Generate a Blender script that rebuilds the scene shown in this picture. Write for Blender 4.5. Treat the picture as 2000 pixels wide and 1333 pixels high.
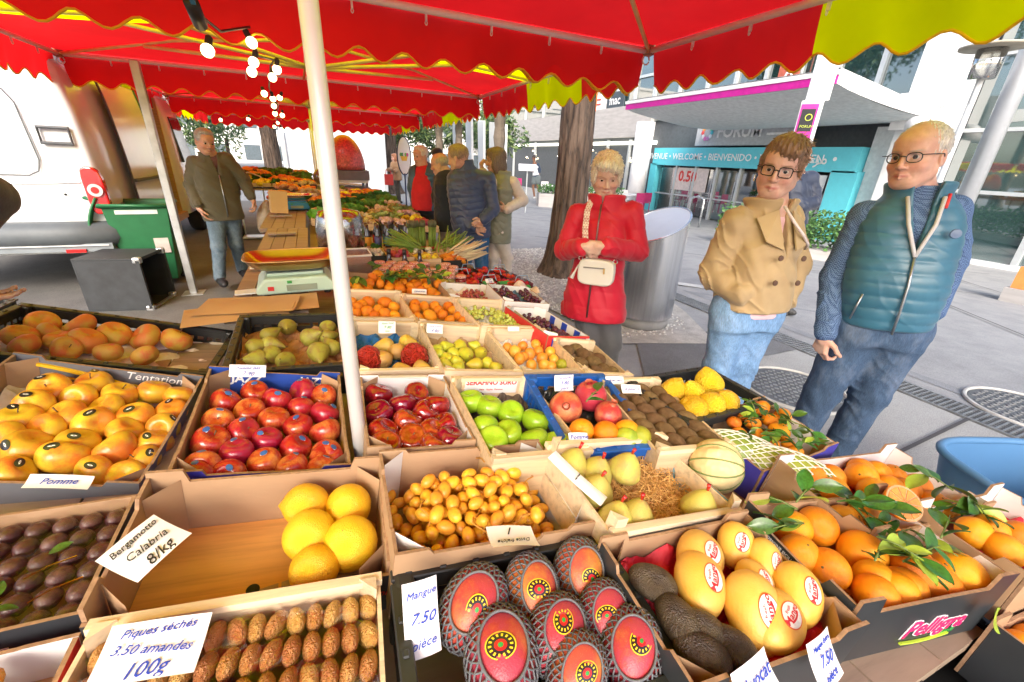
import bpy, bmesh, math, random
import numpy as np
from mathutils import Vector, Matrix, Euler
C = bpy.context
sc = C.scene
for o in list(bpy.data.objects): bpy.data.objects.remove(o)
PI = math.pi
R = math.radians
# ------------------------------------------------------------------ camera
cam_d = bpy.data.cameras.new('camera'); cam_o = bpy.data.objects.new('camera', cam_d)
sc.collection.objects.link(cam_o); sc.camera = cam_o
cam_d.sensor_width = 36.0; cam_d.lens = 36.0 * 831 / 2000; cam_d.clip_start = .02; cam_d.clip_end = 900
cam_o.matrix_world = Matrix(((0.91501, 0.12162, -0.38465, 0), (-0.40112, 0.37609, -0.83529, 0), (0.04307, 0.91859, 0.39293, 1.55), (0, 0, 0, 1)))
# ------------------------------------------------------------------ daylight
wd = bpy.data.worlds.new('World'); sc.world = wd; wd.use_nodes = True
nt = wd.node_tree; bgn = nt.nodes['Background']
sky = nt.nodes.new('ShaderNodeTexSky'); sky.sky_type = 'NISHITA'; sky.sun_disc = False
SUN_EL, SUN_AZ = 36, 206          # azimuth: degrees clockwise from +Y
sky.sun_elevation = R(SUN_EL); sky.sun_rotation = R(SUN_AZ); sky.air_density = 1.0; sky.dust_density = 4.0; sky.ozone_density = 1.0
nt.links.new(sky.outputs[0], bgn.inputs[0]); bgn.inputs[1].default_value = .15
sl = bpy.data.lights.new('sun', 'SUN'); so = bpy.data.objects.new('sun', sl); sc.collection.objects.link(so)
sl.energy = 1.2; sl.angle = R(30); sl.color = (1, .96, .9)
_d = Vector((math.sin(R(SUN_AZ)) * math.cos(R(SUN_EL)), math.cos(R(SUN_AZ)) * math.cos(R(SUN_EL)), math.sin(R(SUN_EL))))
so.rotation_euler = _d.to_track_quat('Z', 'Y').to_euler()
sc.view_settings.view_transform = 'Standard'; sc.view_settings.look = 'None'; sc.view_settings.gamma = 1
sc.view_settings.use_curve_mapping = False
sc.view_settings.exposure = 1.55
sc.render.engine = 'CYCLES'
sc.cycles.max_bounces = 8; sc.cycles.diffuse_bounces = 4; sc.cycles.transparent_max_bounces = 16
sc.cycles.sample_clamp_indirect = 6; sc.cycles.caustics_reflective = False; sc.cycles.caustics_refractive = False
# ------------------------------------------------------------------ measured layout (metres; X across the stall, Y along it, Z up)
DATA = {}
DATA['people'] = {
 'vest': {'j':{'P':[2.201,0.943,0.996],'N':[2.202,0.988,1.48],'H':[2.146,1.012,1.628],'Sa':[2.126,1.101,1.393],'Sb':[2.326,0.914,1.435],'Ea':[2.093,1.124,1.128],'Wa':[2.004,1.032,0.897],'Eb':[2.41,0.877,1.247],'Wb':[2.359,0.845,1.02],'Ka':[2.138,1.029,0.564],'Kb':[2.277,0.901,0.621],'Aa':[2.157,1.083,0.09],'Ab':[2.301,0.967,0.09]},'face':[-0.76,-0.649,0.0],'look':[-0.996,-0.026,-0.087],'feet':[-0.997,0.079,0.0],'hup':[-0.089,0.067,0.994],'ha':[[0.0,0.0,-1.0],[0.89,-0.24,0.0],1],'hb':[[0.0,0.0,-1.0],[-0.43,0.903,-0.0],-1]},
 'trench': {'j':{'P':[1.764,1.26,1.0],'N':[1.777,1.294,1.414],'H':[1.731,1.256,1.564],'Sa':[1.643,1.325,1.339],'Sb':[1.876,1.277,1.356],'Ea':[1.625,1.366,1.109],'Wa':[1.628,1.192,1.056],'Eb':[1.975,1.243,1.154],'Wb':[1.911,1.195,1.002],'Ka':[1.715,1.294,0.668],'Kb':[1.839,1.26,0.684],'Aa':[1.759,1.301,0.09],'Ab':[1.874,1.279,0.09]},'face':[-0.205,-0.979,0.0],'look':[-0.873,-0.468,-0.139],'feet':[-0.557,-0.831,0.0],'hup':[-0.073,-0.158,0.985]},
 'red': {'j':{'P':[1.566,2.169,0.831],'N':[1.581,2.194,1.348],'H':[1.534,2.154,1.493],'Sa':[1.443,2.269,1.264],'Sb':[1.698,2.087,1.296],'Ea':[1.389,2.295,1.04],'Wa':[1.362,2.044,1.113],'Eb':[1.749,2.038,1.07],'Wb':[1.449,1.982,1.122],'Ka':[1.555,2.152,0.457],'Kb':[1.667,2.072,0.475],'Aa':[1.577,2.186,0.085],'Ab':[1.691,2.105,0.099]},'face':[-0.736,-0.677,0.0],'look':[-0.455,-0.808,-0.375],'feet':[-0.579,-0.815,0.0],'hup':[-0.214,-0.309,0.927],'ha':[[0.814,-0.579,-0.05],[0.736,0.677,-0.0],-1],'hb':[[-0.811,0.577,-0.1],[0.736,0.677,-0.0],1]},
 'seller': {'j':{'P':[-0.949,5.779,0.909],'N':[-0.949,5.779,1.46],'H':[-0.962,5.725,1.576],'Sa':[-1.094,5.751,1.365],'Sb':[-0.82,5.804,1.409],'Ea':[-1.178,5.766,1.151],'Wa':[-1.132,5.622,0.942],'Eb':[-0.702,5.826,1.23],'Wb':[-0.638,5.788,1.007],'Ka':[-1.037,5.66,0.517],'Kb':[-0.895,5.84,0.502],'Aa':[-1.102,5.699,0.156],'Ab':[-0.909,5.99,0.171]},'face':[0.436,-0.9,0.0],'look':[0.501,-0.84,-0.208],'feet':[0.356,-0.935,0.0],'hup':[0.166,-0.142,0.976],'ha':[[0.282,0.054,-0.958],[0.982,0.188,0.0],1],'hb':[[0.193,0.037,-0.981],[-0.982,-0.188,-0.0],-1]},
 'olive': {'j':{'P':[1.843,4.514,0.856],'N':[1.869,4.504,1.391],'H':[1.799,4.531,1.528],'Sa':[1.723,4.453,1.299],'Sb':[1.954,4.418,1.315],'Ea':[1.726,4.613,1.21],'Wa':[1.709,4.673,1.415],'Eb':[2.077,4.403,1.14],'Wb':[1.851,4.318,1.054],'Ka':[1.798,4.532,0.492],'Kb':[1.951,4.473,0.498],'Aa':[1.785,4.537,0.085],'Ab':[1.958,4.524,0.085]},'face':[-0.994,0.105,0.0],'look':[-0.978,0.191,-0.087],'feet':[-1.0,0.018,0.0],'hup':[-0.086,0.017,0.996],'ha':[[-0.268,0.103,0.958],[0.994,-0.105,-0.0],1],'hb':[[-0.929,0.357,0.1],[0.994,-0.105,-0.0],-1]},
 'blue': {'j':{'P':[1.504,4.403,0.809],'N':[1.417,4.43,1.478],'H':[1.353,4.428,1.532],'Sa':[1.333,4.455,1.34],'Sb':[1.651,4.359,1.352],'Ea':[1.34,4.401,0.995],'Wa':[1.467,4.247,0.871],'Eb':[1.69,4.295,1.057],'Wb':[1.552,4.222,0.955],'Ka':[1.415,4.43,0.447],'Kb':[1.603,4.373,0.479],'Aa':[1.414,4.431,0.085],'Ab':[1.636,4.363,0.097]},'face':[-0.054,0.999,0.0],'look':[-0.728,0.653,-0.208],'feet':[0.12,0.993,0.0],'hup':[-0.155,0.139,0.978],'ha':[[0.952,-0.289,0.1],[-0.29,-0.957,0.0],1],'hb':[[-0.856,0.26,-0.447],[-0.29,-0.957,0.0],1]},
 'bald': {'j':{'P':[1.47,5.281,0.824],'N':[1.457,5.285,1.383],'H':[1.395,5.301,1.454],'Sa':[1.41,5.349,1.294],'Sb':[1.523,5.216,1.303],'Ea':[1.357,5.311,1.092],'Wa':[1.343,5.315,1.032],'Eb':[1.494,5.172,1.047],'Wb':[1.389,5.199,1.073],'Ka':[1.44,5.289,0.51],'Kb':[1.527,5.266,0.511],'Aa':[1.446,5.288,0.09],'Ab':[1.535,5.264,0.09]},'face':[-0.821,0.571,0.0],'look':[-0.888,0.41,-0.208],'feet':[-0.821,0.571,0.0],'hup':[-0.189,0.087,0.978]},
 'redshirt': {'j':{'P':[1.345,5.93,0.952],'N':[1.35,5.929,1.435],'H':[1.316,5.936,1.531],'Sa':[1.232,5.954,1.344],'Sb':[1.476,5.903,1.353],'Ea':[1.197,5.961,1.142],'Wa':[1.227,5.955,0.95],'Eb':[1.509,5.896,1.152],'Wb':[1.491,5.899,0.975],'Ka':[1.291,5.941,0.602],'Kb':[1.427,5.913,0.617],'Aa':[1.276,5.945,0.09],'Ab':[1.414,5.915,0.09]},'face':[-0.6,-0.8,0.0],'look':[-0.878,-0.47,-0.087],'feet':[-0.667,-0.745,0.0],'hup':[-0.077,-0.041,0.996],'ha':[[0.0,0.0,-1.0],[0.979,-0.206,0.0],1]},
 'cap': {'j':{'P':[1.868,6.87,0.881],'N':[1.811,6.884,1.425],'H':[1.784,6.891,1.524],'Sa':[1.681,6.917,1.318],'Sb':[1.922,6.856,1.327],'Ea':[1.66,6.923,1.103],'Wa':[1.685,6.916,0.953],'Eb':[1.934,6.853,1.112],'Wb':[1.916,6.858,0.96],'Ka':[1.831,6.879,0.606],'Kb':[1.925,6.856,0.608],'Aa':[1.82,6.882,0.114],'Ab':[1.917,6.858,0.115]},'face':[0.074,0.997,0.0],'look':[0.074,0.993,-0.087],'feet':[0.246,0.969,0.0],'hup':[0.006,0.087,0.996]},
 'bag': {'j':{'P':[2.569,15.205,0.867],'N':[2.564,15.206,1.3],'H':[2.525,15.213,1.421],'Sa':[2.465,15.223,1.235],'Sb':[2.656,15.19,1.243],'Ea':[2.407,15.132,1.067],'Wa':[2.267,14.953,1.07],'Eb':[2.662,15.189,1.073],'Wb':[2.483,15.017,1.028],'Ka':[2.547,15.209,0.502],'Kb':[2.596,15.201,0.503],'Aa':[2.56,15.207,0.09],'Ab':[2.625,15.196,0.09]},'face':[-0.938,-0.347,0.0],'look':[-0.938,-0.347,0.0],'feet':[-0.938,-0.347,0.0],'hup':[0.0,0.0,1.0]},
 'runner': {'j':{'P':[8.787,17.411,0.913],'N':[8.699,17.456,1.434],'H':[8.669,17.472,1.632],'Sa':[8.569,17.524,1.368],'Sb':[8.837,17.385,1.381],'Ea':[8.522,17.548,1.144],'Wa':[8.571,17.298,1.115],'Eb':[8.926,17.339,1.184],'Wb':[8.914,17.345,1.062],'Ka':[8.692,17.46,0.517],'Kb':[8.868,17.369,0.526],'Aa':[8.776,17.416,0.06],'Ab':[8.852,17.152,0.251]},'face':[0.675,0.737,0.0],'look':[0.737,0.676,0.0],'feet':[0.675,0.737,0.0],'hup':[0.0,0.0,1.0],'ha':[[0.0,0.0,1.0],[0.887,-0.462,0.0],1],'hb':[[0.0,0.0,-1.0],[-0.887,0.462,-0.0],1]},
 'behind': {'j':{'P':[4.758,3.163,1.068],'N':[4.712,3.219,1.545],'H':[4.702,3.23,1.708],'Sa':[4.677,3.262,1.47],'Sb':[4.876,3.176,1.49],'Ea':[4.697,3.079,1.211],'Wa':[4.859,3.039,1.268],'Eb':[4.93,3.11,1.261],'Wb':[4.923,3.119,1.391],'Ka':[4.768,3.15,0.676],'Kb':[4.905,3.14,0.672],'Aa':[4.786,3.128,0.09],'Ab':[4.923,3.118,0.09]},'face':[0.161,-0.987,0.0],'look':[0.161,-0.987,0.0],'feet':[0.161,-0.987,0.0],'hup':[0.0,0.0,1.0]},
 'edge': {'j':{'P':[-0.972,1.387,1.017],'N':[-0.845,1.482,1.503],'H':[-0.818,1.503,1.591],'Sa':[-0.78,1.406,1.497],'Sb':[-0.951,1.527,1.498],'Ea':[-0.79,1.649,1.4],'Wa':[-0.876,1.459,1.237],'Eb':[-1.008,1.484,1.374],'Wb':[-1.024,1.472,1.219],'Ka':[-1.046,1.33,0.604],'Kb':[-1.077,1.307,0.673],'Aa':[-1.164,1.241,0.085],'Ab':[-1.182,1.227,0.09]},'face':[0.992,0.123,0.0],'look':[0.977,0.121,-0.174],'feet':[0.992,0.123,0.0],'hup':[0.172,0.021,0.985],'ha':[[0.564,0.426,-0.707],[0.798,0.603,0.0],1]},
}
DATA['crates'] = {
 'russet': {'M':[[0.9642,0.0665,0.2567,-0.6526],[-0.0714,0.9974,0.0099,1.6736],[-0.2554,-0.0279,0.9664,0.9653]],'w':0.607,'d':0.382},
 'russet2': {'M':[[0.9791,-0.0303,0.2013,-1.5098],[0.0216,0.9987,0.0453,2.4019],[-0.2024,-0.04,0.9785,0.9288]],'w':0.466,'d':0.319},
 'cpear': {'M':[[0.9969,-0.0103,0.0775,-0.1266],[0.0125,0.9995,-0.0278,1.5886],[-0.0772,0.0287,0.9966,0.9315]],'w':0.364,'d':0.468},
 'tent': {'M':[[0.9535,0.1248,0.2742,-0.5734],[-0.0915,0.9871,-0.1312,1.1984],[-0.287,0.1,0.9527,0.9383]],'w':0.373,'d':0.426},
 'tent2': {'M':[[0.98,-0.1663,0.1088,-1.1111],[0.1529,0.9807,0.1221,1.4732],[-0.127,-0.1031,0.9865,0.95]],'w':0.501,'d':0.321},
 'jazz': {'M':[[0.9738,0.0075,0.2273,-0.1572],[0.0031,0.9989,-0.0464,1.0464],[-0.2274,0.0459,0.9727,0.9446]],'w':0.329,'d':0.43},
 'plum': {'M':[[0.9922,-0.0315,0.1203,-0.5763],[0.0273,0.999,0.0362,0.7268],[-0.1213,-0.0326,0.9921,0.9541]],'w':0.401,'d':0.262},
 'berg': {'M':[[0.9884,0.0876,0.1238,-0.1478],[-0.0728,0.9902,-0.1191,0.6732],[-0.133,0.1087,0.9851,0.9431]],'w':0.404,'d':0.218},
 'fig': {'M':[[0.9895,0.0925,0.1115,-0.1723],[-0.0927,0.9957,-0.0035,0.4004],[-0.1113,-0.0069,0.9938,0.9318]],'w':0.369,'d':0.28},
 'apric': {'M':[[0.994,0.0,0.1093,-0.5378],[-0.0,1.0,-0.0,0.4227],[-0.1093,0.0,0.994,0.95]],'w':0.35,'d':0.3},
 'dates': {'M':[[0.9887,0.0477,0.1418,0.2421],[-0.0483,0.9988,0.0008,0.637],[-0.1416,-0.0077,0.9899,0.93]],'w':0.382,'d':0.28},
 'redd': {'M':[[0.9898,0.0526,0.1327,0.1701],[-0.0517,0.9986,-0.0096,0.9803],[-0.133,0.0027,0.9911,0.9328]],'w':0.248,'d':0.352},
 'granny': {'M':[[0.9885,0.0396,0.1458,0.4212],[-0.0366,0.9991,-0.0228,0.8762],[-0.1465,0.0172,0.9891,0.9267]],'w':0.255,'d':0.379},
 'blue': {'M':[[0.9887,0.1224,0.0861,0.6502],[-0.1129,0.9877,-0.1079,0.8603],[-0.0983,0.097,0.9904,0.9044]],'w':0.237,'d':0.341},
 'kiwi': {'M':[[0.9834,0.1743,0.0512,0.8561],[-0.1738,0.9847,-0.0155,0.8008],[-0.0531,0.0063,0.9986,0.8838]],'w':0.204,'d':0.375},
 'cedrat': {'M':[[0.9956,-0.058,0.0739,1.1283],[0.0599,0.9979,-0.0234,0.8717],[-0.0724,0.0278,0.997,0.8681]],'w':0.314,'d':0.227},
 'clem': {'M':[[0.9993,-0.0345,0.0159,1.1427],[0.0359,0.9946,-0.0974,0.6597],[-0.0125,0.0979,0.9951,0.8332]],'w':0.315,'d':0.217},
 'comice': {'M':[[0.9817,0.0179,0.1894,0.5998],[-0.0119,0.9994,-0.0329,0.573],[-0.1899,0.03,0.9813,0.8968]],'w':0.357,'d':0.27},
 'melon': {'M':[[0.9678,-0.0536,0.2461,0.947],[0.0536,0.9985,0.0066,0.5725],[-0.2461,0.0068,0.9692,0.8155]],'w':0.358,'d':0.249},
 'mango': {'M':[[0.9909,0.0651,0.1174,0.2288],[-0.0654,0.9979,-0.0011,0.3678],[-0.1173,-0.0066,0.9931,0.9035]],'w':0.384,'d':0.257},
 'ymango': {'M':[[0.9909,0.0711,0.1139,0.5799],[-0.067,0.997,-0.0392,0.3028],[-0.1163,0.0312,0.9927,0.8942]],'w':0.319,'d':0.246},
 'orange': {'M':[[0.9811,0.1494,0.1228,0.9843],[-0.1467,0.9887,-0.0312,0.2805],[-0.1261,0.0126,0.9919,0.8451]],'w':0.385,'d':0.253},
 'orange2': {'M':[[0.9874,0.0669,0.1437,1.3156],[-0.0578,0.9961,-0.0664,0.3872],[-0.1476,0.0573,0.9874,0.8049]],'w':0.381,'d':0.208},
 'orange3': {'M':[[0.9908,0.0799,0.109,1.4],[-0.0794,0.9968,-0.0087,0.2],[-0.1093,0.0,0.994,0.8]],'w':0.38,'d':0.2},
 'orange4': {'M':[[0.9908,0.0799,0.109,1.325],[-0.0794,0.9968,-0.0087,-0.045],[-0.1093,0.0,0.994,0.7]],'w':0.4,'d':0.29},
 'redwrap': {'M':[[0.991,0.0113,0.1337,0.1926],[-0.0071,0.9995,-0.032,1.4261],[-0.134,0.0308,0.9905,0.9247]],'w':0.267,'d':0.413},
 'spear': {'M':[[0.986,0.0367,0.1629,0.4444],[-0.0334,0.9992,-0.023,1.3491],[-0.1636,0.0172,0.9864,0.9129]],'w':0.267,'d':0.411},
 'loquat': {'M':[[0.9922,0.0294,0.1212,0.705],[-0.0246,0.9989,-0.0411,1.3149],[-0.1222,0.0378,0.9918,0.8831]],'w':0.263,'d':0.378},
 'kiwi2': {'M':[[0.9795,0.1401,0.1449,0.8896],[-0.1398,0.9901,-0.0125,1.214],[-0.1452,-0.0081,0.9894,0.8685]],'w':0.183,'d':0.321},
 'mand1': {'M':[[0.9939,0.0117,0.1095,0.2007],[-0.0111,0.9999,-0.0059,1.896],[-0.1095,0.0047,0.994,0.9252]],'w':0.276,'d':0.409},
 'mand2': {'M':[[0.9875,-0.006,0.1576,0.4555],[0.005,1.0,0.0069,1.8006],[-0.1577,-0.006,0.9875,0.907]],'w':0.272,'d':0.398},
 'ggrape': {'M':[[0.9906,0.0085,0.1366,0.6931],[-0.0096,0.9999,0.0075,1.7116],[-0.1366,-0.0087,0.9906,0.8963]],'w':0.268,'d':0.399},
 'dgrape': {'M':[[0.9849,-0.0683,0.1588,0.8888],[0.0684,0.9976,0.0051,1.5848],[-0.1588,0.0058,0.9873,0.8844]],'w':0.214,'d':0.393},
 'rgrape': {'M':[[0.9904,0.01,0.138,0.7367],[-0.0073,0.9998,-0.0203,2.1728],[-0.1382,0.0191,0.9902,0.8661]],'w':0.315,'d':0.289},
 'bgrape': {'M':[[0.9885,0.0633,0.137,0.9396],[-0.0606,0.9979,-0.0238,2.0039],[-0.1382,0.0152,0.9903,0.8845]],'w':0.251,'d':0.307},
 'lclem': {'M':[[0.9927,0.0347,0.1158,0.3472],[-0.0311,0.999,-0.0332,2.3521],[-0.1169,0.0293,0.9927,0.887]],'w':0.538,'d':0.363},
}
DATA['fruit'] = {
 'russet': [['russet',-0.2189,0.1159,-0.03,0.0404],['russet',-0.1316,0.131,-0.03,0.0426],['russet',-0.0277,0.0931,-0.03,0.0447],['russet',0.0546,0.0995,-0.03,0.047],['russet',0.1401,0.1094,-0.03,0.046],['russet',-0.2127,-0.0076,-0.03,0.0404],['russet',-0.1654,0.04,-0.03,0.036],['russet',-0.0686,0.015,-0.03,0.0471],['russet',-0.1272,-0.0037,-0.03,0.0363],['russet',-0.1755,-0.0647,-0.03,0.0365],['russet',-0.086,-0.0606,-0.03,0.036],['russet',0.01,-0.0516,-0.03,0.036],['russet',0.102,-0.0503,-0.03,0.036]],
 'tent': [['tentation',-0.117,0.1275,-0.03,0.0418],['tentation',-0.0474,0.1649,-0.03,0.04],['tentation',0.0198,0.1342,-0.03,0.0387],['tentation',0.0859,0.1645,-0.03,0.0384],['tentation',0.1453,0.155,-0.03,0.036],['tentation',-0.1145,0.0561,-0.03,0.039],['tentation',-0.0516,0.1065,-0.03,0.0368],['tentation',0.0157,0.0738,-0.03,0.0376],['tentation',-0.0421,0.027,-0.03,0.0414],['tentation',0.1504,0.086,-0.03,0.036],['tentation',-0.1141,0.0047,-0.03,0.0391],['tentation',0.0827,0.0522,-0.03,0.0389],['tentation',0.0176,0.0092,-0.03,0.0401],['tentation',0.1535,0.0198,-0.03,0.0365],['tentation',-0.0549,-0.0217,-0.03,0.036],['tentation',0.0852,-0.0079,-0.03,0.0366],['tentation',-0.1037,-0.0593,-0.03,0.036],['tentation',0.157,-0.0417,-0.03,0.036],['tentation',0.0172,-0.059,-0.03,0.0376],['tentation',-0.0571,-0.0827,-0.03,0.042],['tentation',0.09,-0.0719,-0.03,0.0429],['tentation',0.0135,-0.1065,-0.03,0.0431],['tentation',0.0837,-0.1451,-0.03,0.0373],['tentation',0.1562,-0.102,-0.03,0.036],['tentation',0.1424,-0.1544,-0.03,0.036],['tentation',-0.0422,-0.1573,-0.03,0.036]],
 'jazz': [['jazz',-0.114,0.1076,-0.035,0.034],['jazz',-0.0516,0.1577,-0.035,0.0321],['jazz',0.0031,0.1212,-0.035,0.0345],['jazz',0.069,0.1729,-0.035,0.0355],['jazz',0.1298,0.1483,-0.035,0.0338],['jazz',-0.0545,0.0653,-0.035,0.0332],['jazz',-0.1149,0.0205,-0.035,0.032],['jazz',0.0631,0.0826,-0.035,0.032],['jazz',0.002,0.0284,-0.035,0.0335],['jazz',0.1255,0.0572,-0.035,0.0346],['jazz',-0.0607,-0.022,-0.035,0.0328],['jazz',0.0581,-0.0035,-0.035,0.0335],['jazz',-0.1182,-0.0617,-0.035,0.0375],['jazz',-0.0072,-0.0569,-0.035,0.0322],['jazz',0.1216,-0.0256,-0.035,0.035],['jazz',-0.0628,-0.1035,-0.035,0.0325],['jazz',0.0538,-0.0912,-0.035,0.0344],['jazz',0.122,-0.1165,-0.035,0.0339],['jazz',-0.1182,-0.1503,-0.035,0.0342],['jazz',-0.0058,-0.1381,-0.035,0.0322],['jazz',-0.0695,-0.1765,-0.035,0.032],['jazz',0.05,-0.1605,-0.035,0.032],['jazz',0.1206,-0.1338,-0.035,0.0359],['jazz',-0.1184,-0.1933,-0.035,0.032],['jazz',0.1086,-0.1803,-0.035,0.032]],
 'berg': [['bergamot',0.0591,0.0677,-0.035,0.0389],['bergamot',0.1365,0.052,-0.035,0.0403],['bergamot',0.0704,-0.0041,-0.035,0.0418],['bergamot',0.1397,-0.033,-0.035,0.045],['bergamot',0.0822,-0.0742,-0.035,0.0379]],
 'redd': [['red_delicious',-0.074,0.136,-0.035,0.0373],['red_delicious',0.0325,0.1296,-0.035,0.036],['red_delicious',-0.0142,0.0712,-0.035,0.0366],['red_delicious',0.0953,0.0578,-0.035,0.0369],['red_delicious',-0.0826,0.03,-0.035,0.036],['red_delicious',0.0393,0.0238,-0.035,0.036],['red_delicious',-0.0143,-0.0185,-0.035,0.036],['red_delicious',0.0929,-0.0442,-0.035,0.036],['red_delicious',-0.079,-0.0582,-0.035,0.036],['red_delicious',0.0408,-0.0719,-0.035,0.036],['red_delicious',-0.0116,-0.0932,-0.035,0.036],['red_delicious',0.0995,-0.1066,-0.035,0.036],['red_delicious',-0.0779,-0.1144,-0.035,0.036],['red_delicious',0.0337,-0.1361,-0.035,0.036]],
 'granny': [['granny',-0.0937,0.1221,-0.035,0.036],['granny',-0.0375,0.089,-0.035,0.037],['granny',0.0158,0.0517,-0.035,0.0362],['granny',0.0753,0.0081,-0.035,0.0375],['granny',-0.0903,-0.0133,-0.035,0.036],['granny',-0.0287,-0.0415,-0.035,0.036],['granny',-0.0809,-0.0692,-0.035,0.036],['granny',0.0302,-0.0781,-0.035,0.036],['granny',0.1,-0.1057,-0.035,0.036]],
 'blue': [['pomegranate',-0.0678,0.0122,-0.005,0.0434],['pomegranate',0.0358,0.0621,-0.005,0.046],['pomegranate',0.0472,-0.0291,-0.005,0.0379],['orange',-0.0668,-0.0923,-0.005,0.0319],['orange',-0.0022,-0.1068,-0.005,0.0323],['orange',0.0618,-0.1088,-0.005,0.0336],['lime',0.0473,-0.1521,-0.005,0.03],['lime',0.0891,-0.1562,-0.005,0.03]],
 'cedrat': [['cedrat',0.04,0.0255,-0.0,0.044],['cedrat',-0.0788,-0.0111,0.0,0.035],['cedrat',-0.1292,0.0266,-0.0,0.035],['cedrat',-0.0762,-0.0965,-0.0,0.0379],['cedrat',-0.0042,-0.084,0.0,0.035],['cedrat',-0.1474,-0.0706,0.0,0.035],['cedrat',-0.2285,-0.1079,0.0,0.035]],
 'clem': [['clementine',0.1076,0.0857,-0.0,0.0263],['clementine',0.145,0.0292,0.0,0.0257],['clementine',0.0156,0.0818,0.0,0.02],['clementine',0.006,0.0386,0.0,0.0228],['clementine',0.079,0.0296,0.0,0.0245],['clementine',0.0519,-0.0167,0.0,0.0283],['clementine',-0.0259,-0.0071,0.0,0.0222],['clementine',-0.0926,0.0117,0.0,0.0252],['clementine',-0.1404,0.0323,0.0,0.02],['clementine',-0.0257,-0.0481,0.0,0.0216],['clementine',-0.0502,0.062,0.0,0.02],['clementine',-0.1091,-0.0346,0.0,0.0212],['clementine',0.0231,-0.0651,0.0,0.02],['clementine',-0.095,-0.0699,0.0,0.02],['clementine',-0.078,-0.0907,0.0,0.02],['clementine',0.0118,-0.1078,0.0,0.02],['clementine',-0.0627,-0.0799,0.0,0.02],['clementine',-0.1134,-0.0861,0.0,0.02],['clementine',-0.061,-0.1085,0.0,0.02],['clementine',-0.1151,-0.0333,0.0,0.02]],
 'comice': [['comice',-0.0809,0.0535,-0.02,0.0383],['comice',0.004,0.0532,-0.02,0.0402],['comice',-0.1194,-0.0033,-0.02,0.038],['comice',-0.1305,-0.0998,-0.02,0.038],['comice',-0.0775,-0.0997,-0.02,0.038],['comice',-0.1313,0.0813,-0.02,0.038],['comice',0.1081,-0.0958,-0.02,0.0394]],
 'redwrap': [['wrapped',-0.0874,-0.0706,-0.02,0.0398],['wrapped',0.0685,-0.0541,-0.02,0.0433],['tanpear',-0.0211,0.0299,-0.02,0.0317],['tanpear',-0.0441,-0.072,-0.02,0.0318],['tanpear',0.063,0.0701,-0.02,0.03],['tanpear',0.0693,-0.1544,-0.02,0.03],['tanpear',0.0138,-0.0086,-0.02,0.03],['tanpear',0.0001,-0.1633,-0.02,0.03]],
 'spear': [['spear',-0.1135,0.0349,-0.03,0.022],['spear',-0.0621,0.0681,-0.03,0.0225],['spear',-0.0039,0.0767,-0.03,0.0256],['spear',0.061,0.0877,-0.03,0.022],['spear',-0.1028,-0.0059,-0.03,0.0225],['spear',-0.0451,0.0135,-0.03,0.022],['spear',-0.0007,0.001,-0.03,0.028],['spear',0.0671,0.0264,-0.03,0.0236],['spear',-0.1131,-0.0785,-0.03,0.0222],['spear',-0.053,-0.0545,-0.03,0.022],['spear',0.0122,-0.0801,-0.03,0.0252],['spear',0.0619,-0.0634,-0.03,0.022],['spear',-0.0584,-0.1105,-0.03,0.0221],['spear',0.079,-0.103,-0.03,0.022],['spear',-0.0803,-0.0341,-0.03,0.022]],
 'loquat': [['loquat',-0.0803,0.0797,-0.03,0.02],['loquat',-0.0069,0.0956,-0.03,0.0201],['loquat',0.0621,0.1123,-0.03,0.0203],['loquat',-0.0614,0.0467,-0.03,0.0239],['loquat',-0.0082,0.0213,-0.03,0.0234],['loquat',0.108,0.0943,-0.03,0.02],['loquat',0.0398,0.0444,-0.03,0.0211],['loquat',0.0905,0.0349,-0.03,0.0226],['loquat',-0.0664,-0.0155,-0.03,0.0214],['loquat',0.0274,-0.019,-0.03,0.0218],['loquat',-0.0428,-0.0709,-0.03,0.0205],['loquat',0.0098,-0.0707,-0.03,0.0206],['loquat',0.0739,-0.0285,-0.03,0.02],['loquat',0.0324,-0.0863,-0.03,0.02],['loquat',-0.0451,-0.001,-0.03,0.02],['lime',0.0875,-0.0701,-0.03,0.0215]],
 'kiwi2': [['kiwi',0.0032,0.1449,-0.02,0.0248],['kiwi',-0.0442,0.101,-0.02,0.022],['kiwi',0.0096,0.0697,-0.02,0.0267],['kiwi',0.0229,-0.001,-0.02,0.0254],['kiwi',0.0787,0.0306,-0.02,0.0252],['kiwi',-0.006,-0.0815,-0.02,0.022],['kiwi',0.0379,-0.0621,-0.02,0.022],['kiwi',0.0694,-0.0816,-0.02,0.022],['kiwi',-0.0406,-0.0132,-0.02,0.022],['kiwi',0.0325,0.0589,-0.02,0.022]],
 'cpear': [['conference',-0.0837,0.1001,-0.03,0.03],['conference',-0.0262,0.1737,-0.03,0.03],['conference',0.0541,0.065,-0.03,0.0337],['conference',0.1175,0.1479,-0.03,0.03],['conference',0.1129,0.0572,-0.03,0.03],['conference',0.1203,-0.0354,-0.03,0.03],['conference',-0.1196,0.0006,-0.03,0.03],['conference',-0.0736,0.0091,-0.03,0.03],['conference',-0.0697,-0.0733,-0.03,0.03],['conference',-0.1097,-0.1013,-0.03,0.03],['conference',0.0769,-0.0825,-0.03,0.0377],['conference',-0.028,-0.1262,-0.03,0.03]],
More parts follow.
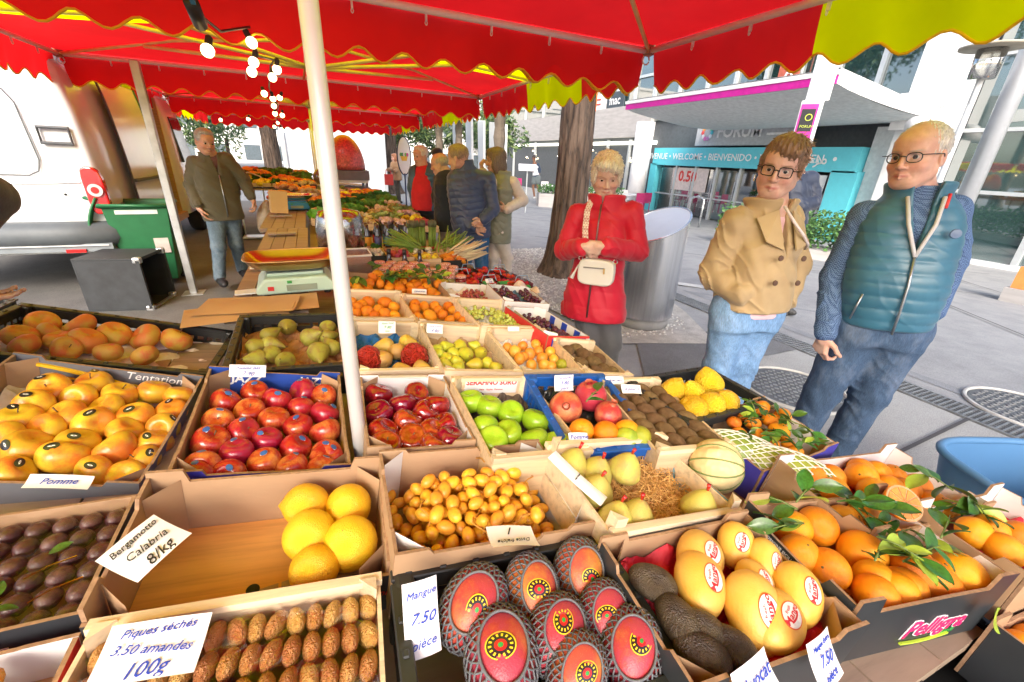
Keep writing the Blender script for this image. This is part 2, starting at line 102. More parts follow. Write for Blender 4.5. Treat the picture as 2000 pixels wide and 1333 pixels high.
 'mand1': [['mandarin',-0.1132,0.1202,-0.03,0.0274],['mandarin',-0.0256,0.1262,-0.03,0.0296],['mandarin',0.0519,0.1231,-0.03,0.033],['mandarin',0.0848,0.0645,-0.03,0.0253],['mandarin',-0.0803,0.043,-0.03,0.024],['mandarin',-0.0441,-0.0181,-0.03,0.0282],['mandarin',-0.1152,-0.0253,-0.03,0.024],['mandarin',0.0088,0.0088,-0.03,0.0242],['mandarin',0.0251,-0.0451,-0.03,0.0283],['mandarin',0.0697,-0.0585,-0.03,0.024],['mandarin',-0.0186,-0.0606,-0.03,0.024],['mandarin',-0.0943,-0.039,-0.03,0.024],['mandarin',-0.0576,0.0834,-0.03,0.024]],
 'mand2': [['mandarin',-0.0881,0.0821,-0.03,0.029],['mandarin',-0.0703,0.1843,-0.03,0.0262],['mandarin',-0.0293,0.1346,-0.03,0.0269],['mandarin',0.0257,0.1597,-0.03,0.0249],['mandarin',0.0981,0.1889,-0.03,0.0267],['mandarin',-0.0383,-0.0063,-0.03,0.0313],['mandarin',0.0281,0.0218,-0.03,0.024],['mandarin',-0.0976,-0.0348,-0.03,0.0244],['mandarin',0.1048,0.1025,-0.03,0.024],['mandarin',0.116,0.009,-0.03,0.024],['mandarin',0.1152,-0.0599,-0.03,0.024],['mandarin',0.0407,-0.0523,-0.03,0.024],['mandarin',0.0292,0.0892,-0.03,0.024]],
 'mango': [['mango',-0.0798,0.0538,-0.012,0.0552],['mango',0.0201,0.0557,-0.012,0.0521],['mango',0.1201,0.0718,-0.012,0.0512],['mango',-0.0614,-0.0289,-0.012,0.0571],['mango',0.0327,-0.0185,-0.012,0.0506],['mango',0.1215,-0.011,-0.012,0.0465],['mango',0.1328,-0.0902,-0.012,0.0514],['mango',0.0358,-0.0792,-0.012,0.045]],
 'ymango': [['ymango',-0.0095,0.0824,-0.015,0.0508],['ymango',-0.0499,0.0196,-0.015,0.052],['ymango',0.0926,0.076,-0.015,0.0406],['ymango',0.1174,0.0293,-0.015,0.0398],['ymango',0.0572,-0.0046,-0.015,0.0387],['ymango',0.0086,-0.0433,-0.015,0.055],['ymango',0.1475,-0.0375,-0.015,0.0487],['ymango',0.0336,-0.0911,-0.015,0.0505],['avocado',-0.1476,-0.0268,-0.015,0.038],['avocado',-0.1079,-0.045,-0.015,0.038],['avocado',-0.1478,-0.075,-0.015,0.038],['avocado',-0.0814,-0.0932,-0.015,0.038],['avocado',-0.1566,0.0436,-0.015,0.038],['avocado',-0.1601,-0.018,-0.015,0.038]],
 'orange': [['orange',-0.1204,0.089,-0.03,0.036],['orange',-0.0475,0.1053,-0.03,0.0392],['orange',0.0369,0.086,-0.03,0.0363],['orange',0.1013,0.0962,-0.03,0.0429],['orange',-0.0143,0.0027,-0.03,0.0426],['orange',0.0831,-0.025,-0.03,0.0427],['torange',0.0667,-0.0975,-0.03,0.048],['orange',0.1637,-0.0787,-0.03,0.0453],['orange',-0.0419,-0.1166,-0.03,0.036],['orange',-0.0598,-0.0548,-0.03,0.036],['orange',-0.173,0.0197,-0.03,0.036],['orange',-0.0111,-0.0771,-0.03,0.036],['orange',-0.0952,-0.1239,-0.03,0.036],['orange',0.105,0.042,-0.03,0.036],['orange',-0.1422,-0.0199,-0.03,0.036],['half',0.1885,0.0707,-0.03,0.0416]],
 'orange2': [['orange',-0.2373,0.0949,-0.02,0.032],['orange',-0.1657,0.0658,-0.02,0.0351],['orange',-0.2082,0.0262,-0.02,0.0327],['orange',-0.0112,0.1005,-0.02,0.0338],['orange',-0.0475,0.0542,-0.02,0.0373],['orange',-0.0803,0.0053,-0.02,0.0351],['orange',-0.003,0.0077,-0.02,0.032],['orange',0.0807,0.0453,-0.02,0.032],['orange',0.1137,-0.0013,-0.02,0.032],['orange',-0.0518,-0.0598,-0.02,0.0379],['orange',0.0744,-0.0853,-0.02,0.032],['orange',0.0486,-0.0073,-0.02,0.032],['orange',0.0365,0.0616,-0.02,0.032],['orange',0.0725,-0.0545,-0.02,0.032]],
 'orange3': [['orange',-0.1175,0.0116,-0.0,0.034],['orange',-0.0609,0.0112,0.0,0.034],['orange',-0.1138,-0.0348,-0.0,0.034],['orange',-0.007,-0.021,-0.0,0.034]],
 'orange4': [['orange',-0.1349,0.1444,-0.03,0.034],['orange',-0.0432,0.1526,-0.03,0.034],['orange',-0.0006,0.1795,-0.03,0.034],['orange',-0.0843,0.1243,-0.03,0.034],['half',0.1344,0.2429,-0.03,0.0398]],
}
DATA['cards'] = [
 [[-0.3033, 0.6561, 0.9728], [0.5981, 0.8011, 0.0217], [-0.7669, 0.5642, 0.3059], 0.088, 0.072, ['Bergamotto', 'Calabria', '8/kg'], 'k', 'price card written Bergamotto Calabria standing on the left wall of the nearly empty box'],
 [[-0.2586, 0.4892, 0.9538], [0.9833, -0.1447, -0.1108], [0.1642, 0.9671, 0.1942], 0.112, 0.07, ['Piques séchés', '3.50 amandes', '100g'], 'b', 'large price card written 3.50 amandes lying over the almond tray'],
 [[0.244, 0.4905, 0.942], [-0.9725, 0.1869, 0.1391], [-0.1574, -0.9673, 0.1988], 0.085, 0.055, ['Datte fraîche', '1'], 'k', 'upside down price card on the front wall of the yellow dates box'],
 [[0.0671, 0.4127, 0.9428], [0.9904, 0.0741, -0.117], [0.0692, 0.4672, 0.8814], 0.05, 0.105, ['Mangue', '7.50', 'pièce'], 'b', 'folded price card written Mangue 7 standing at the left wall of the netted mangoes crate'],
 [[0.5899, 0.1613, 0.9076], [0.9841, 0.1418, -0.1073], [-0.0067, 0.6327, 0.7744], 0.062, 0.062, ['Mangue Extra', '7.50', 'pièce'], 'b', 'price card written Mangue Extra in front of the yellow mangoes'],
 [[0.4606, 0.1771, 0.9231], [0.9841, 0.1418, -0.1073], [-0.0314, 0.7325, 0.68], 0.08, 0.045, ['Avocat'], 'b', 'price card written Avocat in front of the dark avocados'],
 [[-0.2224, 1.2242, 0.9889], [0.9719, 0.0728, -0.2237], [0.1516, 0.5334, 0.8322], 0.085, 0.033, ['Pomme Jazz', '7 90'], 'b', 'small price card on the back wall of the blue apple box'],
 [[-0.5397, 0.9751, 0.9105], [0.9535, -0.0915, -0.287], [0.1915, 0.9195, 0.3432], 0.1, 0.03, ['Pomme'], 'b', 'narrow price card lying at the front of the grey apple box'],
 [[0.6192, 0.96, 0.9382], [0.9924, -0.0783, -0.0948], [0.1173, 0.37, 0.9216], 0.062, 0.048, ['Grenade', '3.80', 'pièce'], 'b', 'price card written Grenade 3.80 on the blue crate of pomegranates'],
 [[0.8223, 0.9727, 0.9003], [0.9495, -0.3091, -0.0535], [0.2936, 0.8158, 0.4983], 0.06, 0.03, ['Kiwi vert'], 'b', 'left one of two price cards behind the kiwi tray'],
 [[0.8394, 0.9101, 0.8984], [0.9381, -0.3421, -0.0534], [0.3222, 0.8059, 0.4967], 0.062, 0.032, ['6 pour 2'], 'b', 'right one of two price cards behind the kiwi tray'],
 [[0.1914, 1.5436, 0.9488], [0.9907, 0.0278, -0.1328], [0.1152, 0.3446, 0.9317], 0.062, 0.045, ['Abate Fetel', '9 80', 'kilo'], 'g', 'price card written Abate Fetel above the pears wrapped in red paper'],
 [[0.3545, 1.4702, 0.9508], [0.9827, -0.0856, -0.1643], [0.1852, 0.4782, 0.8585], 0.06, 0.035, ['Poire Coscia', '4 80'], 'b', 'price card on the back wall of the small pears crate'],
 [[0.6774, 1.4626, 0.9127], [0.9922, -0.0246, -0.1222], [0.1117, 0.6106, 0.784], 0.05, 0.02, [], 'b', 'blank paper slip on the back wall of the loquat crate'],
 [[0.444, 2.1532, 0.8892], [0.9836, -0.1353, -0.1193], [0.1804, 0.7372, 0.6511], 0.075, 0.03, ['Clémentines'], 'b', 'paper card lying on the leafy clementines'],
 [[0.9071, 2.336, 0.8659], [0.9341, 0.3351, -0.1233], [-0.1353, 0.6518, 0.7463], 0.06, 0.03, ['Raisin', '6 80'], 'b', 'paper card between the two trays of dark grapes'],
 [[0.5202, 0.7111, 0.9204], [0.9734, -0.1753, -0.1475], [0.226, 0.841, 0.4916], 0.05, 0.045, ['Pomme', '3.80'], 'b', 'price card at the front right corner of the green apples box'],
 [[0.4303, 0.5812, 0.942], [0.8331, 0.5343, -0.1429], [-0.4529, 0.8073, 0.3782], 0.035, 0.14, ['Poire Comice'], 'k', 'long narrow price card on the left wall of the straw lined pear crate'],
 [[1.0191, 0.5909, 0.8094], [0.9687, -0.0336, -0.2458], [0.1321, 0.9086, 0.3963], 0.07, 0.05, [], 'b', 'blank paper card lying beside the striped melon'],
]
# ------------------------------------------------------------------ helpers
rnd = random.Random(7)
LINK = sc.collection.objects.link

class MB:
    """collects primitive shapes; build() links them as one mesh object"""
    def __init__(s): s.v = []; s.f = []; s.mi = []; s.cur = 0
    def add(s, vs, fs):
        n = len(s.v); s.v.extend([tuple(map(float, p)) for p in vs]); s.f.extend([tuple(i + n for i in f) for f in fs]); s.mi.extend([s.cur] * len(fs)); return s
    def box(s, c, d, M=None):
        x, y, z = d[0] / 2, d[1] / 2, d[2] / 2
        vs = [Vector((a * x, b * y, e * z)) for a in (-1, 1) for b in (-1, 1) for e in (-1, 1)]
        if M is not None: vs = [M @ v for v in vs]
        c = Vector(c); vs = [v + c for v in vs]
        return s.add(vs, [(0, 1, 3, 2), (4, 6, 7, 5), (0, 4, 5, 1), (2, 3, 7, 6), (0, 2, 6, 4), (1, 5, 7, 3)])
    def bar(s, a, b, w, h=None, up=(0, 0, 1)):
        a = Vector(a); b = Vector(b); d = b - a; L = d.length
        if L < 1e-6: return s
        d.normalize(); u = Vector(up)
        if abs(d.dot(u)) > .98: u = Vector((1, 0, 0))
        x = d.cross(u).normalized(); z = x.cross(d)
        M = Matrix((x, d, z)).transposed()
        return s.box((a + b) / 2, (w, L, h or w), M)
    def tube(s, pts, r, n=8, cap=True, close=False):
        pts = [Vector(p) for p in pts]; m = len(pts); rr = r if hasattr(r, '__len__') else [r] * m
        vs = []; prev = None
        for i, p in enumerate(pts):
            a = pts[i - 1] if (i > 0 or close) else p; b = pts[(i + 1) % m] if (i < m - 1 or close) else p
            t = (b - a).normalized()
            if prev is None:
                u = t.orthogonal().normalized()
            else:
                u = (prev - t * prev.dot(t));
                u = u.normalized() if u.length > 1e-6 else t.orthogonal().normalized()
            prev = u; w = t.cross(u)
            for k in range(n):
                an = 2 * PI * k / n; vs.append(p + (u * math.cos(an) + w * math.sin(an)) * rr[i])
        fs = [(i * n + k, i * n + (k + 1) % n, (i + 1) * n + (k + 1) % n, (i + 1) * n + k) for i in range(m - 1) for k in range(n)]
        if close: fs += [((m - 1) * n + k, (m - 1) * n + (k + 1) % n, (k + 1) % n, k) for k in range(n)]
        elif cap: fs += [tuple(range(n))[::-1], tuple((m - 1) * n + k for k in range(n))]
        return s.add(vs, fs)
    def lathe(s, prof, n=16, c=(0, 0, 0), M=None, sx=1, sy=1):
        vs = []; fs = []; c = Vector(c)
        for r_, z in prof:
            for k in range(n):
                a = 2 * PI * k / n; p = Vector((r_ * math.cos(a) * sx, r_ * math.sin(a) * sy, z))
                if M is not None: p = M @ p
                vs.append(p + c)
        m = len(prof)
        fs = [(i * n + k, i * n + (k + 1) % n, (i + 1) * n + (k + 1) % n, (i + 1) * n + k) for i in range(m - 1) for k in range(n)]
        fs += [tuple(range(n))[::-1], tuple((m - 1) * n + k for k in range(n))]
        return s.add(vs, fs)
    def prism(s, poly, z0, z1, M=None):
        n = len(poly); vs = [Vector((x, y, z)) for z in (z0, z1) for x, y in poly]
        if M is not None: vs = [M @ v for v in vs]
        return s.add(vs, [tuple(range(n))[::-1], tuple(range(n, 2 * n))] + [(i, (i + 1) % n, n + (i + 1) % n, n + i) for i in range(n)])
    def quad(s, a, b, c, d): return s.add([a, b, c, d], [(0, 1, 2, 3)])
    def grid(s, fn, nu, nv):
        vs = [fn(i / nu, j / nv) for j in range(nv + 1) for i in range(nu + 1)]
        return s.add(vs, [(j * (nu + 1) + i, j * (nu + 1) + i + 1, (j + 1) * (nu + 1) + i + 1, (j + 1) * (nu + 1) + i) for j in range(nv) for i in range(nu)])
    def mesh(s, name, mats, smooth=False):
        me = bpy.data.meshes.new(name); me.from_pydata(s.v, [], s.f)
        for m in (mats if isinstance(mats, (list, tuple)) else [mats]): me.materials.append(m)
        if any(s.mi): me.polygons.foreach_set('material_index', s.mi)
        if smooth: me.polygons.foreach_set('use_smooth', [True] * len(me.polygons))
        bm = bmesh.new(); bm.from_mesh(me); bmesh.ops.recalc_face_normals(bm, faces=bm.faces); bm.to_mesh(me); bm.free()
        me.update(); return me
    def build(s, name, mats, parent=None, smooth=False, **k):
        return obj(name, s.mesh(name, mats, smooth), parent, **k)

def obj(name, me, parent=None, loc=None, rot=None, scale=None, M=None, label=None, cat=None, group=None, kind=None):
    o = bpy.data.objects.new(name, me); LINK(o)
    if parent: o.parent = parent
    if M is not None: o.matrix_local = M
    if loc is not None: o.location = loc
    if rot is not None: o.rotation_euler = rot
    if scale is not None: o.scale = scale if hasattr(scale, '__len__') else (scale,) * 3
    if label: o['label'] = label
    if cat: o['category'] = cat
    if group: o['group'] = group
    if kind: o['kind'] = kind
    return o
def empty(name, label, cat, loc=(0, 0, 0), M=None, rotz=0, group=None):
    o = bpy.data.objects.new(name, None); LINK(o); o.empty_display_size = .1
    if M is not None: o.matrix_world = M
    else: o.location = loc; o.rotation_euler = (0, 0, rotz)
    o['label'] = label; o['category'] = cat
    if group: o['group'] = group
    return o
def bevel(o, w=.004, seg=2):
    m = o.modifiers.new('bevel', 'BEVEL'); m.width = w; m.segments = seg; m.limit_method = 'ANGLE'; m.angle_limit = R(40); return o

# ------------------------------------------------------------------ materials
MATS = {}
class NT:
    def __init__(s, name):
        s.m = bpy.data.materials.new(name); s.m.use_nodes = True; s.t = s.m.node_tree; s.b = s.t.nodes['Principled BSDF']
    def n(s, typ, **k):
        nd = s.t.nodes.new(typ)
        for a, v in k.items(): setattr(nd, a, v)
        return nd
    def l(s, a, b): s.t.links.new(a, b)
    def set(s, **k):
        for a, v in k.items():
            i = s.b.inputs[a.replace('_', ' ')]
            if isinstance(v, (tuple, list)) and len(v) == 3 and i.type == 'RGBA': v = (*v, 1)
            i.default_value = v
    def coord(s, kind='Object', scale=(1, 1, 1)):
        tc = s.n('ShaderNodeTexCoord'); mp = s.n('ShaderNodeMapping'); s.l(tc.outputs[kind], mp.inputs[0]); mp.inputs['Scale'].default_value = scale
        return mp.outputs[0]
    def noise(s, vec, scale, detail=3, rough=.55):
        nd = s.n('ShaderNodeTexNoise'); nd.inputs['Scale'].default_value = scale; nd.inputs['Detail'].default_value = detail; nd.inputs['Roughness'].default_value = rough
        s.l(vec, nd.inputs['Vector']); return nd
    def ramp(s, fac, stops):
        r = s.n('ShaderNodeValToRGB'); e = r.color_ramp.elements
        while len(e) < len(stops): e.new(.5)
        for q, (p, c) in zip(e, stops): q.position = p; q.color = (*c, 1)
        s.l(fac, r.inputs[0]); return r.outputs[0]
    def mix(s, f, a, b, mode='MIX'):
        m = s.n('ShaderNodeMix', data_type='RGBA', blend_type=mode)
        for sock, v in ((m.inputs[0], f), (m.inputs[6], a), (m.inputs[7], b)):
            if hasattr(v, 'is_output'): s.l(v, sock)
            else: sock.default_value = v if not isinstance(v, tuple) else (*v, 1)
        return m.outputs[2]
    def bump(s, h, st=.3, dist=.002):
        b = s.n('ShaderNodeBump'); b.inputs['Strength'].default_value = st; b.inputs['Distance'].default_value = dist
        s.l(h, b.inputs['Height']); s.l(b.outputs[0], s.b.inputs['Normal']); return b
    def math(s, op, a, b=None):
        m = s.n('ShaderNodeMath', operation=op)
        for i, v in enumerate((a, b)):
            if v is None: continue
            if hasattr(v, 'is_output'): s.l(v, m.inputs[i])
            else: m.inputs[i].default_value = v
        return m.outputs[0]
def dark(c, k): return tuple(max(0, x * k) for x in c)
def M_(name, col, rough=.6, metal=0, var=.15, vs=8, bump=0, bs=60, coord='Object', spec=.5, sheen=0, coat=0, hue=0, emit=None, es=0, trans=0, alpha=1, stretch=(1, 1, 1), dist=.002):
    if name in MATS: return MATS[name]
    t = NT(name); t.set(Roughness=rough, Metallic=metal); t.b.inputs['Specular IOR Level'].default_value = spec
    v = t.coord(coord, stretch); n = t.noise(v, vs, 4)
    c = t.ramp(n.outputs[0], [(.3, dark(col, 1 - var)), (.7, dark(col, 1 + var * .6))])
    if hue:
        oi = t.n('ShaderNodeObjectInfo'); h = t.n('ShaderNodeHueSaturation'); t.l(c, h.inputs['Color'])
        t.l(t.math('ADD', t.math('MULTIPLY', oi.outputs['Random'], hue), .5 - hue / 2), h.inputs['Hue'])
        t.l(t.math('ADD', t.math('MULTIPLY', oi.outputs['Random'], .3), .82), h.inputs['Value']); c = h.outputs[0]
    t.l(c, t.b.inputs['Base Color'])
    if bump: t.bump(t.noise(v, bs, 3).outputs[0], bump, dist)
    if sheen: t.set(Sheen_Weight=sheen)
    if coat: t.set(Coat_Weight=coat, Coat_Roughness=.15)
    if emit: t.set(Emission_Color=emit, Emission_Strength=es)
    if trans: t.set(Transmission_Weight=trans)
    if alpha < 1: t.set(Alpha=alpha)
    MATS[name] = t.m; return t.m
def wood(name, col, scale=1.0):
    t = NT(name); v = t.coord('Object', (4 * scale, 60 * scale, 60 * scale)); n = t.noise(v, 1.0, 5, .6)
    c = t.ramp(n.outputs[0], [(.3, dark(col, .72)), (.5, col), (.75, dark(col, 1.15))])
    oi = t.n('ShaderNodeObjectInfo'); h = t.n('ShaderNodeHueSaturation'); t.l(c, h.inputs['Color']); t.l(t.math('ADD', t.math('MULTIPLY', oi.outputs['Random'], .25), .85), h.inputs['Value'])
    t.l(h.outputs[0], t.b.inputs['Base Color']); t.set(Roughness=.7); t.bump(n.outputs[0], .25, .001); MATS[name] = t.m; return t.m
def cloth(name, col, translucent=.55):
    t = NT(name); v = t.coord('Object'); n = t.noise(v, 2.2, 3); c = t.ramp(n.outputs[0], [(.3, dark(col, .9)), (.7, dark(col, 1.06))])
    t.l(c, t.b.inputs['Base Color']); t.set(Roughness=.75); t.bump(t.noise(v, 5, 3).outputs[0], .35, .02)
    tr = t.n('ShaderNodeBsdfTranslucent'); t.l(c, tr.inputs[0]); mx = t.n('ShaderNodeMixShader'); mx.inputs[0].default_value = translucent
    out = t.t.nodes['Material Output']; t.l(t.b.outputs[0], mx.inputs[1]); t.l(tr.outputs[0], mx.inputs[2]); t.l(mx.outputs[0], out.inputs[0]); MATS[name] = t.m; return t.m
def glassy(name, col=(.9, .95, .95), rough=.03, amount=.85, film=False, fk=.7):
    """thin transparent sheet: mostly see-through with a glossy coat"""
    t = NT(name); out = t.t.nodes['Material Output']
    tp = t.n('ShaderNodeBsdfTransparent'); tp.inputs[0].default_value = (*col, 1)
    gl = t.n('ShaderNodeBsdfGlossy'); gl.inputs['Roughness'].default_value = rough; gl.inputs[0].default_value = (1, 1, 1, 1)
    fr = t.n('ShaderNodeLayerWeight'); fr.inputs[0].default_value = .35
    f = t.math('ADD', t.math('MULTIPLY', fr.outputs['Fresnel'], fk), 1 - amount)
    mx = t.n('ShaderNodeMixShader'); t.l(f, mx.inputs[0]); t.l(tp.outputs[0], mx.inputs[1]); t.l(gl.outputs[0], mx.inputs[2]); t.l(mx.outputs[0], out.inputs[0])
    if film:
        b = t.n('ShaderNodeBump'); b.inputs['Strength'].default_value = .8; b.inputs['Distance'].default_value = .003
        t.l(t.noise(t.coord('Object', (1, 2.2, 1)), 22, 4, .6).outputs[0], b.inputs['Height']); t.l(b.outputs[0], gl.inputs['Normal'])
    MATS[name] = t.m; return t.m

_font = {}
def text_mesh(s, size, mat, shear=0, bold=0, depth=.0004, font=None):
    key = (s, size, mat.name, shear, bold)
    if key in _font: return _font[key]
    cu = bpy.data.curves.new('lettering', 'FONT'); cu.body = s; cu.size = size; cu.shear = shear; cu.align_x = 'CENTER'; cu.align_y = 'CENTER'
    cu.extrude = depth; cu.offset = bold * size; cu.resolution_u = 2
    ob = bpy.data.objects.new('tmp', cu); LINK(ob)
    dg = C.evaluated_depsgraph_get(); me = bpy.data.meshes.new_from_object(ob.evaluated_get(dg)); me.name = 'lettering'
    me.materials.clear(); me.materials.append(mat); bpy.data.objects.remove(ob); _font[key] = me; return me
def text(s, size, mat, parent, M, shear=0, bold=0, name='lettering'):
    return obj(name, text_mesh(s, size, mat, shear, bold), parent, M=M)
def basis(loc, x, y, z=None):
    x = Vector(x).normalized(); y = Vector(y); y = (y - x * y.dot(x)).normalized(); z = x.cross(y)
    m = Matrix((x, y, z)).transposed().to_4x4(); m.translation = Vector(loc); return m
# ------------------------------------------------------------------ smooth bodies grown from distance fields
def smin(a, b, k):
    h = np.clip(.5 + .5 * (b - a) / k, 0, 1); return b * (1 - h) + a * h - k * h * (1 - h)
def smax(a, b, k): return -smin(-a, -b, k)
def wob(p, f, seed=0):
    s = seed * 1.7
    return (np.sin(p[:, 0] * f + p[:, 2] * f * .6 + s) * np.sin(p[:, 1] * f * 1.1 + p[:, 2] * f * .8 + 2 * s) + .5 * np.sin(p[:, 0] * f * 2.1 - p[:, 1] * f * 1.7 + p[:, 2] * f * 1.3 + s)) / 1.5
def fold(p, f, seed=0):
    w = wob(p, f * .45, seed); return (1 - np.abs(np.sin(p[:, 2] * f + (p[:, 0] - p[:, 1]) * f * .55 + 3 * w))) ** 3 * np.clip(.5 + wob(p, f * .3, seed + 5), 0, 1)
def cap(a, b, ra, rb, k=.02, quilt=None, wr=0):
    a = np.array(a, float); b = np.array(b, float); L = np.linalg.norm(b - a)
    def f(p):
        ab = b - a; t = np.clip(((p - a) @ ab) / max(ab @ ab, 1e-9), 0, 1)
        d = np.linalg.norm(p - a - t[:, None] * ab, axis=1) - (ra + (rb - ra) * t)
        if quilt: d -= quilt[1] * (np.sqrt(np.abs(np.sin(PI * t * L / quilt[0] + .4 * wob(p, 14)))) - .5)
        if wr: d -= wr * wob(p, 38, 1) * (.3 + np.abs(t - .5)) + wr * .3 * np.sin(t * L * 75 + 4 * wob(p, 13)) * np.maximum(0, np.abs(t - .5) * 2); d -= wr * 1.1 * fold(p, 42, 2)
        return d
    return f, (a + b) / 2, L / 2 + max(ra, rb) + .03, k
def ell(c, r, M=None, k=.02):
    c = np.array(c, float); r = np.array(r, float); M = np.eye(3) if M is None else M
    def f(p):
        q = (p - c) @ M; s = np.linalg.norm(q / r, axis=1); g = np.linalg.norm(q / (r * r), axis=1)
        return np.where(s < .05, -r.min(), s * (s - 1) / np.maximum(g, 1e-6))
    return f, c, r.max() + .03, k
def loft(o, M, tab, k=.03, quilt=None, wr=0, e=2.3, wave=0):
    """tab rows: z, half width, half depth, front offset; M columns: side, front, up"""
    o = np.array(o, float); tab = np.array(tab, float)
    def f(p):
        q = (p - o) @ M; z = q[:, 2]
        hw = np.interp(z, tab[:, 0], tab[:, 1]); hd = np.interp(z, tab[:, 0], tab[:, 2]); yo = np.interp(z, tab[:, 0], tab[:, 3])
        x = np.abs(q[:, 0]) / hw; y = np.abs(q[:, 1] - yo) / hd
        d = ((x ** e + y ** e) ** (1 / e) - 1) * np.minimum(hw, hd)
        if quilt:
            zz = z + wave * np.sin(q[:, 0] * 60 + q[:, 1] * 60)
            d -= quilt[1] * (np.sqrt(np.abs(np.sin(PI * zz / quilt[0] + .3 * wob(p, 9)))) - .5)
        if wr: d -= wr * wob(p, 17, 2) + wr * .4 * wob(p, 41, 4) + wr * 1.2 * fold(p, 30, 1)
        return smax(d, np.maximum(z - tab[-1, 0], tab[0, 0] - z), .012)
    zc = (tab[0, 0] + tab[-1, 0]) / 2
    rad = math.hypot((tab[-1, 0] - tab[0, 0]) / 2, tab[:, 1].max() + tab[:, 2].max() * .3) + .05
    return f, o + M @ np.array([0, 0, zc]), rad, k
def sub(pr, k=.01): return pr[0], pr[1], pr[2], -k

def field(prims):
    def F(p):
        d = np.full(len(p), 9.0)
        for f, c, r, k in prims:
            m = np.linalg.norm(p - c, axis=1) < r + .12
            if not m.any(): continue
            v = f(p[m])
            if k < 0: d[m] = smax(d[m], -v, -k)
            else: d[m] = smin(d[m], v, k)
        return d
    return F
def surface(prims, h, extra=None):
    """naive surface nets on a sparsely sampled grid; returns verts, quads"""
    F0 = field(prims); F = F0 if extra is None else (lambda p: extra(p, F0(p)))
    lo = np.min([c - r for _, c, r, k in prims if k > 0], axis=0) - 2 * h; hi = np.max([c + r for _, c, r, k in prims if k > 0], axis=0) + 2 * h
    B = 6; n = (np.ceil((hi - lo) / (h * B)).astype(int) + 1)
    ci = np.stack(np.meshgrid(*[np.arange(k) for k in n], indexing='ij'), -1).reshape(-1, 3)
    cc = lo + (ci + .5) * h * B; dc = F(cc)
    act = np.abs(dc) < h * B * 1.15 + .012
    G = np.repeat(np.repeat(np.repeat(np.where(dc > 0, 1., -1.).reshape(n), B, 0), B, 1), B, 2).astype(np.float32)
    off = np.stack(np.meshgrid(*[np.arange(B)] * 3, indexing='ij'), -1).reshape(-1, 3)
    ids = (ci[act][:, None, :] * B + off[None]).reshape(-1, 3)
    vals = np.empty(len(ids), np.float32)
    for i in range(0, len(ids), 400000): vals[i:i + 400000] = F(lo + ids[i:i + 400000] * h)
    G[ids[:, 0], ids[:, 1], ids[:, 2]] = vals
    S = G < 0
    cs = np.zeros(tuple(np.array(S.shape) - 1), np.int8)
    for a in (0, 1):
        for b in (0, 1):
            for c in (0, 1): cs += S[a:S.shape[0] - 1 + a, b:S.shape[1] - 1 + b, c:S.shape[2] - 1 + c]
    cell = np.argwhere((cs > 0) & (cs < 8)); idx = np.full(cs.shape, -1, np.int32); idx[tuple(cell.T)] = np.arange(len(cell))
    acc = np.zeros((len(cell), 3)); cnt = np.zeros(len(cell))
    for ax in range(3):
        for a in (0, 1):
            for b in (0, 1):
                o0 = [0, 0, 0]; o0[(ax + 1) % 3] = a; o0[(ax + 2) % 3] = b; o1 = list(o0); o1[ax] = 1
                g0 = G[tuple((cell + o0).T)]; g1 = G[tuple((cell + o1).T)]; m = (g0 < 0) != (g1 < 0)
                t = np.where(m, g0 / np.where(m, g0 - g1, 1), 0); pt = np.tile(np.array(o0, float), (len(cell), 1)); pt[:, ax] = t
                acc[m] += pt[m]; cnt[m] += 1
    V = lo + (cell + acc / np.maximum(cnt, 1)[:, None]) * h
    Q = []
    for ax in range(3):
        s0 = [slice(None)] * 3; s1 = [slice(None)] * 3; s0[ax] = slice(0, -1); s1[ax] = slice(1, None)
        A = S[tuple(s0)]; Bb = S[tuple(s1)]; e = np.argwhere(A != Bb); u, w = (ax + 1) % 3, (ax + 2) % 3
        e = e[(e[:, u] > 0) & (e[:, w] > 0) & (e[:, u] < cs.shape[u]) & (e[:, w] < cs.shape[w])]
        du = np.eye(3, dtype=int)[u]; dw = np.eye(3, dtype=int)[w]
        q = np.stack([idx[tuple((e - du - dw).T)], idx[tuple((e - dw).T)], idx[tuple(e.T)], idx[tuple((e - du).T)]], 1)
        fl = Bb[tuple(e.T)]; q[fl] = q[fl][:, ::-1]; Q.append(q)
    Q = np.concatenate(Q); Q = Q[(Q >= 0).all(1)]
    return V, Q
def np_mesh(name, V, Q, mat, col=None):
    me = bpy.data.meshes.new(name); me.vertices.add(len(V)); me.vertices.foreach_set('co', V.astype(np.float32).ravel())
    k = Q.shape[1]; me.loops.add(Q.size); me.loops.foreach_set('vertex_index', Q.astype(np.int32).ravel())
    me.polygons.add(len(Q)); me.polygons.foreach_set('loop_start', np.arange(0, Q.size, k, dtype=np.int32)); me.polygons.foreach_set('use_smooth', np.ones(len(Q), bool))
    me.update(calc_edges=True); me.materials.append(mat)
    if col is not None:
        a = me.color_attributes.new('Col', 'FLOAT_COLOR', 'POINT'); a.data.foreach_set('color', np.concatenate([col, np.ones((len(V), 1))], 1).astype(np.float32).ravel())
    return me
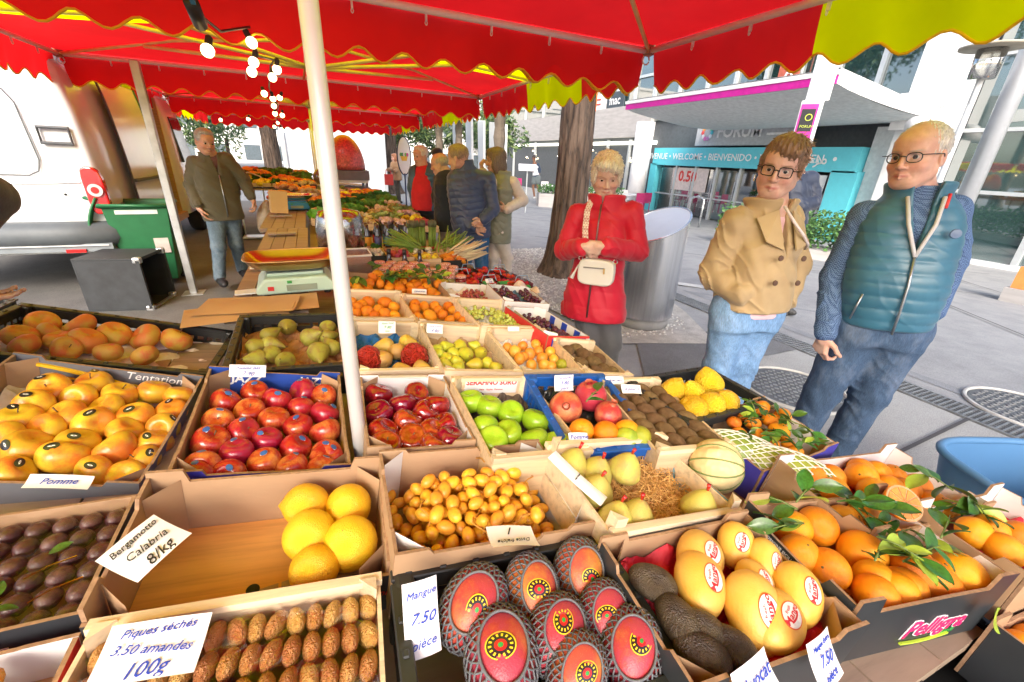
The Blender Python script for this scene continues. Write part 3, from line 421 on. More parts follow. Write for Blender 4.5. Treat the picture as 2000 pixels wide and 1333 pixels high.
# ------------------------------------------------------------------ ground
def gz(x, y):
    t = min(1, max(0, (x - 4.5) / 10.5)); a = t * t * (3 - 2 * t); return -.5 * a
def ground_mat():
    t = NT('plaza_concrete'); v = t.coord('Object'); n1 = t.noise(v, .45, 6, .6); n2 = t.noise(v, 90, 2); n3 = t.noise(v, 3.2, 5, .65)
    c = t.ramp(n1.outputs[0], [(.35, (.20, .21, .225)), (.65, (.28, .29, .305))])
    c = t.mix(.35, c, t.ramp(n3.outputs[0], [(.35, (.2, .2, .205)), (.6, (.42, .42, .42))])); c = t.mix(.25, c, t.ramp(n2.outputs[0], [(.3, (.18, .18, .18)), (.7, (.5, .5, .5))]))
    vo = t.n('ShaderNodeTexVoronoi'); vo.inputs['Scale'].default_value = 2.4; t.l(v, vo.inputs['Vector'])
    c = t.mix(t.math('LESS_THAN', vo.outputs['Distance'], .035), c, (.62, .62, .6)); t.l(c, t.b.inputs['Base Color'])
    t.set(Roughness=.85); t.bump(t.math('ADD', n2.outputs[0], n3.outputs[0]), .35, .006); return t.m
def patch_mat(name, col, var=.25, sc_=2.0):
    t = NT(name); v = t.coord('Object'); n = t.noise(v, sc_, 6, .65); n2 = t.noise(v, 140, 2)
    c = t.ramp(n.outputs[0], [(.33, dark(col, 1 - var)), (.68, dark(col, 1 + var))]); c = t.mix(.35, c, t.ramp(n2.outputs[0], [(.35, dark(col, .5)), (.65, dark(col, 1.6))]))
    t.l(c, t.b.inputs['Base Color']); t.set(Roughness=.9); t.bump(n2.outputs[0], .5, .004); return t.m
mb = MB(); xs = [-150, -60, -30, -15, -8, -4, -2, 0, 2, 3.5, 4.5, 5.5, 6.5, 7.5, 8.5, 9.5, 10.5, 11.5, 12.5, 13.5, 15, 18, 25, 40, 90, 250]; ys = [-90, -40, -20, -10, -5, -2, 0, 2, 4, 6, 8, 10, 13, 16, 20, 25, 32, 45, 70, 120, 260]
nx = len(xs); mb.add([(x, y, gz(x, y)) for y in ys for x in xs], [(j * nx + i, j * nx + i + 1, (j + 1) * nx + i + 1, (j + 1) * nx + i) for j in range(len(ys) - 1) for i in range(nx - 1)])
mb.build('ground', ground_mat(), kind='structure')
def sheet(name, poly, mat, z=.004, sub_=1):
    m = MB(); m.add([(x, y, gz(x, y) + z) for x, y in poly], [tuple(range(len(poly)))]); return m.build(name, mat, kind='structure')
sheet('road', [(-9, -3), (1.0, -3), (1.55, 5), (2.0, 16), (-9, 16)], patch_mat('stall_asphalt', (.13, .125, .12), .3, 1.6), .004)
dk = patch_mat('dark_asphalt', (.16, .165, .175)); lt = patch_mat('pale_slab', (.33, .335, .33), .14, 3)
sheet('pavement', [(1.6, -1.5), (4.0, -1.5), (4.0, 2.25), (2.2, 2.25), (1.6, 1.0)], lt, .008)
sheet('path', [(2.2, 2.25), (4.0, 2.25), (4.1, 2.9), (2.6, 2.85)], dk, .012)
sheet('path', [(4.45, -1), (8.0, -2.2), (9.6, -1.0), (5.6, 2.9), (4.45, 4.2)], patch_mat('grey_asphalt', (.24, .25, .265)), .004)
sheet('kerb', [(4.3, 4.6), (4.42, 4.7), (14.2, -2.6), (14.0, -2.9)], patch_mat('kerb_stone', (.5, .5, .49), .1), .03)
for a, b in (((4.3, 8.4), (13, 1.2)), ((4.4, 12), (14.5, 4.5)), ((5.2, -.6), (9.5, 4.2)), ((7, -2), (13, 5)), ((1.7, .9), (4.0, 1.0)), ((5, 6.5), (9, 11.5)), ((4.6, 17), (14, 9))):
    dx, dy = b[0] - a[0], b[1] - a[1]; l = math.hypot(dx, dy); nx_, ny_ = -dy / l * .012, dx / l * .012; n = 10
    m = MB(); m.add([(a[0] + dx * k / n + s_ * nx_, a[1] + dy * k / n + s_ * ny_, gz(a[0] + dx * k / n, 0) + .022) for k in range(n + 1) for s_ in (-1, 1)], [(2 * k, 2 * k + 1, 2 * k + 3, 2 * k + 2) for k in range(n)]); m.build('paving_joint', M_('joint_dark', (.07, .07, .075), .95), kind='structure')
# drain channel with its grate
st = M_('galvanised', (.33, .35, .37), .45, .6, var=.3, vs=12); blk = M_('pit_black', (.012, .013, .015), .9)
def grate(y0, y1, x0, x1):
    root = empty('drain_grate', 'long steel grate over the drain running across the paving by the standing customers', 'drain', ((x0 + x1) / 2, y0, .012))
    o = MB(); w = x1 - x0; L = y1 - y0; o.box((0, L / 2, -.004), (w, L, .006)); o.build('channel', blk, root)
    f = MB(); f.box((-w / 2, L / 2, 0), (.016, L, .016)); f.box((w / 2, L / 2, 0), (.016, L, .016)); f.build('frame', st, root)
    b = MB()
    for k in range(int(L / .035)): b.box((0, k * .035 + .017, .003), (w - .01, .011, .010))
    for k in range(1, 7): b.box((-w / 2 + k * w / 7, L / 2, .002), (.006, L, .008))
    o = b.build('grate_bar', st, root, kind='stuff')
    return root
grate(-1.0, 4.2, 4.02, 4.24)
def manhole(x, y, r, label):
    root = empty('manhole_cover', label, 'manhole cover', (x, y, .012)); z = gz(x, y)
    f = MB().tube([(r * math.cos(a), r * math.sin(a), 0) for a in np.linspace(0, 2 * PI, 40, endpoint=False)], .014, 6, close=True); f.build('ring', M_('pale_rim', (.5, .5, .48), .8), root)
    d = MB().lathe([(.001, .0), (r - .02, .0), (r - .02, -.004)], 36); d.build('cover', M_('iron', (.17, .18, .19), .55, .5, var=.3), root)
    s_ = MB(); n = int(r / .045)
    for i in range(-n, n + 1):
        for j in range(-n, n + 1):
            if math.hypot(i, j) * .045 < r - .05: s_.box((i * .045, j * .045, .003), (.028, .016, .005), Matrix.Rotation(PI / 4 if (i + j) % 2 else -PI / 4, 3, 'Z'))
    s_.build('stud', M_('iron_stud', (.3, .31, .32), .5, .4), root, kind='stuff')
manhole(3.22, 1.74, .36, 'round iron manhole cover between the woman in beige and the vest man')
manhole(4.62, .90, .34, 'round iron manhole cover beside the drain at the right edge of the photo')
# gravel ring around tree and bin
gm = patch_mat('gravel_bed', (.42, .40, .37), .3, 9)
sheet('gravel', [(2.45, 2.9), (3.35, 2.6), (3.75, 3.4), (4.4, 5.2), (4.0, 7.0), (2.9, 7.4), (2.2, 6.2), (2.25, 4.2)], gm, .016)
pb = MB(); 
for i in range(5200):
    y = rnd.uniform(2.7, 7.2); x = rnd.uniform(2.3, 4.2)
    if y < 2.9 + abs(x - 3) * .4 and y < 3: continue
    if x > 3.3 + (y - 2.7) * .38: continue
    s_ = rnd.uniform(.006, .018) * (1 if y < 4.5 else 1.3); a = rnd.uniform(0, PI); z = .016
    c_, q_ = math.cos(a) * s_, math.sin(a) * s_
    pb.cur = rnd.randrange(3)
    pb.add([(x + c_, y + q_, z), (x - q_, y + c_, z), (x - c_, y - q_, z), (x + q_, y - c_, z), (x, y, z + s_ * .8)], [(0, 1, 4), (1, 2, 4), (2, 3, 4), (3, 0, 4)])
pb.build('gravel', [M_('pebble_a', (.55, .53, .5), .9), M_('pebble_b', (.34, .32, .3), .9), M_('pebble_c', (.68, .66, .62), .9)], label='pale loose gravel round the foot of the tree and the steel bin', cat='gravel', kind='stuff')
cg = MB()
for x, y in ((7.0, 2.1), (8.5, 9.0), (6.2, 7.0), (5.0, 9.5), (10.5, 4.2)): pass
# ------------------------------------------------------------------ trees
def bark_mat():
    t = NT('pine_bark'); v = t.coord('Object', (1, 1, .16)); n = t.noise(v, 13, 6, .65); vo = t.n('ShaderNodeTexVoronoi', feature='DISTANCE_TO_EDGE'); vo.inputs['Scale'].default_value = 11
    w = t.mix(.12, v, n.outputs['Color']); t.l(w, vo.inputs['Vector'])
    c = t.ramp(vo.outputs['Distance'], [(.02, (.012, .009, .008)), (.12, (.10, .06, .04)), (.4, (.17, .115, .08))]); c = t.mix(.45, c, t.ramp(n.outputs[0], [(.35, (.04, .028, .02)), (.65, (.24, .18, .14))]))
    t.l(c, t.b.inputs['Base Color']); t.set(Roughness=.95); t.bump(t.math('ADD', vo.outputs['Distance'], t.math('MULTIPLY', n.outputs[0], .35)), 1.0, .03); return t.m
bark = bark_mat(); leafm = [M_('pine_leaf_%d' % i, c, .6, var=.3, vs=2) for i, c in enumerate([(.045, .10, .03), (.075, .15, .045), (.03, .07, .028)])]
def crown(root, c, r, n, size, mats=leafm, flat=.6, name='crown'):
    cl = [(Vector(c) + Vector((rnd.gauss(0, .45) * r, rnd.gauss(0, .45) * r, rnd.gauss(0, .35) * r * flat)), rnd.uniform(.22, .5) * r) for _ in range(16)]
    m = MB()
    for i in range(n):
        q, rr = cl[i % 16]; v = Vector((rnd.gauss(0, 1), rnd.gauss(0, 1), rnd.gauss(0, .75))).normalized() * rr * rnd.uniform(.55, 1.1)
        p = q + v; u = Vector((rnd.gauss(0, 1), rnd.gauss(0, 1), rnd.gauss(0, 1))).normalized(); w = u.orthogonal().normalized(); s_ = size * rnd.uniform(.6, 1.4)
        m.cur = rnd.randrange(3); m.add([p - u * s_, p + w * s_ * .35, p + u * s_, p - w * s_ * .35], [(0, 1, 2, 3)])
    return m.build(name, mats, root)
def pine(x, y, h, r, label, cr=3.2, n=5000, group=None, leafsize=.16):
    root = empty('pine_tree', label, 'tree', (x, y, gz(x, y)), group=group)
    def fn(a, b):
        th = a * 2 * PI; z = -.1 + (b ** 1.4) * h * .8; fl = 1 + .55 * math.exp(-z / .22) + .12 * math.exp(-z / 1.2); ridg = .10 * (abs(math.sin(th * 7 + 1.1 * math.sin(z * 1.9) + .5 * math.sin(z * 5.3))) ** .5 - .6) + .05 * math.sin(z * 6.1 + th * 9) * math.sin(th * 15 + z) + .10 * math.exp(-z / .3) * math.sin(th * 5 + 1)
        rr = r * (1 - .35 * b) * (fl + ridg); return (rr * math.cos(th) + .02 * math.sin(z * 1.1), rr * math.sin(th), z)
    MB().grid(fn, 84, 110).build('trunk', bark, root, True)
    for k in range(7):
        a = rnd.uniform(0, 2 * PI); z = h * rnd.uniform(.6, .78); L = cr * rnd.uniform(.5, .9)
        MB().tube([(0, 0, z), (math.cos(a) * L * .5, math.sin(a) * L * .5, z + h * .08), (math.cos(a) * L, math.sin(a) * L, z + h * .13)], [r * .4, r * .25, .03], 7).build('limb', bark, root, True)
    crown(root, (0, 0, h * .93), cr, n, leafsize); return root
pine(3.28, 5.42, 11.5, .235, 'tall pine with deeply furrowed brown bark rising behind the woman in red', 4.2, 4200)
pine(-1.4, 21.5, 9, .33, 'grey trunked tree far behind the walking seller', 3, 2500)
pine(-.95, 24.5, 9, .2, 'thinner tree just right of the grey trunked tree far behind the seller', 3, 2500)
pine(3.0, 19.5, 9, .36, 'broad grey trunk beside the oval standing sign', 3, 1500)
for k, (x, y, h_) in enumerate([(-9, 7, 12), (-9, 14, 13), (-9, 20, 14), (-9.5, 26, 14), (-10, 33, 15), (-2, -9, 11)]): pine(x, y, h_, .25, 'dark green pine mirrored in the upper glazing of the shopping centre', 4.8, 4200, 'pines standing across the plaza', .22)
def palm(x, y, h, r, label, n=22, L=1.6, dead=False):
    root = empty('palm_tree', label, 'palm', (x, y, gz(x, y) - .05))
    MB().tube([(0, 0, z) for z in np.linspace(0, h, 14)], [r * (1.15 if k % 2 else .92) for k in range(14)], 10).build('trunk', M_('palm_trunk', (.20, .16, .12), .95, bump=1, bs=18, dist=.03), root)
    g = M_('palm_dead', (.32, .25, .12), .8) if dead else None; lm = [M_('palm_leaf', (.07, .14, .045), .5), M_('palm_leaf_light', (.16, .22, .08), .5)]
    for k in range(n):
        a = k * 2.4; el = rnd.uniform(-.5, .9); m = MB(); d = Vector((math.cos(a) * math.cos(el), math.sin(a) * math.cos(el), math.sin(el))); sd_ = Vector((-math.sin(a), math.cos(a), 0)); c0 = Vector((0, 0, h)); t0 = c0 + d * L * .45
        for j in range(-7, 8):
            q = (d + sd_ * j * .14 + Vector((0, 0, -.25 - .05 * abs(j)))).normalized(); e = t0 + q * L * .6; w = q.cross(sd_).normalized() if abs(j) > 9 else sd_ * .03
            m.add([t0, t0 + q * L * .3 + w, e, t0 + q * L * .3 - w], [(0, 1, 2, 3)])
        m.bar(c0, t0, .02); m.build('frond', g if dead and k % 2 else lm[k % 2], root)
palm(5.7, 21.6, 3.9, .16, 'leftmost palm behind the group of customers'); palm(6.6, 21.4, 4.1, .16, 'middle palm behind the group of customers'); palm(6.6, 16.3, 4.4, .2, 'nearest palm with brown hanging fronds right of the customers', dead=True)
# far greenery and pale low buildings closing the square
def far_block(x, y, w, d, h, label, m, win=True):
    root = empty('building', label, 'building', (x, y, -.6)); MB().box((0, 0, h / 2), (w, d, h)).build('wall', m, root); MB().box((0, 0, h + .15), (w + .4, d + .4, .3)).build('roof', m, root)
    gm_ = M_('far_glass', (.12, .15, .17), .15)
    if win:
        for k in range(int(w / 3)):
            for l in range(int(h / 3.2)): MB().box((-w / 2 + 1.6 + k * 3, -d / 2 - .02, 1.6 + l * 3.1), (1.5, .08, 1.5)).build('window', gm_, root)
pw = M_('pale_render', (.78, .77, .73), .8, var=.08, vs=1)
far_block(-14, 62, 34, 10, 12, 'long pale building far beyond the walking seller', pw); far_block(14, 52, 16, 10, 7, 'pale low building far behind the palms', pw)
for x, y, r, l in ((-6, 44, 3.4, 'left bushy tree in front of the long pale building'), (2, 40, 2.6, 'round green tree beyond the white shop'), (8, 31, 2.4, 'green tree behind the middle palm'), (11, 28, 2.4, 'green tree between the palms and the concrete front'), (4.3, 34, 2.6, 'pale green tree behind the leftmost palm')):
    root = empty('leafy_tree', l, 'tree', (x, y, -.3)); MB().tube([(0, 0, 0), (.1, 0, 2.4)], .14, 8).build('trunk', bark, root); crown(root, (0, 0, 3.6), r, 2600, .2, [M_('leaf_mid', (.10, .17, .06), .6), M_('leaf_pale', (.19, .26, .09), .6), M_('leaf_deep', (.05, .10, .04), .6)], .8)  # three leaf greens, picked at random for each leaf
# ------------------------------------------------------------------ shopping centre front
def coated_glass():
    t = NT('coated_glass'); t.l(t.ramp(t.noise(t.coord('Object'), .35, 3).outputs[0], [(.35, (.012, .035, .038)), (.65, (.05, .10, .10))]), t.b.inputs['Base Color']); t.set(Roughness=.03, Specular_IOR_Level=1.0, IOR=2.2, Coat_Weight=.6); return t.m
GL = coated_glass(); frame_m = M_('alu_frame', (.62, .66, .68), .35, .4, var=.06); white_p = M_('white_panel', (.82, .83, .84), .45, var=.03); teal = M_('teal_panel', (.12, .60, .72), .5, var=.05); conc = M_('board_marked_concrete', (.46, .44, .43), .9, var=.15, vs=1.4, bump=.5, bs=6, stretch=(1, 1, 6)); lamp_e = M_('ceiling_lamp', (1, .9, .7), emit=(1, .8, .5), es=6)
FX = 16.0
def pane(root, y0, y1, z0, z1, x=FX, mat=GL, name='pane'): return MB().box((x, (y0 + y1) / 2, (z0 + z1) / 2), (.04, abs(y1 - y0), z1 - z0)).build(name, mat, root)
def post(root, y, z0, z1, w=.12, x=FX - .05, mat=frame_m, name='mullion'): return MB().box((x, y, (z0 + z1) / 2), (.16, w, z1 - z0)).build(name, mat, root)
def rail(root, y0, y1, z, h=.1, x=FX - .05, mat=frame_m, name='rail'): return MB().box((x, (y0 + y1) / 2, z), (.17, abs(y1 - y0), h)).build(name, mat, root)
bld = empty('shopping_centre', 'glass and concrete shopping centre front with tall windows behind the customers', 'building', (0, 0, 0))
MB().box((20.5, 12, 5), (8.8, 60, 11.5)).build('wall', M_('interior_dark', (.10, .11, .12), .8), bld)
ys_ = [19.2, 17.5, 15.9, 14.45, 13.1, 11.8, 10.5, 9.2, 8.0]
for a, b in zip(ys_, ys_[1:]):
    pane(bld, a, b, 3.6, 6.35); pane(bld, a, b, 6.45, 9.5)
    post(bld, b, 3.5, 9.8, .14)
post(bld, 19.2, 3.5, 9.8, .2); rail(bld, 19.2, 8, 6.4); rail(bld, 10.5, 8.0, 3.55, .18); pane(bld, 14.7, 8.0, 3.05, 3.45)
MB().box((FX - .3, 7.35, 4.5), (1.0, 1.1, 11)).build('pylon', white_p, bld); MB().box((FX - .1, 8.25, 1.2), (.5, .75, 3.4)).build('side_panel', M_('pale_concrete', (.72, .74, .74)), bld); MB().box((FX - .95, 7.3, 3.2), (.06, 1.4, .9)).build('sign_panel', white_p, bld)
text('LE FORUM', .2, M_('grey_print', (.55, .5, .5)), bld, basis((FX - 1.0, 7.3, 3.25), (0, -1, 0), (0, 0, 1)))
ys2 = [6.7, 4.6, 2.5, .4, -1.7, -4]
for i, (a, b) in enumerate(zip(ys2, ys2[1:])):
    for z0, z1 in ((-.45, 1.25), (1.32, 2.7), (2.8, 4.4), (4.5, 7.2), (7.3, 10)): pane(bld, a, b, z0, z1)
    post(bld, b, -.5, 10)
for z in (1.28, 2.75, 4.45, 7.25): rail(bld, 6.7, -4, z, .09)
rail(bld, 6.7, -4, -.45, .14, mat=white_p)
# upper left part: dark windows over a concrete band, terrace below
MB().box((FX + .1, 33.4, 3.65), (.7, 28.8, 1.5)).build('concrete_band', conc, bld)
for a, b in ((19.2, 20.7), (20.7, 22.2), (22.2, 23.7), (23.7, 25.2), (25.2, 28), (28, 31), (31, 34), (34, 37.5)):
    pane(bld, a, b, 4.45, 5.6); pane(bld, a, b, 5.7, 9); post(bld, b, 4.4, 9.2, .16)
rail(bld, 19.2, 37.5, 5.65, .12)
for a in range(6): MB().box((FX - .2, 38.5 + a * 1.6, 6.0), (.2, 1.3, 2.6)).build('light_panel', M_('bright_blind', (.85, .85, .8)), bld)
MB().box((FX - .15, 24.1, 4.75), (.1, 1.9, .85)).build('sign_panel', white_p, bld); MB().box((FX - .15, 22.25, 4.75), (.1, 1.5, .85)).build('sign_panel', M_('dark_sign', (.06, .08, .10), .5), bld)
text('fnac', .62, white_p, bld, basis((FX - .22, 22.25, 4.75), (0, -1, 0), (0, 0, 1)), bold=.02); 
for z in (4.92, 4.68): MB().box((FX - .22, 24.1, z), (.02, 1.0, .07)).build('stripe', M_('red_print', (.7, .1, .08)), bld)
for a, b in ((18.6, 20.6), (20.6, 22.6), (22.6, 24.6), (24.6, 28), (28, 32), (32, 36)):
    pane(bld, a, b, -.4, 2.35, FX + .3, mat=glassy('shop_glass', (.5, .55, .55), .03, .8)); post(bld, b, -.5, 2.8, .1)
rail(bld, 18.6, 36, 2.62, .16, mat=M_('lit_fascia', (.8, .8, .75), emit=(1, .95, .8), es=1.2))
for k in range(26): MB().lathe([(.02, -.05), (.09, -.02), (.09, .02), (.02, .05)], 8, (FX + rnd.uniform(.1, .25), rnd.uniform(18.8, 34), rnd.uniform(1.5, 2.3))).build('pendant_lamp', lamp_e, bld)
# entrance with teal surround
ent = empty('entrance', 'glazed entrance doors in a turquoise surround lettered in many languages', 'entrance', (0, 0, 0))
EX = FX - .45
MB().box((EX, 13.25, 1.97), (.5, 9.2, .74)).build('fascia', teal, ent); MB().box((EX, 17.75, .55), (.5, .42, 2.2)).build('jamb', teal, ent); MB().box((EX, 8.95, .55), (.5, .8, 2.2)).build('jamb', teal, ent)
wl = M_('white_letter', (.9, .92, .93), .5)
for s_, y in (('BIENVENUE • WELCOME • BIENVENIDO • WILLKOMMEN', 14.2), ('ﺎﺒﺣﺮﻣ •', 9.9)): text(s_, .36 if len(s_) > 12 else .46, wl, ent, basis((EX - .27, y, 1.97), (0, -1, 0), (0, 0, 1)), bold=.012)
for i, (a, b) in enumerate(zip(np.linspace(17.5, 9.4, 8), np.linspace(17.5, 9.4, 8)[1:])):
    d = pane(ent, a - .05, b + .05, -.45, 1.5, EX, GL if i % 2 else glassy('door_glass', (.35, .4, .42), .03, .75), 'door_pane'); post(ent, b, -.5, 1.6, .1, EX - .03)
    MB().bar((EX - .12, b + .12, .2), (EX - .12, b + .12, 1.1), .03).build('handle', M_('steel_bar', (.7, .72, .74), .25, .9), ent)
    rail(ent, a, b, .35, .05, EX - .03)
MB().box((EX - .06, 15.5, 1.05), (.02, 2.1, .95)).build('poster', M_('pale_poster', (.78, .66, .62)), ent); text('0.50', .62, M_('poster_red', (.72, .06, .05)), ent, basis((EX - .08, 15.6, 1.15), (0, -1, 0), (0, 0, 1)), bold=.03)
MB().box((EX - .06, 9.75, 1.2), (.02, .42, .6)).build('paper_notice', white_p, ent)
MB().box((FX - .35, 13.2, 2.9), (.3, 4.7, .95)).build('sign_board', M_('grey_sign', (.50, .53, .56), .5), ent); text('FORUM', .62, wl, ent, basis((FX - .52, 13.4, 2.92), (0, -1, 0), (0, 0, 1)), bold=.03)
for y in (11.7,):
    for z in (3.05, 2.8): MB().box((FX - .52, y, z), (.01, .9, .08)).build('small_lettering', wl, ent)
for k in range(10):
    a = k * 2 * PI / 10; MB().lathe([(.01, -.01), (.085, 0), (.01, .01)], 10, (FX - .53, 14.95 + .24 * math.cos(a), 2.92 + .24 * math.sin(a)), Matrix.Rotation(PI / 2, 3, 'Y')).build('logo_dot', M_('logo_%d' % k, [(.8, .1, .1), (.9, .4, .1), (.9, .7, .1), (.5, .75, .15), (.1, .6, .3), (.1, .6, .7), (.8, .85, .9), (.6, .3, .6), (.8, .2, .5), (.85, .8, .85)][k]), ent)
# swooping porch roof
hull = empty('porch_roof', 'white boat shaped concrete porch roof with a magenta edge over the entrance', 'porch', (0, 0, 0))
def hf(a, b):
    y = 14.7 - a * 7.5; s_ = math.sin(PI * min(max(a, .001), .999)) ** .35; x = 11 + b * 5; z = 3.42 - .40 * math.sin(b * PI / 2) ** .8 - .16 * s_ * math.sin(PI * b); return (x, y, z)
MB().grid(hf, 40, 14).build('soffit', M_('pale_concrete', (.72, .74, .74), .8, var=.06), hull, True)
MB().add([(11, 14.7, 3.72), (11, 7.2, 3.72), (16, 7.2, 3.14), (16, 14.7, 3.14)], [(0, 1, 2, 3)]).build('top_slab', white_p, hull)
for yy in (14.7, 7.2): 
    m = MB(); pts = [(11, yy, 3.72)] + [(11 + b * 5, yy, 3.42 - .40 * math.sin(b * PI / 2) ** .8) for b in np.linspace(0, 1, 12)] ; pts.append((16, yy, 3.14)); m.add(pts, [tuple(range(len(pts)))]); m.build('end_cheek', white_p, hull)
MB().box((10.97, 10.95, 3.49), (.06, 7.5, .17)).build('magenta_band', M_('magenta_paint', (.55, .01, .30), .5), hull); MB().box((10.96, 10.95, 3.63), (.08, 7.56, .1)).build('white_edge', white_p, hull)
MB().lathe([(.42, -.5), (.42, 3.4)], 24, (14.6, 17.9, 0)).build('column', white_p, bld, True); MB().tube([(14, 6.9, 2.75), (15.8, 6.9, 2.75)], .22, 14).build('pipe', white_p, bld, True)
MB().box((FX - .3, 12.05, 5.2), (.08, .75, 2.3)).build('hanging_banner', M_('brick_red_banner', (.42, .10, .06), .7), bld); text('pona', .62, white_p, bld, basis((FX - .36, 12.05, 5.1), (0, 0, 1), (0, 1, 0)), bold=.02)
# tall round column and lamp at the right
MB().tube([(13, 4.95, -.5), (13, 4.95, 9)], .17, 20).build('round_column', M_('column_metal', (.55, .58, .62), .3, .5, var=.05), bld, True)
lp = empty('street_lamp', 'street lamp with a flat round shade and clear lantern by the round column', 'street lamp', (10.15, 4.32, gz(10.15, 4.3)))
MB().tube([(0, 0, 0), (0, 0, 3.0)], [.06, .045], 10).build('pole', M_('lamp_grey', (.5, .52, .53), .5), lp, True); MB().lathe([(.02, 3.86), (.42, 3.80), (.42, 3.77), (.1, 3.76)], 24).build('shade', M_('lamp_shade', (.42, .38, .30), .6), lp, True); MB().lathe([(.17, 3.35), (.19, 3.76)], 18).build('lantern_glass', glassy('lantern', (.9, .9, .85), .05, .6), lp, True)
MB().tube([(0, 0, 3.0), (0, 0, 3.35)], .05, 8).build('stem', M_('lamp_grey', (.5, .52, .53)), lp)
# totem and flag
tt = empty('totem_sign', 'slim magenta information totem behind the woman in the beige jacket', 'sign', (7.4, 5.13, -.1))
tm_ = basis((0, 0, 0), (.56, -.83, 0), (0, 0, 1)); 
MB().box((0, 0, 1.35), (.30, 2.7, .09), tm_.to_3x3()).build('panel', white_p, tt, loc=(0, 0, 0)); tt_z = Vector((-.83, -.56, 0)) 
for nm, c_, s_, m_ in (('magenta_face', (-.02, 1.75), (.235, 1.8), M_('magenta_sign', (.62, .03, .33), .5)), ('black_square', (-.02, 2.42), (.19, .32), M_('sign_black', (.02, .02, .025), .5))):
    f_ = MB(); X_ = Vector((.56, -.83, 0)); f_.box(X_ * c_[0] + Vector((0, 0, c_[1])) + tt_z * (.052 if nm[0] == 'm' else .056), (s_[0], s_[1], .01), tm_.to_3x3()); f_.build(nm, m_, tt)
text('FORUM', .055, M_('lime_print', (.6, .7, .1)), tt, basis(Vector((-.0, 0, 2.33)) + tt_z * .064, X_, (0, 0, 1))); MB().tube([Vector((0, 0, 2.46)) + tt_z * .066 + X_ * .045 * math.cos(a) + Vector((0, 0, .045 * math.sin(a))) for a in np.linspace(0, 2 * PI, 14, endpoint=False)], .007, 6, close=True).build('logo_ring', M_('lime_print', (.6, .7, .1)), tt)
text('marché', .13, white_p, tt, basis(Vector((0, 0, 1.85)) + tt_z * .06 - X_ * .05, (0, 0, 1), -X_), bold=.01); text('plein air', .12, white_p, tt, basis(Vector((0, 0, 1.8)) + tt_z * .06 + X_ * .05, (0, 0, 1), -X_), bold=.01)
fl = empty('flag_pole', 'white pole with a narrow white banner above the magenta totem', 'flag', (7.34, 5.2, -.1)); MB().tube([(0, 0, 0), (0, 0, 4.2)], .022, 8).build('pole', white_p, fl); MB().box((.09, -.13, 3.35), (.28, 1.3, .02), tm_.to_3x3()).build('banner', white_p, fl)
mc = empty('banner', 'orange hanging banner with a yellow arch mark right of the pine trunk', 'banner', (12.2, 18.9, 0)); MB().box((0, 0, 4.35), (.05, .62, 1.3)).build('sheet', M_('orange_banner', (.75, .18, .04), .7), mc); MB().tube([(0, 0, gz(12, 19)), (0, 0, 3.7)], .05, 8).build('pole', white_p, mc)
for s_ in (-1, 1): MB().tube([(-.04, s_ * .11 + .11 * math.cos(a), 4.1 + .6 * math.sin(a)) for a in np.linspace(0, PI, 10)], .03, 6).build('arch', M_('arch_yellow', (.9, .62, .05), .5), mc)
# hedge trough, low planters, hand rails
def planter(x, y, L, w, hgt, rot, label, leaf, n=2200, hh=.45):
    root = empty('planter', label, 'planter', (x, y, gz(x, y)), rotz=rot); MB().box((0, 0, hgt / 2), (L, w, hgt)).build('trough', conc, root); m = MB()
    for i in range(n):
        p = Vector((rnd.uniform(-L / 2, L / 2), rnd.uniform(-w / 2, w / 2) * 1.1, hgt + rnd.random() ** .7 * hh * (1 + .25 * math.sin(i)))); u = Vector((rnd.gauss(0, 1), rnd.gauss(0, 1), rnd.gauss(0, .8))).normalized(); q = u.orthogonal().normalized(); s_ = rnd.uniform(.03, .065); m.cur = rnd.randrange(3); m.add([p - u * s_, p + q * s_ * .6, p + u * s_, p - q * s_ * .6], [(0, 1, 2, 3)])
    m.build('foliage', leaf, root)
hl = [M_('hedge_a', (.06, .16, .04), .5), M_('hedge_b', (.11, .24, .06), .5), M_('hedge_c', (.04, .10, .03), .5)]
planter(10.6, 7.0, 3.2, .9, .22, R(-62), 'clipped green hedge in a low concrete trough before the entrance', hl, 3800, .7)
planter(9.9, 15.6, 3.4, .8, .6, R(-20), 'grey planter with low greenery beside the running man', hl, 1500, .3)
root = empty('menu_stand', 'white slanted menu board on a stand left of the runner', 'menu board', (6.1, 12.7, 0)); MB().tube([(0, 0, 0), (0, 0, 1.25)], .02, 8).build('post', frame_m, root); MB().box((0, 0, 1.33), (.55, .35, .03), Euler((.5, 0, -.4)).to_matrix()).build('board', white_p, root)
for k, (x, y) in enumerate(((12.5, 12.2), (11.6, 9.0))):
    root = empty('hand_rail', ['steel hand rail loop left of the woman in beige', 'steel hand rail loop directly behind the woman in beige'][k], 'railing', (x, y, gz(x, y))); MB().tube([(0, 0, 0), (0, 0, .95), (.05, -.25, 1.05), (.1, -.5, .95), (.1, -.5, 0)], .035, 8).build('rail', M_('steel_bar', (.7, .72, .74), .25, .9), root, True)
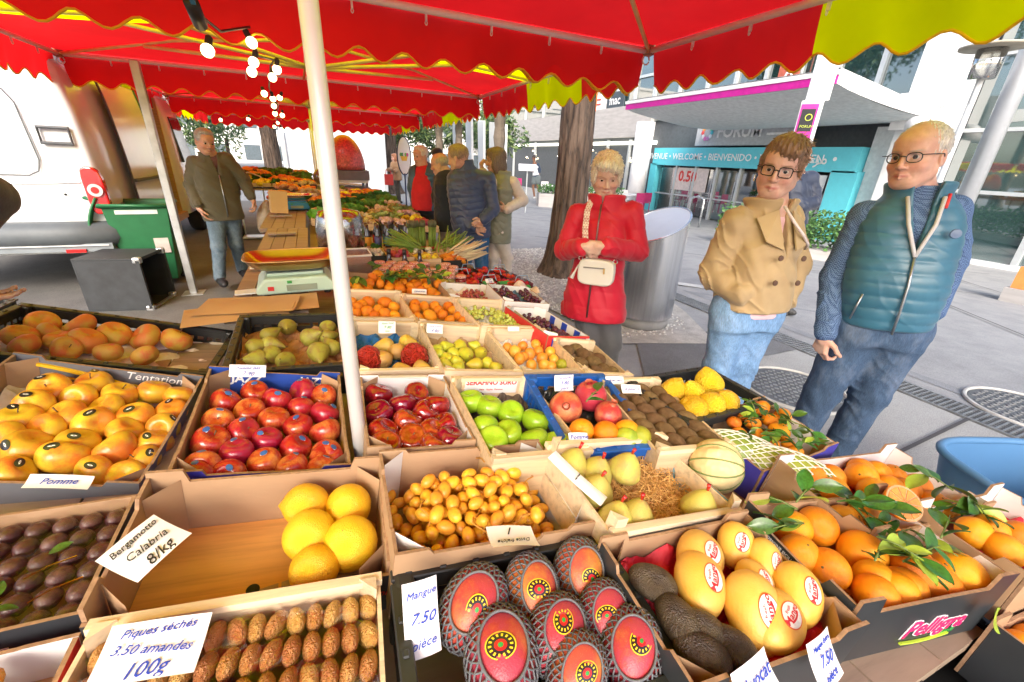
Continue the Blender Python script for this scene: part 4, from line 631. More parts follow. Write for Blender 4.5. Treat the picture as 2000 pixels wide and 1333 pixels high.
# terrace tables and chairs
tw = M_('terrace_white', (.8, .8, .8), .5); tmg = M_('terrace_magenta', (.45, .03, .15), .6); i_ = 0
for x, y in ((12.2, 17.6), (12.9, 16.4), (13.3, 18.6), (11.2, 20.5), (14, 17.2), (9.5, 22.5), (10.5, 24)):
    pl = ['behind the woman in red', 'just left of the white column', 'farther back by the restaurant windows', 'right of the runner', 'nearest the round column', 'behind the running man', 'farthest beyond the running man'][i_]; i_ += 1
    root = empty('terrace_table', 'small white terrace table ' + pl, 'table', (x, y, gz(x, y))); MB().lathe([(.38, .72), (.38, .75)], 18).build('top', tw, root); MB().tube([(0, 0, 0), (0, 0, .72)], .03, 6).build('post', tw, root); MB().lathe([(.22, 0), (.2, .03)], 12).build('foot', tw, root)
    for s_ in (-1, 1):
        root = empty('terrace_chair', ('white' if s_ > 0 else 'wine red') + ' terrace chair at the table ' + pl, 'chair', (x + .1, y + s_ * .62, gz(x, y))); mm = tw if s_ > 0 else tmg
        MB().box((0, 0, .44), (.42, .42, .03)).build('seat', mm, root); MB().box((0, s_ * .2, .68), (.42, .03, .4)).build('backrest', mm, root)
        for a in (-1, 1):
            for b in (-1, 1): MB().bar((a * .18, b * .18, 0), (a * .17, b * .17, .43), .025).build('leg', mm, root)
# white shop unit, trailer with pink dome, oval sign
shop = empty('shop_unit', 'plain white boxy shop unit behind the dome trailer', 'building', (.9, 18.5, 0)); MB().box((.0, 0, 2.0), (3.4, 2.2, 4.2)).build('wall', white_p, shop)
for k in range(3): MB().box((-1.2 + k * 1.15, -1.13, 1.5), (.95, .05, 2.6)).build('shutter_panel', M_('shutter', (.72, .76, .8), .5), shop)
for x in (-1.62, 1.6): MB().box((x, -1.2, 1.7), (.12, .12, 3.4)).build('post', frame_m, shop)
for k in range(5): MB().bar((7.2 + k * .9, 23.5 + k * .6, -.2), (7.0 + k * .9, 23.2 + k * .6, 3.4), .9, .12).build('fin_wall', white_p, label='slanted white concrete fin, number %s from the left behind the palms' % ['one', 'two', 'three', 'four', 'five'][k], cat='wall', group='white fins behind the palms')
ov = empty('pizza_oven', 'market trailer carrying a big pink mosaic domed oven', 'oven', (.76, 11.2, 0)); pk = M_('pink_mosaic', (.62, .14, .14), .35, var=.5, vs=26, spec=.8)
MB().lathe([(.42 * math.sin(a) + .0, 1.17 + .72 * math.cos(a) * 1.0) for a in np.linspace(.02, PI / 2, 12)], 28).build('dome', pk, ov, True); MB().box((0, 0, 1.06), (.9, .9, .2)).build('rim', M_('slate_blue', (.16, .19, .24), .5), ov); MB().box((0, 0, .93), (.84, .84, .06)).build('shelf', frame_m, ov)
for a in (-1, 1):
    for b in (-1, 1): MB().box((a * .38, b * .38, .46), (.06, .06, .9)).build('leg', M_('slate_blue', (.16, .19, .24)), ov)
sg = empty('oval_sign', 'oval white street sign painted with a vegetable basket', 'sign', (2.2, 11.8, 0)); eo = [(math.cos(a) * .165, math.sin(a) * .44) for a in np.linspace(0, 2 * PI, 32, endpoint=False)]
Mx = Matrix.Rotation(PI / 2, 4, 'X'); up_ = Matrix.Translation((0, 0, 1.5)) @ Mx
MB().prism(eo, -.012, .012).build('board', white_p, sg, M=up_); MB().tube([(x, y, 0) for x, y in eo], .018, 6, close=True).build('rim', M_('navy', (.03, .04, .1)), sg, M=up_)
MB().tube([(0, 0, 0), (0, 0, 1.1)], .018, 8).build('post', M_('navy', (.03, .04, .1)), sg); MB().prism([(-.09, .0), (.09, .0), (.06, -.11), (-.06, -.11)], .012, .02).build('basket', M_('basket_yellow', (.8, .5, .06)), sg, M=up_)
for k, c_ in enumerate([(.12, .4, .1), (.05, .3, .1), (.8, .8, .75), (.2, .5, .1), (.6, .1, .3)]): MB().prism([(-.08 + k * .04 + .03 * math.cos(a), .035 + .045 * math.sin(a)) for a in np.linspace(0, 2 * PI, 9)[:-1]], .012, .018 + k * .001).build('painted_vegetable', M_('veg_%d' % k, c_), sg, M=up_)
# stainless bin with slanted oval mouth
bn = empty('litter_bin', 'large brushed steel litter bin with a slanted oval top standing on gravel', 'bin', (3.02, 3.32, .01))
def stmat():
    t = NT('brushed_steel'); n = t.noise(t.coord('Object', (9, 9, .06)), 5, 5, .6); t.l(t.ramp(n.outputs[0], [(.25, (.55, .56, .58)), (.75, (.82, .83, .85))]), t.b.inputs['Base Color']); t.set(Metallic=1, Roughness=.27, Anisotropic=.5); t.bump(n.outputs[0], .015, .001); return t.m
def bf(a, b):
    th = a * 2 * PI; x = .30 * math.cos(th); y = .30 * math.sin(th); zt = 1.02 + .52 * (x * .95 + y * .10); return (x, y, .12 + b * (zt - .12))
MB().grid(bf, 64, 6).build('shell', stmat(), bn, True); MB().lathe([(.27, 0), (.27, .12)], 40).build('base', M_('concrete_foot', (.3, .3, .3), .9), bn, True)
m = MB(); m.add([bf(k / 48, 1) for k in range(48)], [tuple(range(48))]); m.build('lid', M_('bin_lid', (.62, .66, .72), .35, .3, var=.04), bn); m = MB(); m.tube([bf(k / 48, 1) for k in range(48)], .009, 6, close=True); m.build('rim', M_('steel_bar', (.7, .72, .74), .25, .9), bn)
# bollard at the right edge, green notice box by the trunk
root = empty('bollard', 'short orange and grey concrete block at the right edge of the plaza', 'bollard', (10.7, 2.75, gz(10.7, 2.7))); MB().box((0, 0, .12), (.5, .5, .25)).build('foot', conc, root); MB().prism([(-.2, -.2), (.2, -.2), (.2, .2), (-.2, .2)], .25, .6).build('block', M_('orange_block', (.8, .3, .08), .7), root)
# ------------------------------------------------------------------ people
def skin_mat(name, col):
    t = NT(name); a = t.n('ShaderNodeAttribute', attribute_name='Col'); v = t.coord('Object'); n = t.noise(v, 60, 3)
    c = t.mix(1.0, a.outputs['Color'], t.ramp(n.outputs[0], [(.3, (.88, .84, .82)), (.7, (1, 1, 1))]), 'MULTIPLY')
    t.l(c, t.b.inputs['Base Color']); t.set(Roughness=.5, Subsurface_Weight=.12, Subsurface_Radius=(.012, .004, .002)); t.bump(t.noise(v, 170, 3).outputs[0], .22, .002); return t.m
def eye_mat(name, iris):
    t = NT(name); tc = t.n('ShaderNodeTexCoord'); sx = t.n('ShaderNodeSeparateXYZ'); t.l(tc.outputs['Object'], sx.inputs[0])
    c = t.ramp(t.math('MULTIPLY', sx.outputs[1], 70), [(0, (.75, .7, .66)), (.735, (.75, .7, .66)), (.75, iris), (.815, dark(iris, .7)), (.825, (.01, .01, .01))])
    t.l(c, t.b.inputs['Base Color']); t.set(Roughness=.08); return t.m
def fabric(name, col, rough=.8, var=.18, weave=300, bump=.3, sheen=.2, vs=6, contrast=None):
    t = NT(name); v = t.coord('Object'); n = t.noise(v, vs, 5, .6)
    c = t.ramp(n.outputs[0], [(.3, dark(col, 1 - var)), (.7, dark(col, 1 + var))])
    t.l(c, t.b.inputs['Base Color']); t.set(Roughness=rough, Sheen_Weight=sheen); t.bump(t.noise(v, weave, 2).outputs[0], bump, .001); return t.m
def denim(name, col):
    t = NT(name); v = t.coord('Object', (1, 1, .5)); n = t.noise(v, 9, 5, .62); w = t.noise(t.coord('Object', (1, 1, .1)), 420, 2)
    c = t.ramp(n.outputs[0], [(.32, dark(col, .6)), (.5, col), (.7, tuple(x + (.75 - x) * .16 for x in dark(col, 1.35)))])
    c = t.mix(.35, c, t.ramp(w.outputs[0], [(.35, dark(col, .4)), (.65, dark(col, 1.8))]))
    t.l(c, t.b.inputs['Base Color']); t.set(Roughness=.9); t.bump(t.noise(v, 26, 4).outputs[0], .6, .01); return t.m
def checked(name, a, b, sc_=130):
    t = NT(name); ck = t.n('ShaderNodeTexChecker'); t.l(t.coord('Object'), ck.inputs[0]); ck.inputs['Scale'].default_value = sc_; ck.inputs[1].default_value = (*a, 1); ck.inputs[2].default_value = (*b, 1)
    t.l(ck.outputs[0], t.b.inputs['Base Color']); t.set(Roughness=.85); t.bump(t.noise(t.coord('Object'), 30, 4).outputs[0], .6, .01); return t.m
def hair_mat(name, col):
    t = NT(name); n = t.noise(t.coord('Object', (1, 1, .25)), 160, 4, .7)
    c = t.ramp(n.outputs[0], [(.3, dark(col, .55)), (.5, col), (.7, dark(col, 1.35))]); t.l(c, t.b.inputs['Base Color'])
    t.set(Roughness=.45, Sheen_Weight=.2); t.bump(n.outputs[0], .7, .004); return t.m

def hand_prims(W, d, n, side, s=1.0, curl=.35, spread=1.0):
    """W wrist, d hand direction, n palm normal (fingers curl to it), side: unit vector to the thumb"""
    W, d, n = [np.array(x, float) for x in (W, d, n)]; d /= np.linalg.norm(d); n -= n @ d * d; n /= np.linalg.norm(n); t = np.cross(d, n) * side
    P = [cap(W - d * .02, W + d * .03 * s, .024 * s, .026 * s, .015)]
    for i, (lat, kl, ls, r) in enumerate([(.030, .082, 1.0, .0092), (.010, .088, 1.1, .0096), (-.010, .084, 1.02, .0092), (-.028, .074, .8, .0082)]):
        b = W + d * .02 * s + t * lat * .6 * s; k = W + d * kl * s + t * lat * s * spread
        P.append(cap(b, k, .0145 * s, .0125 * s, .010))
        a = curl * (1 + .12 * i); q = k
        for L in (.043, .027, .022):
            v = d * math.cos(a) + n * math.sin(a); e = q + v * L * ls * s; P.append(cap(q, e, r * s, r * .86 * s, .0035)); q = e; r *= .88; a += curl * 1.15
    q = W + d * .022 * s + t * .022 * s; v = d * .55 + t * .75 + n * .35; v /= np.linalg.norm(v)
    e = q + v * .042 * s; P.append(cap(q, e, .0135 * s, .0115 * s, .01)); v2 = d * .85 + t * .2 + n * .45 * (.6 + curl); v2 /= np.linalg.norm(v2)
    P.append(cap(e, e + v2 * .03 * s, .011 * s, .0095 * s, .004)); P.append(cap(e + v2 * .03 * s, e + v2 * .03 * s + (v2 + n * .3) * .022 * s, .0095 * s, .008 * s, .004))
    return P
def face_prims(H, M, s, slit=1.0, age=1.0, brow=1.0):
    L = lambda x, y, z: H + M @ (np.array([x, y, z]) * s)
    P = [ell(L(0, -.022, .035), np.array([.076, .094, .087]) * s, M, .02), ell(L(0, .018, -.03), np.array([.065, .069, .083]) * s, M, .03),
         ell(L(0, .045, -.088), np.array([.031, .032, .026]) * s, M, .03), ell(L(0, .045, .045), np.array([.056, .045, .045]) * s, M, .03)]
    for x in (-1, 1):
        P += [ell(L(x * .041, .048, -.034), np.array([.023, .026, .022]) * s, M, .022), cap(L(x * .012, .081, .021), L(x * .047, .066, .019), .009 * s * brow, .006 * s, .014),
              cap(L(x * .050, .0, -.060), L(x * .022, .048, -.094), .025 * s, .020 * s, .03)]
        P.append(sub(ell(L(x * .031, .098, -.001), np.array([.021, .018, .0125]) * s, M), .014))
        P.append(ell(L(x * .031, .0685, -.001), np.array([.0165, .0155, .0145]) * s, M, .006))
        P.append(sub(ell(L(x * .031, .088, -.002), np.array([.0148, .018, .0064 * slit]) * s, M), .003))
        P.append(cap(L(x * .018, .072, -.016), L(x * .042, .068, -.019), .004 * s, .003 * s, .007))
    P += [cap(L(0, .082, .012), L(0, .104, -.030), .007 * s, .0092 * s, .010), cap(L(0, .10, -.036), L(0, .092, -.044), .010 * s, .006 * s, .006)]
    for x in (-1, 1): P.append(ell(L(x * .0125, .092, -.038), np.array([.0072, .010, .007]) * s, M, .006))
    for x in (-1, 1):
        P.append(sub(cap(L(x * .0075, .094, -.0475), L(x * .0078, .1, -.0475), .0028 * s, .0028 * s), .003))
        P.append(cap(L(0, .0900, -.0635), L(x * .027, .0735, -.0685), .0048 * s, .0030 * s, .004))
        P.append(cap(L(0, .0890, -.0755), L(x * .025, .0740, -.0705), .0055 * s, .0032 * s, .004))
        P.append(sub(cap(L(0, .1005, -.0690), L(x * .029, .0800, -.0692), .0019 * s, .0016 * s), .0025))
        P.append(sub(cap(L(x * .021, .093, -.042), L(x * .034, .074, -.072), .0022 * age * s, .0018 * s), .007))
        c, e = L(x * .077, -.012, -.012), np.array([.008, .019, .031]) * s
        P.append(ell(c, e, M, .006)); P.append(sub(ell(L(x * .085, -.008, -.010), np.array([.006, .010, .019]) * s, M), .004))
    return P
def hair_prims(H, M, s, st):
    L = lambda x, y, z: H + M @ (np.array([x, y, z]) * s)
    E = lambda c, r, k=.015: ell(L(*c), np.array(r) * s, M, k)
    if st == 'bob':
        P = [E((0, -.014, .045), (.083, .100, .084)), E((0, -.07, -.01), (.066, .044, .075), .03)]
        for x in (-1, 1): P += [E((x * .070, .0, .0), (.018, .058, .060), .02)]
        P += [E((.01, .064, .084), (.062, .036, .034), .02), E((-.035, .074, .064), (.030, .022, .030), .01)]
        P += [sub(E((.004, .125, -.045), (.069, .074, .094)), .012), sub(E((0, .03, -.125), (.1, .10, .062)), .02)]
    elif st == 'long':
        P = [E((0, -.014, .045), (.090, .106, .090)), E((0, -.06, -.06), (.082, .055, .095), .03)]
        for x in (-1, 1): P += [E((x * .074, .0, -.04), (.026, .058, .095), .02)]
        P += [E((0, .05, .085), (.062, .04, .035), .02), sub(E((0, .125, -.04), (.066, .075, .095)), .01)]
    elif st == 'pixie':
        P = [E((0, -.014, .045), (.084, .100, .086)), E((-.01, .032, .098), (.064, .062, .038), .02), E((-.03, .072, .078), (.042, .03, .026), .02), E((.01, -.08, .0), (.06, .03, .06), .03)]
        for x in (-1, 1): P += [cap(L(x * .077, .022, .03), L(x * .078, .02, -.018), .010 * s, .005 * s, .012)]
        P += [sub(E((0, .118, -.03), (.072, .062, .088)), .01), sub(E((0, .01, -.115), (.12, .09, .095)), .02)]
    elif st == 'crop':
        P = [E((0, -.018, .040), (.082, .099, .089)), E((0, .02, .098), (.055, .055, .028), .02), sub(E((0, .118, -.02), (.078, .062, .090)), .01), sub(E((0, .02, -.115), (.12, .10, .098)), .015)]
    elif st == 'bald':
        P = [E((0, -.024, .030), (.081, .097, .080)), sub(E((0, .045, .11), (.066, .105, .062)), .02), sub(E((0, .12, -.0), (.09, .095, .10)), .01), sub(E((0, .02, -.115), (.12, .09, .100)), .015)]
    elif st == 'thin':
        P = [E((0, -.026, .035), (.0805, .0965, .0875)), sub(E((0, .105, .06), (.066, .09, .085)), .02), sub(E((0, .12, -.01), (.085, .09, .10)), .01), sub(E((0, .02, -.115), (.12, .09, .094)), .015)]
    elif st == 'cap':
        P = [E((0, -.015, .065), (.088, .104, .07)), cap(L(-.04, .09, .055), L(.04, .09, .055), .018 * s, .018 * s, .02), cap(L(-.03, .12, .048), L(.03, .12, .048), .010 * s, .010 * s, .02), sub(E((0, 0, -.06), (.13, .16, .085)), .01)]
    return P
def tris_hair(V, Q, H, M, mat, parent, n, length, r_, up=False):
    """short tapering locks lying along the hair surface, so that its outline is not smooth"""
    a, b, c = V[Q[:, 0]], V[Q[:, 1]], V[Q[:, 2]]; N = np.cross(b - a, c - a); N /= np.maximum(np.linalg.norm(N, axis=1), 1e-9)[:, None]
    rng = np.random.default_rng(3); pick = rng.integers(0, len(Q), n); vs = []; fs = []
    top = H + M @ np.array([-.02, .02, .15])
    for i in pick:
        p = a[i]; nn = N[i]; fl = p - top; fl = fl - fl @ nn * nn; l = np.linalg.norm(fl)
        if l < 1e-4: continue
        fl = fl / l + rng.normal(0, .14, 3); fl -= fl @ nn * nn * .8; fl /= np.linalg.norm(fl)
        if up: fl = fl * .8 + M[:, 2] * .25 + M[:, 0] * -.2
        w = np.cross(nn, fl); w /= max(np.linalg.norm(w), 1e-6); L_ = length * rng.uniform(.5, 1.2); k = len(vs); wd_ = .0022
        pts = [p + nn * .001, p + fl * L_ * .5 + nn * .0025, p + fl * L_ + nn * rng.uniform(-.003, .003)]
        vs += [pts[0] - w * wd_, pts[0] + w * wd_, pts[1] - w * wd_ * .9, pts[1] + w * wd_ * .9, pts[2]]; fs += [(k, k + 1, k + 3, k + 2), (k + 2, k + 3, k + 4)]
    me = bpy.data.meshes.new('strands'); me.from_pydata([tuple(v) for v in vs], [], fs); me.materials.append(mat); me.polygons.foreach_set('use_smooth', [True] * len(fs)); return me

SKIN = {}
def person(key, label, group=None, skin=(.62, .36, .26), s=1.0, h=.006, hair='crop', hair_col=(.2, .2, .2), lips=(.42, .13, .11), coat=None, legs=None, shoes=(.05, .05, .05), detail=True, slit=1.0, brow_col=None, curl=(.35, .35), strands=0, hh=None, age=1.0, iris=(.12, .10, .08), noarms=(), slen=.03):
    D = DATA['people'][key]; J = {k: np.array(v, float) for k, v in D['j'].items()}
    base = Vector((float(J['P'][0]), float(J['P'][1]), 0.0)); B = np.array(base)
    for k in J: J[k] = J[k] - B
    up = J['N'] - J['P']; up /= np.linalg.norm(up); f = np.array(D['face'], float); f -= f @ up * up; f /= np.linalg.norm(f); sd = np.cross(f, up)
    T = np.stack([sd, f, up], 1)
    hf = np.array(D['look'], float); hf /= np.linalg.norm(hf); hu = np.array(D['hup'], float); hu -= hu @ hf * hf; hu /= np.linalg.norm(hu); HM = np.stack([np.cross(hf, hu), hf, hu], 1); H = J['H']
    root = empty('person', label, 'person', loc=base, group=group); out = {'root': root, 'J': J, 'T': T, 'HM': HM, 'H': H, 'B': B}
    # ---- skin: head, neck, trunk, arms and hands in one surface
    P = face_prims(H, HM, s, slit, age) + [cap(H + HM @ np.array([0, -.035, -.04]) * s, J['N'] - up * .02, .052 * s, .058 * s, .02), cap(J['N'] - up * .02, J['P'], .075, .09, .03)]
    for sfx in 'ab':
        P += [cap(J['N'] - up * .06, J['S' + sfx], .045, .042, .03), cap(J['S' + sfx], J['E' + sfx], .040, .034, .02), cap(J['E' + sfx], J['W' + sfx], .034, .023, .02)]
        if 'h' + sfx in D:
            hd = D['h' + sfx]; P += hand_prims(J['W' + sfx], hd[0], hd[1], hd[2], s * .97, curl[0 if sfx == 'a' else 1])
    bare = legs is None or legs.get('bare')
    if bare:
        for sfx in 'ab': P += [cap(J['P'], J['K' + sfx], .09, .055, .03), cap(J['K' + sfx], J['A' + sfx], .055, .035, .02)]
    V, Q = surface(P, hh or h * .6)
    q = (V - H) @ HM / s; sk = np.array(skin); col = np.tile(sk, (len(V), 1))
    w = 1 + .10 * wob(V, 55, 3)[:, None] * [.4, 1, 1]; col *= w
    def blob(c, r, color, amt):
        d = np.linalg.norm((q - c) / r, axis=1); m = np.clip(1.25 - d, 0, 1)[:, None] * amt; return col * (1 - m) + np.array(color) * m
    for x in (-1, 1):
        col = blob((x * .04, .07, -.035), (.026, .04, .022), (sk[0] * 1.05, sk[1] * .72, sk[2] * .7), .55)
        col = blob((x * .013, .09, -.069), (.019, .025, .0072), lips, .9)
        bc = brow_col or hair_col; col = blob((x * .026, .085, .0195), (.013, .02, .0035), bc, .9); col = blob((x * .041, .08, .021), (.013, .02, .004), bc, .85)
        col = blob((x * .031, .08, .008), (.018, .02, .0036), dark(sk, .35), .8)
    col = blob((0, .105, -.035), (.016, .02, .016), (sk[0], sk[1] * .78, sk[2] * .75), .5)
    sm = SKIN.setdefault('skin', skin_mat('skin', skin)); obj('body', np_mesh('body', V, Q, sm, np.clip(col, 0, 1)), root)
    if detail:
        em = SKIN.setdefault(('eye', iris), eye_mat('eye_surface', iris)); eb = MB().lathe([(math.sin(a) * .0138 * s, math.cos(a) * .0138 * s) for a in np.linspace(.01, PI - .01, 13)], 16, M=Matrix.Rotation(-PI / 2, 3, 'X'))
        me = eb.mesh('eye', em, True)
        for x in (-1, 1):
            c = H + HM @ (np.array([x * .031, .0687, -.001]) * s); m = Matrix(HM.tolist()).to_4x4(); m.translation = Vector(c); obj('eye', me, root, M=m)
    # ---- hair
    if hair:
        P = hair_prims(H, HM, s, hair); hm = SKIN.setdefault(('hair', hair_col), hair_mat('hair', hair_col) if hair != 'cap' else fabric('cap_cloth', hair_col))
        def ex(p, d):
            g = (p - H) @ HM; a = np.arctan2(g[:, 0], g[:, 1] + .03); return d + .0022 * np.sin(a * 34 + g[:, 2] * 30 + 2 * wob(p, 30)) + .0012 * wob(p, 120, 2)
        V, Q = surface(P, (hh or h * .6) * 1.1, ex if hair != 'cap' else None); ho = obj('hair' if hair != 'cap' else 'cap', np_mesh('hair', V, Q, hm), root); out['hairmat'] = hm
        if strands: obj('hair_lock', tris_hair(V, Q, H, HM, hm, ho, strands, slen * s, 0, hair == 'pixie'), ho, kind='stuff')
    # ---- coat
    if coat:
        for c in (coat if isinstance(coat, list) else [coat]):
            q_ = c.get('quilt'); wr = c.get('wr', .003); P = [loft(J['P'], T, c['tab'], .03, q_, wr, wave=c.get('wave', 0))]
            if c.get('sleeve', True):
                for sfx in 'ab':
                    if sfx in noarms: continue
                    ra, rb, rc = c.get('r', (.068, .058, .045)); qq = c.get('squilt', q_); inn = J['S' + sfx] * .72 + J['N'] * .28 - up * .03
                    wr_d = J['W' + sfx] - J['E' + sfx]; wend = J['W' + sfx] - wr_d / np.linalg.norm(wr_d) * c.get('cuff', .012)
                    P += [cap(inn, J['S' + sfx], ra, ra, .035), cap(J['S' + sfx], J['E' + sfx], ra, rb, .013, qq, wr), cap(J['E' + sfx], wend, rb, rc, .008, qq, wr * 1.2)]
            for pr in c.get('extra', []):
                P.append(pr(J, T, HM, H))
            P.append(sub(ell(H + HM @ np.array([0, .0, -.02]), np.array([.08, .095, .115]) * c.get('hole', 1.0), HM), .01))
            for pr in c.get('cut', []): P.append(pr(J, T, HM, H))
            V, Q = surface(P, c.get('h', h)); o = obj(c['name'], np_mesh(c['name'], V, Q, c['mat']), root); out[c['name']] = o
            if c.get('label'): o['label'] = c['label']
    # ---- legs
    if legs and not legs.get('bare_only'):
        r = legs.get('r', (.098, .066, .052)); P = [loft(J['P'], T, [(-.12, .14, .10, 0), (0, .158, .108, 0), (.1, .14, .10, 0)], .04, None, .003)]
        for sfx in 'ab':
            hp = J['P'] + (T[:, 0] * (.075 if sfx == 'b' else -.075)) * (1 if (J['Kb'] - J['Ka']) @ T[:, 0] > 0 else -1) - up * .06
            if legs.get('short'): P.append(cap(hp, hp * .45 + J['K' + sfx] * .55, r[0], r[0] * .95, .03, None, .003))
            else: P += [cap(hp, J['K' + sfx], r[0], r[1], .045, None, .0045), cap(J['K' + sfx], J['A' + sfx], r[1], r[2], .03, None, .006)]
        V, Q = surface(P, h * 1.2); obj(legs.get('name', 'trousers'), np_mesh('trousers', V, Q, legs['mat']), root)
    # ---- shoes
    shm = M_('shoe_%d' % (hash(shoes) % 9999), shoes, .5, var=.2); fd = np.array(D.get('feet', D['face']), float); fd[2] = 0; fd /= np.linalg.norm(fd)
    for sfx in 'ab':
        a = J['A' + sfx].copy(); z0 = a[2]; lo = J.get('F' + sfx); g = np.array([a[0], a[1], max(z0 - .07, .0)]) if lo is None else lo
        P = [cap(a, g + fd * .02 + [0, 0, .05], .045, .045, .03), cap(g + [0, 0, .035] - fd * .05, g + fd * .12 + [0, 0, .03], .040, .042, .03), cap(g + fd * .12 + [0, 0, .03], g + fd * .17 + [0, 0, .025], .042, .032, .03)]
        V, Q = surface(P, max(h, .008)); obj('shoe', np_mesh('shoe', V, Q, shm), root)
    return out
def glasses(pr, mat, w=.024, hgt=.019, e=3.0, s=1.0, r=.0019, z=.0):
    H, HM = pr['H'], pr['HM']; mb = MB(); L = lambda x, y, z_: Vector(H + HM @ (np.array([x, y, z_]) * s))
    for x in (-1, 1):
        pts = []
        for k in range(20):
            a = 2 * PI * k / 20; c, q = math.cos(a), math.sin(a); px_ = abs(c) ** (2 / e) * (1 if c > 0 else -1) * w; pz = abs(q) ** (2 / e) * (1 if q > 0 else -1) * hgt
            pts.append(L(x * .0335 + px_, .098 - abs(x * .0335 + px_) * .22, pz - .003 + z))
        mb.tube(pts, r, 6, close=True)
        mb.tube([L(x * (.0335 + w), .090, .006 + z), L(x * .078, .075, .006 + z), L(x * .082, .0, .004), L(x * .079, -.02, -.012)], r * .9, 6)
    mb.tube([L(-.011, .096, .001 + z), L(0, .1, .004 + z), L(.011, .096, .001 + z)], r, 6)
    o = mb.build('glasses', mat, pr['root'], True)
    lm = M_glass()
    for x in (-1, 1):
        m2 = MB(); m2.add([L(x * .0335 + abs(math.cos(a)) ** (2 / e) * math.copysign(w, math.cos(a)), .0975 - abs(x * .0335 + math.cos(a) * w) * .22, abs(math.sin(a)) ** (2 / e) * math.copysign(hgt, math.sin(a)) - .003 + z) for a in np.linspace(0, 2 * PI, 20, endpoint=False)], [tuple(range(20))])
        m2.build('lens', lm, o)
    return o
def M_glass():
    return MATS.get('lens_glass') or glassy('lens_glass', (.97, .98, .98), .02, .97)
# ------------------------------------------------------------------ van and things behind the stall
vw = M_('van_white', (.66, .69, .72), .22, var=.02, coat=.6); vg = M_('van_plastic', (.09, .105, .12), .55, var=.15); vglass = M_('van_glass', (.03, .05, .055), .05, spec=1); vwood = wood('van_plywood', (.50, .33, .17)); vseam = M_('van_seam', (.10, .11, .12), .7)
van = empty('van', 'white delivery van parked with its side door open behind the stall', 'van', (-3.06, 6.05, 0)); Lv = 5.3
def sec(z):  # half width of the body at height z
    return float(np.interp(z, [.35, .5, .9, 1.3, 1.9, 2.2, 2.38], [1.0, 1.03, 1.045, 1.04, 1.0, .95, .84]))
zs = [.42, .55, .8, .98, 1.2, 1.5, 1.8, 2.0, 2.15, 2.28, 2.38]
def body(y0, y1, name, x0s=-1):
    m = MB(); ys__ = np.linspace(y0, y1, 5)
    def ring(y, k): return [(-sec(z) * k, y, z) for z in zs] + [(sec(z) * k, y, z) for z in zs[::-1]]
    n = 2 * len(zs); rr = [(y0, .955), (y0 + .02, .985), (y0 + .07, 1.0)] + [(y, 1.0) for y in ys__[1:]]
    vs = [p for y, k in rr for p in ring(y, k)]; fs = []
    for i in range(len(rr) - 1):
        for k in range(n - 1):
            if name == 'body' and 1.35 < rr[i][0] < 99 and False: continue
            fs.append((i * n + k, i * n + k + 1, (i + 1) * n + k + 1, (i + 1) * n + k))
    fs += [tuple(range(n)), tuple((len(rr) - 1) * n + k for k in range(n))[::-1]]
    m.add(vs, fs); return m.build(name, vw, van, True)
body(0, 1.9, 'body'); body(3.35, 4.2, 'cab')
# cargo opening between: floor, roof, far wall and plywood lining
MB().box((0, 2.62, .42), (2.0, 1.45, .1)).build('cargo_floor', vwood, van); MB().box((0, 2.62, 2.3), (1.7, 1.45, .1)).build('roof', vw, van); MB().box((-.95, 2.62, 1.35), (.06, 1.45, 1.8)).build('far_lining', vwood, van)
for y, l in ((1.93, 1), (3.3, 0)): MB().box((.0, y, 1.32), (1.86, .05, 1.75)).build('bulkhead', vwood, van)
for k in range(3): MB().box((.2, 2.62, .75 + k * .45), (1.2, 1.3, .03)).build('cargo_shelf', vwood, van)
m = MB(); m.add([(-.98, 4.2, .42), (.98, 4.2, .42), (.98, 5.25, .42), (-.98, 5.25, .42), (-.98, 4.2, 1.15), (.98, 4.2, 1.15), (.9, 5.3, .98), (-.9, 5.3, .98)], [(0, 1, 5, 4), (1, 2, 6, 5), (2, 3, 7, 6), (3, 0, 4, 7), (4, 5, 6, 7)]); m.build('bonnet', vw, van)
MB().add([(-.8, 4.2, 2.3), (.8, 4.2, 2.3), (.93, 4.85, 1.15), (-.93, 4.85, 1.15)], [(0, 1, 2, 3)]).build('windscreen', vglass, van)
MB().box((1.03, 3.85, 1.6), (.04, .62, .7), Matrix.Rotation(-.12, 3, 'Y')).build('side_window', vglass, van)
# slid-open side door hung outside the body, beige with reflections
d_ = MB(); d_.grid(lambda a, b: (sec(.55 + b * 1.62) + .07, .72 + a * 1.2, .55 + b * 1.62), 4, 14); o = d_.build('side_door', vw, van, True); MB().box((1.13, 1.3, 1.12), (.03, 1.15, .035)).build('door_rail', vseam, o); MB().box((1.15, 1.86, 1.15), (.05, .1, .14)).build('handle', vg, o)
for y in (.70, 1.94): MB().tube([(sec(z) + .075, y, z) for z in np.linspace(.55, 2.17, 10)], .012, 5).build('door_seam', vseam, van)
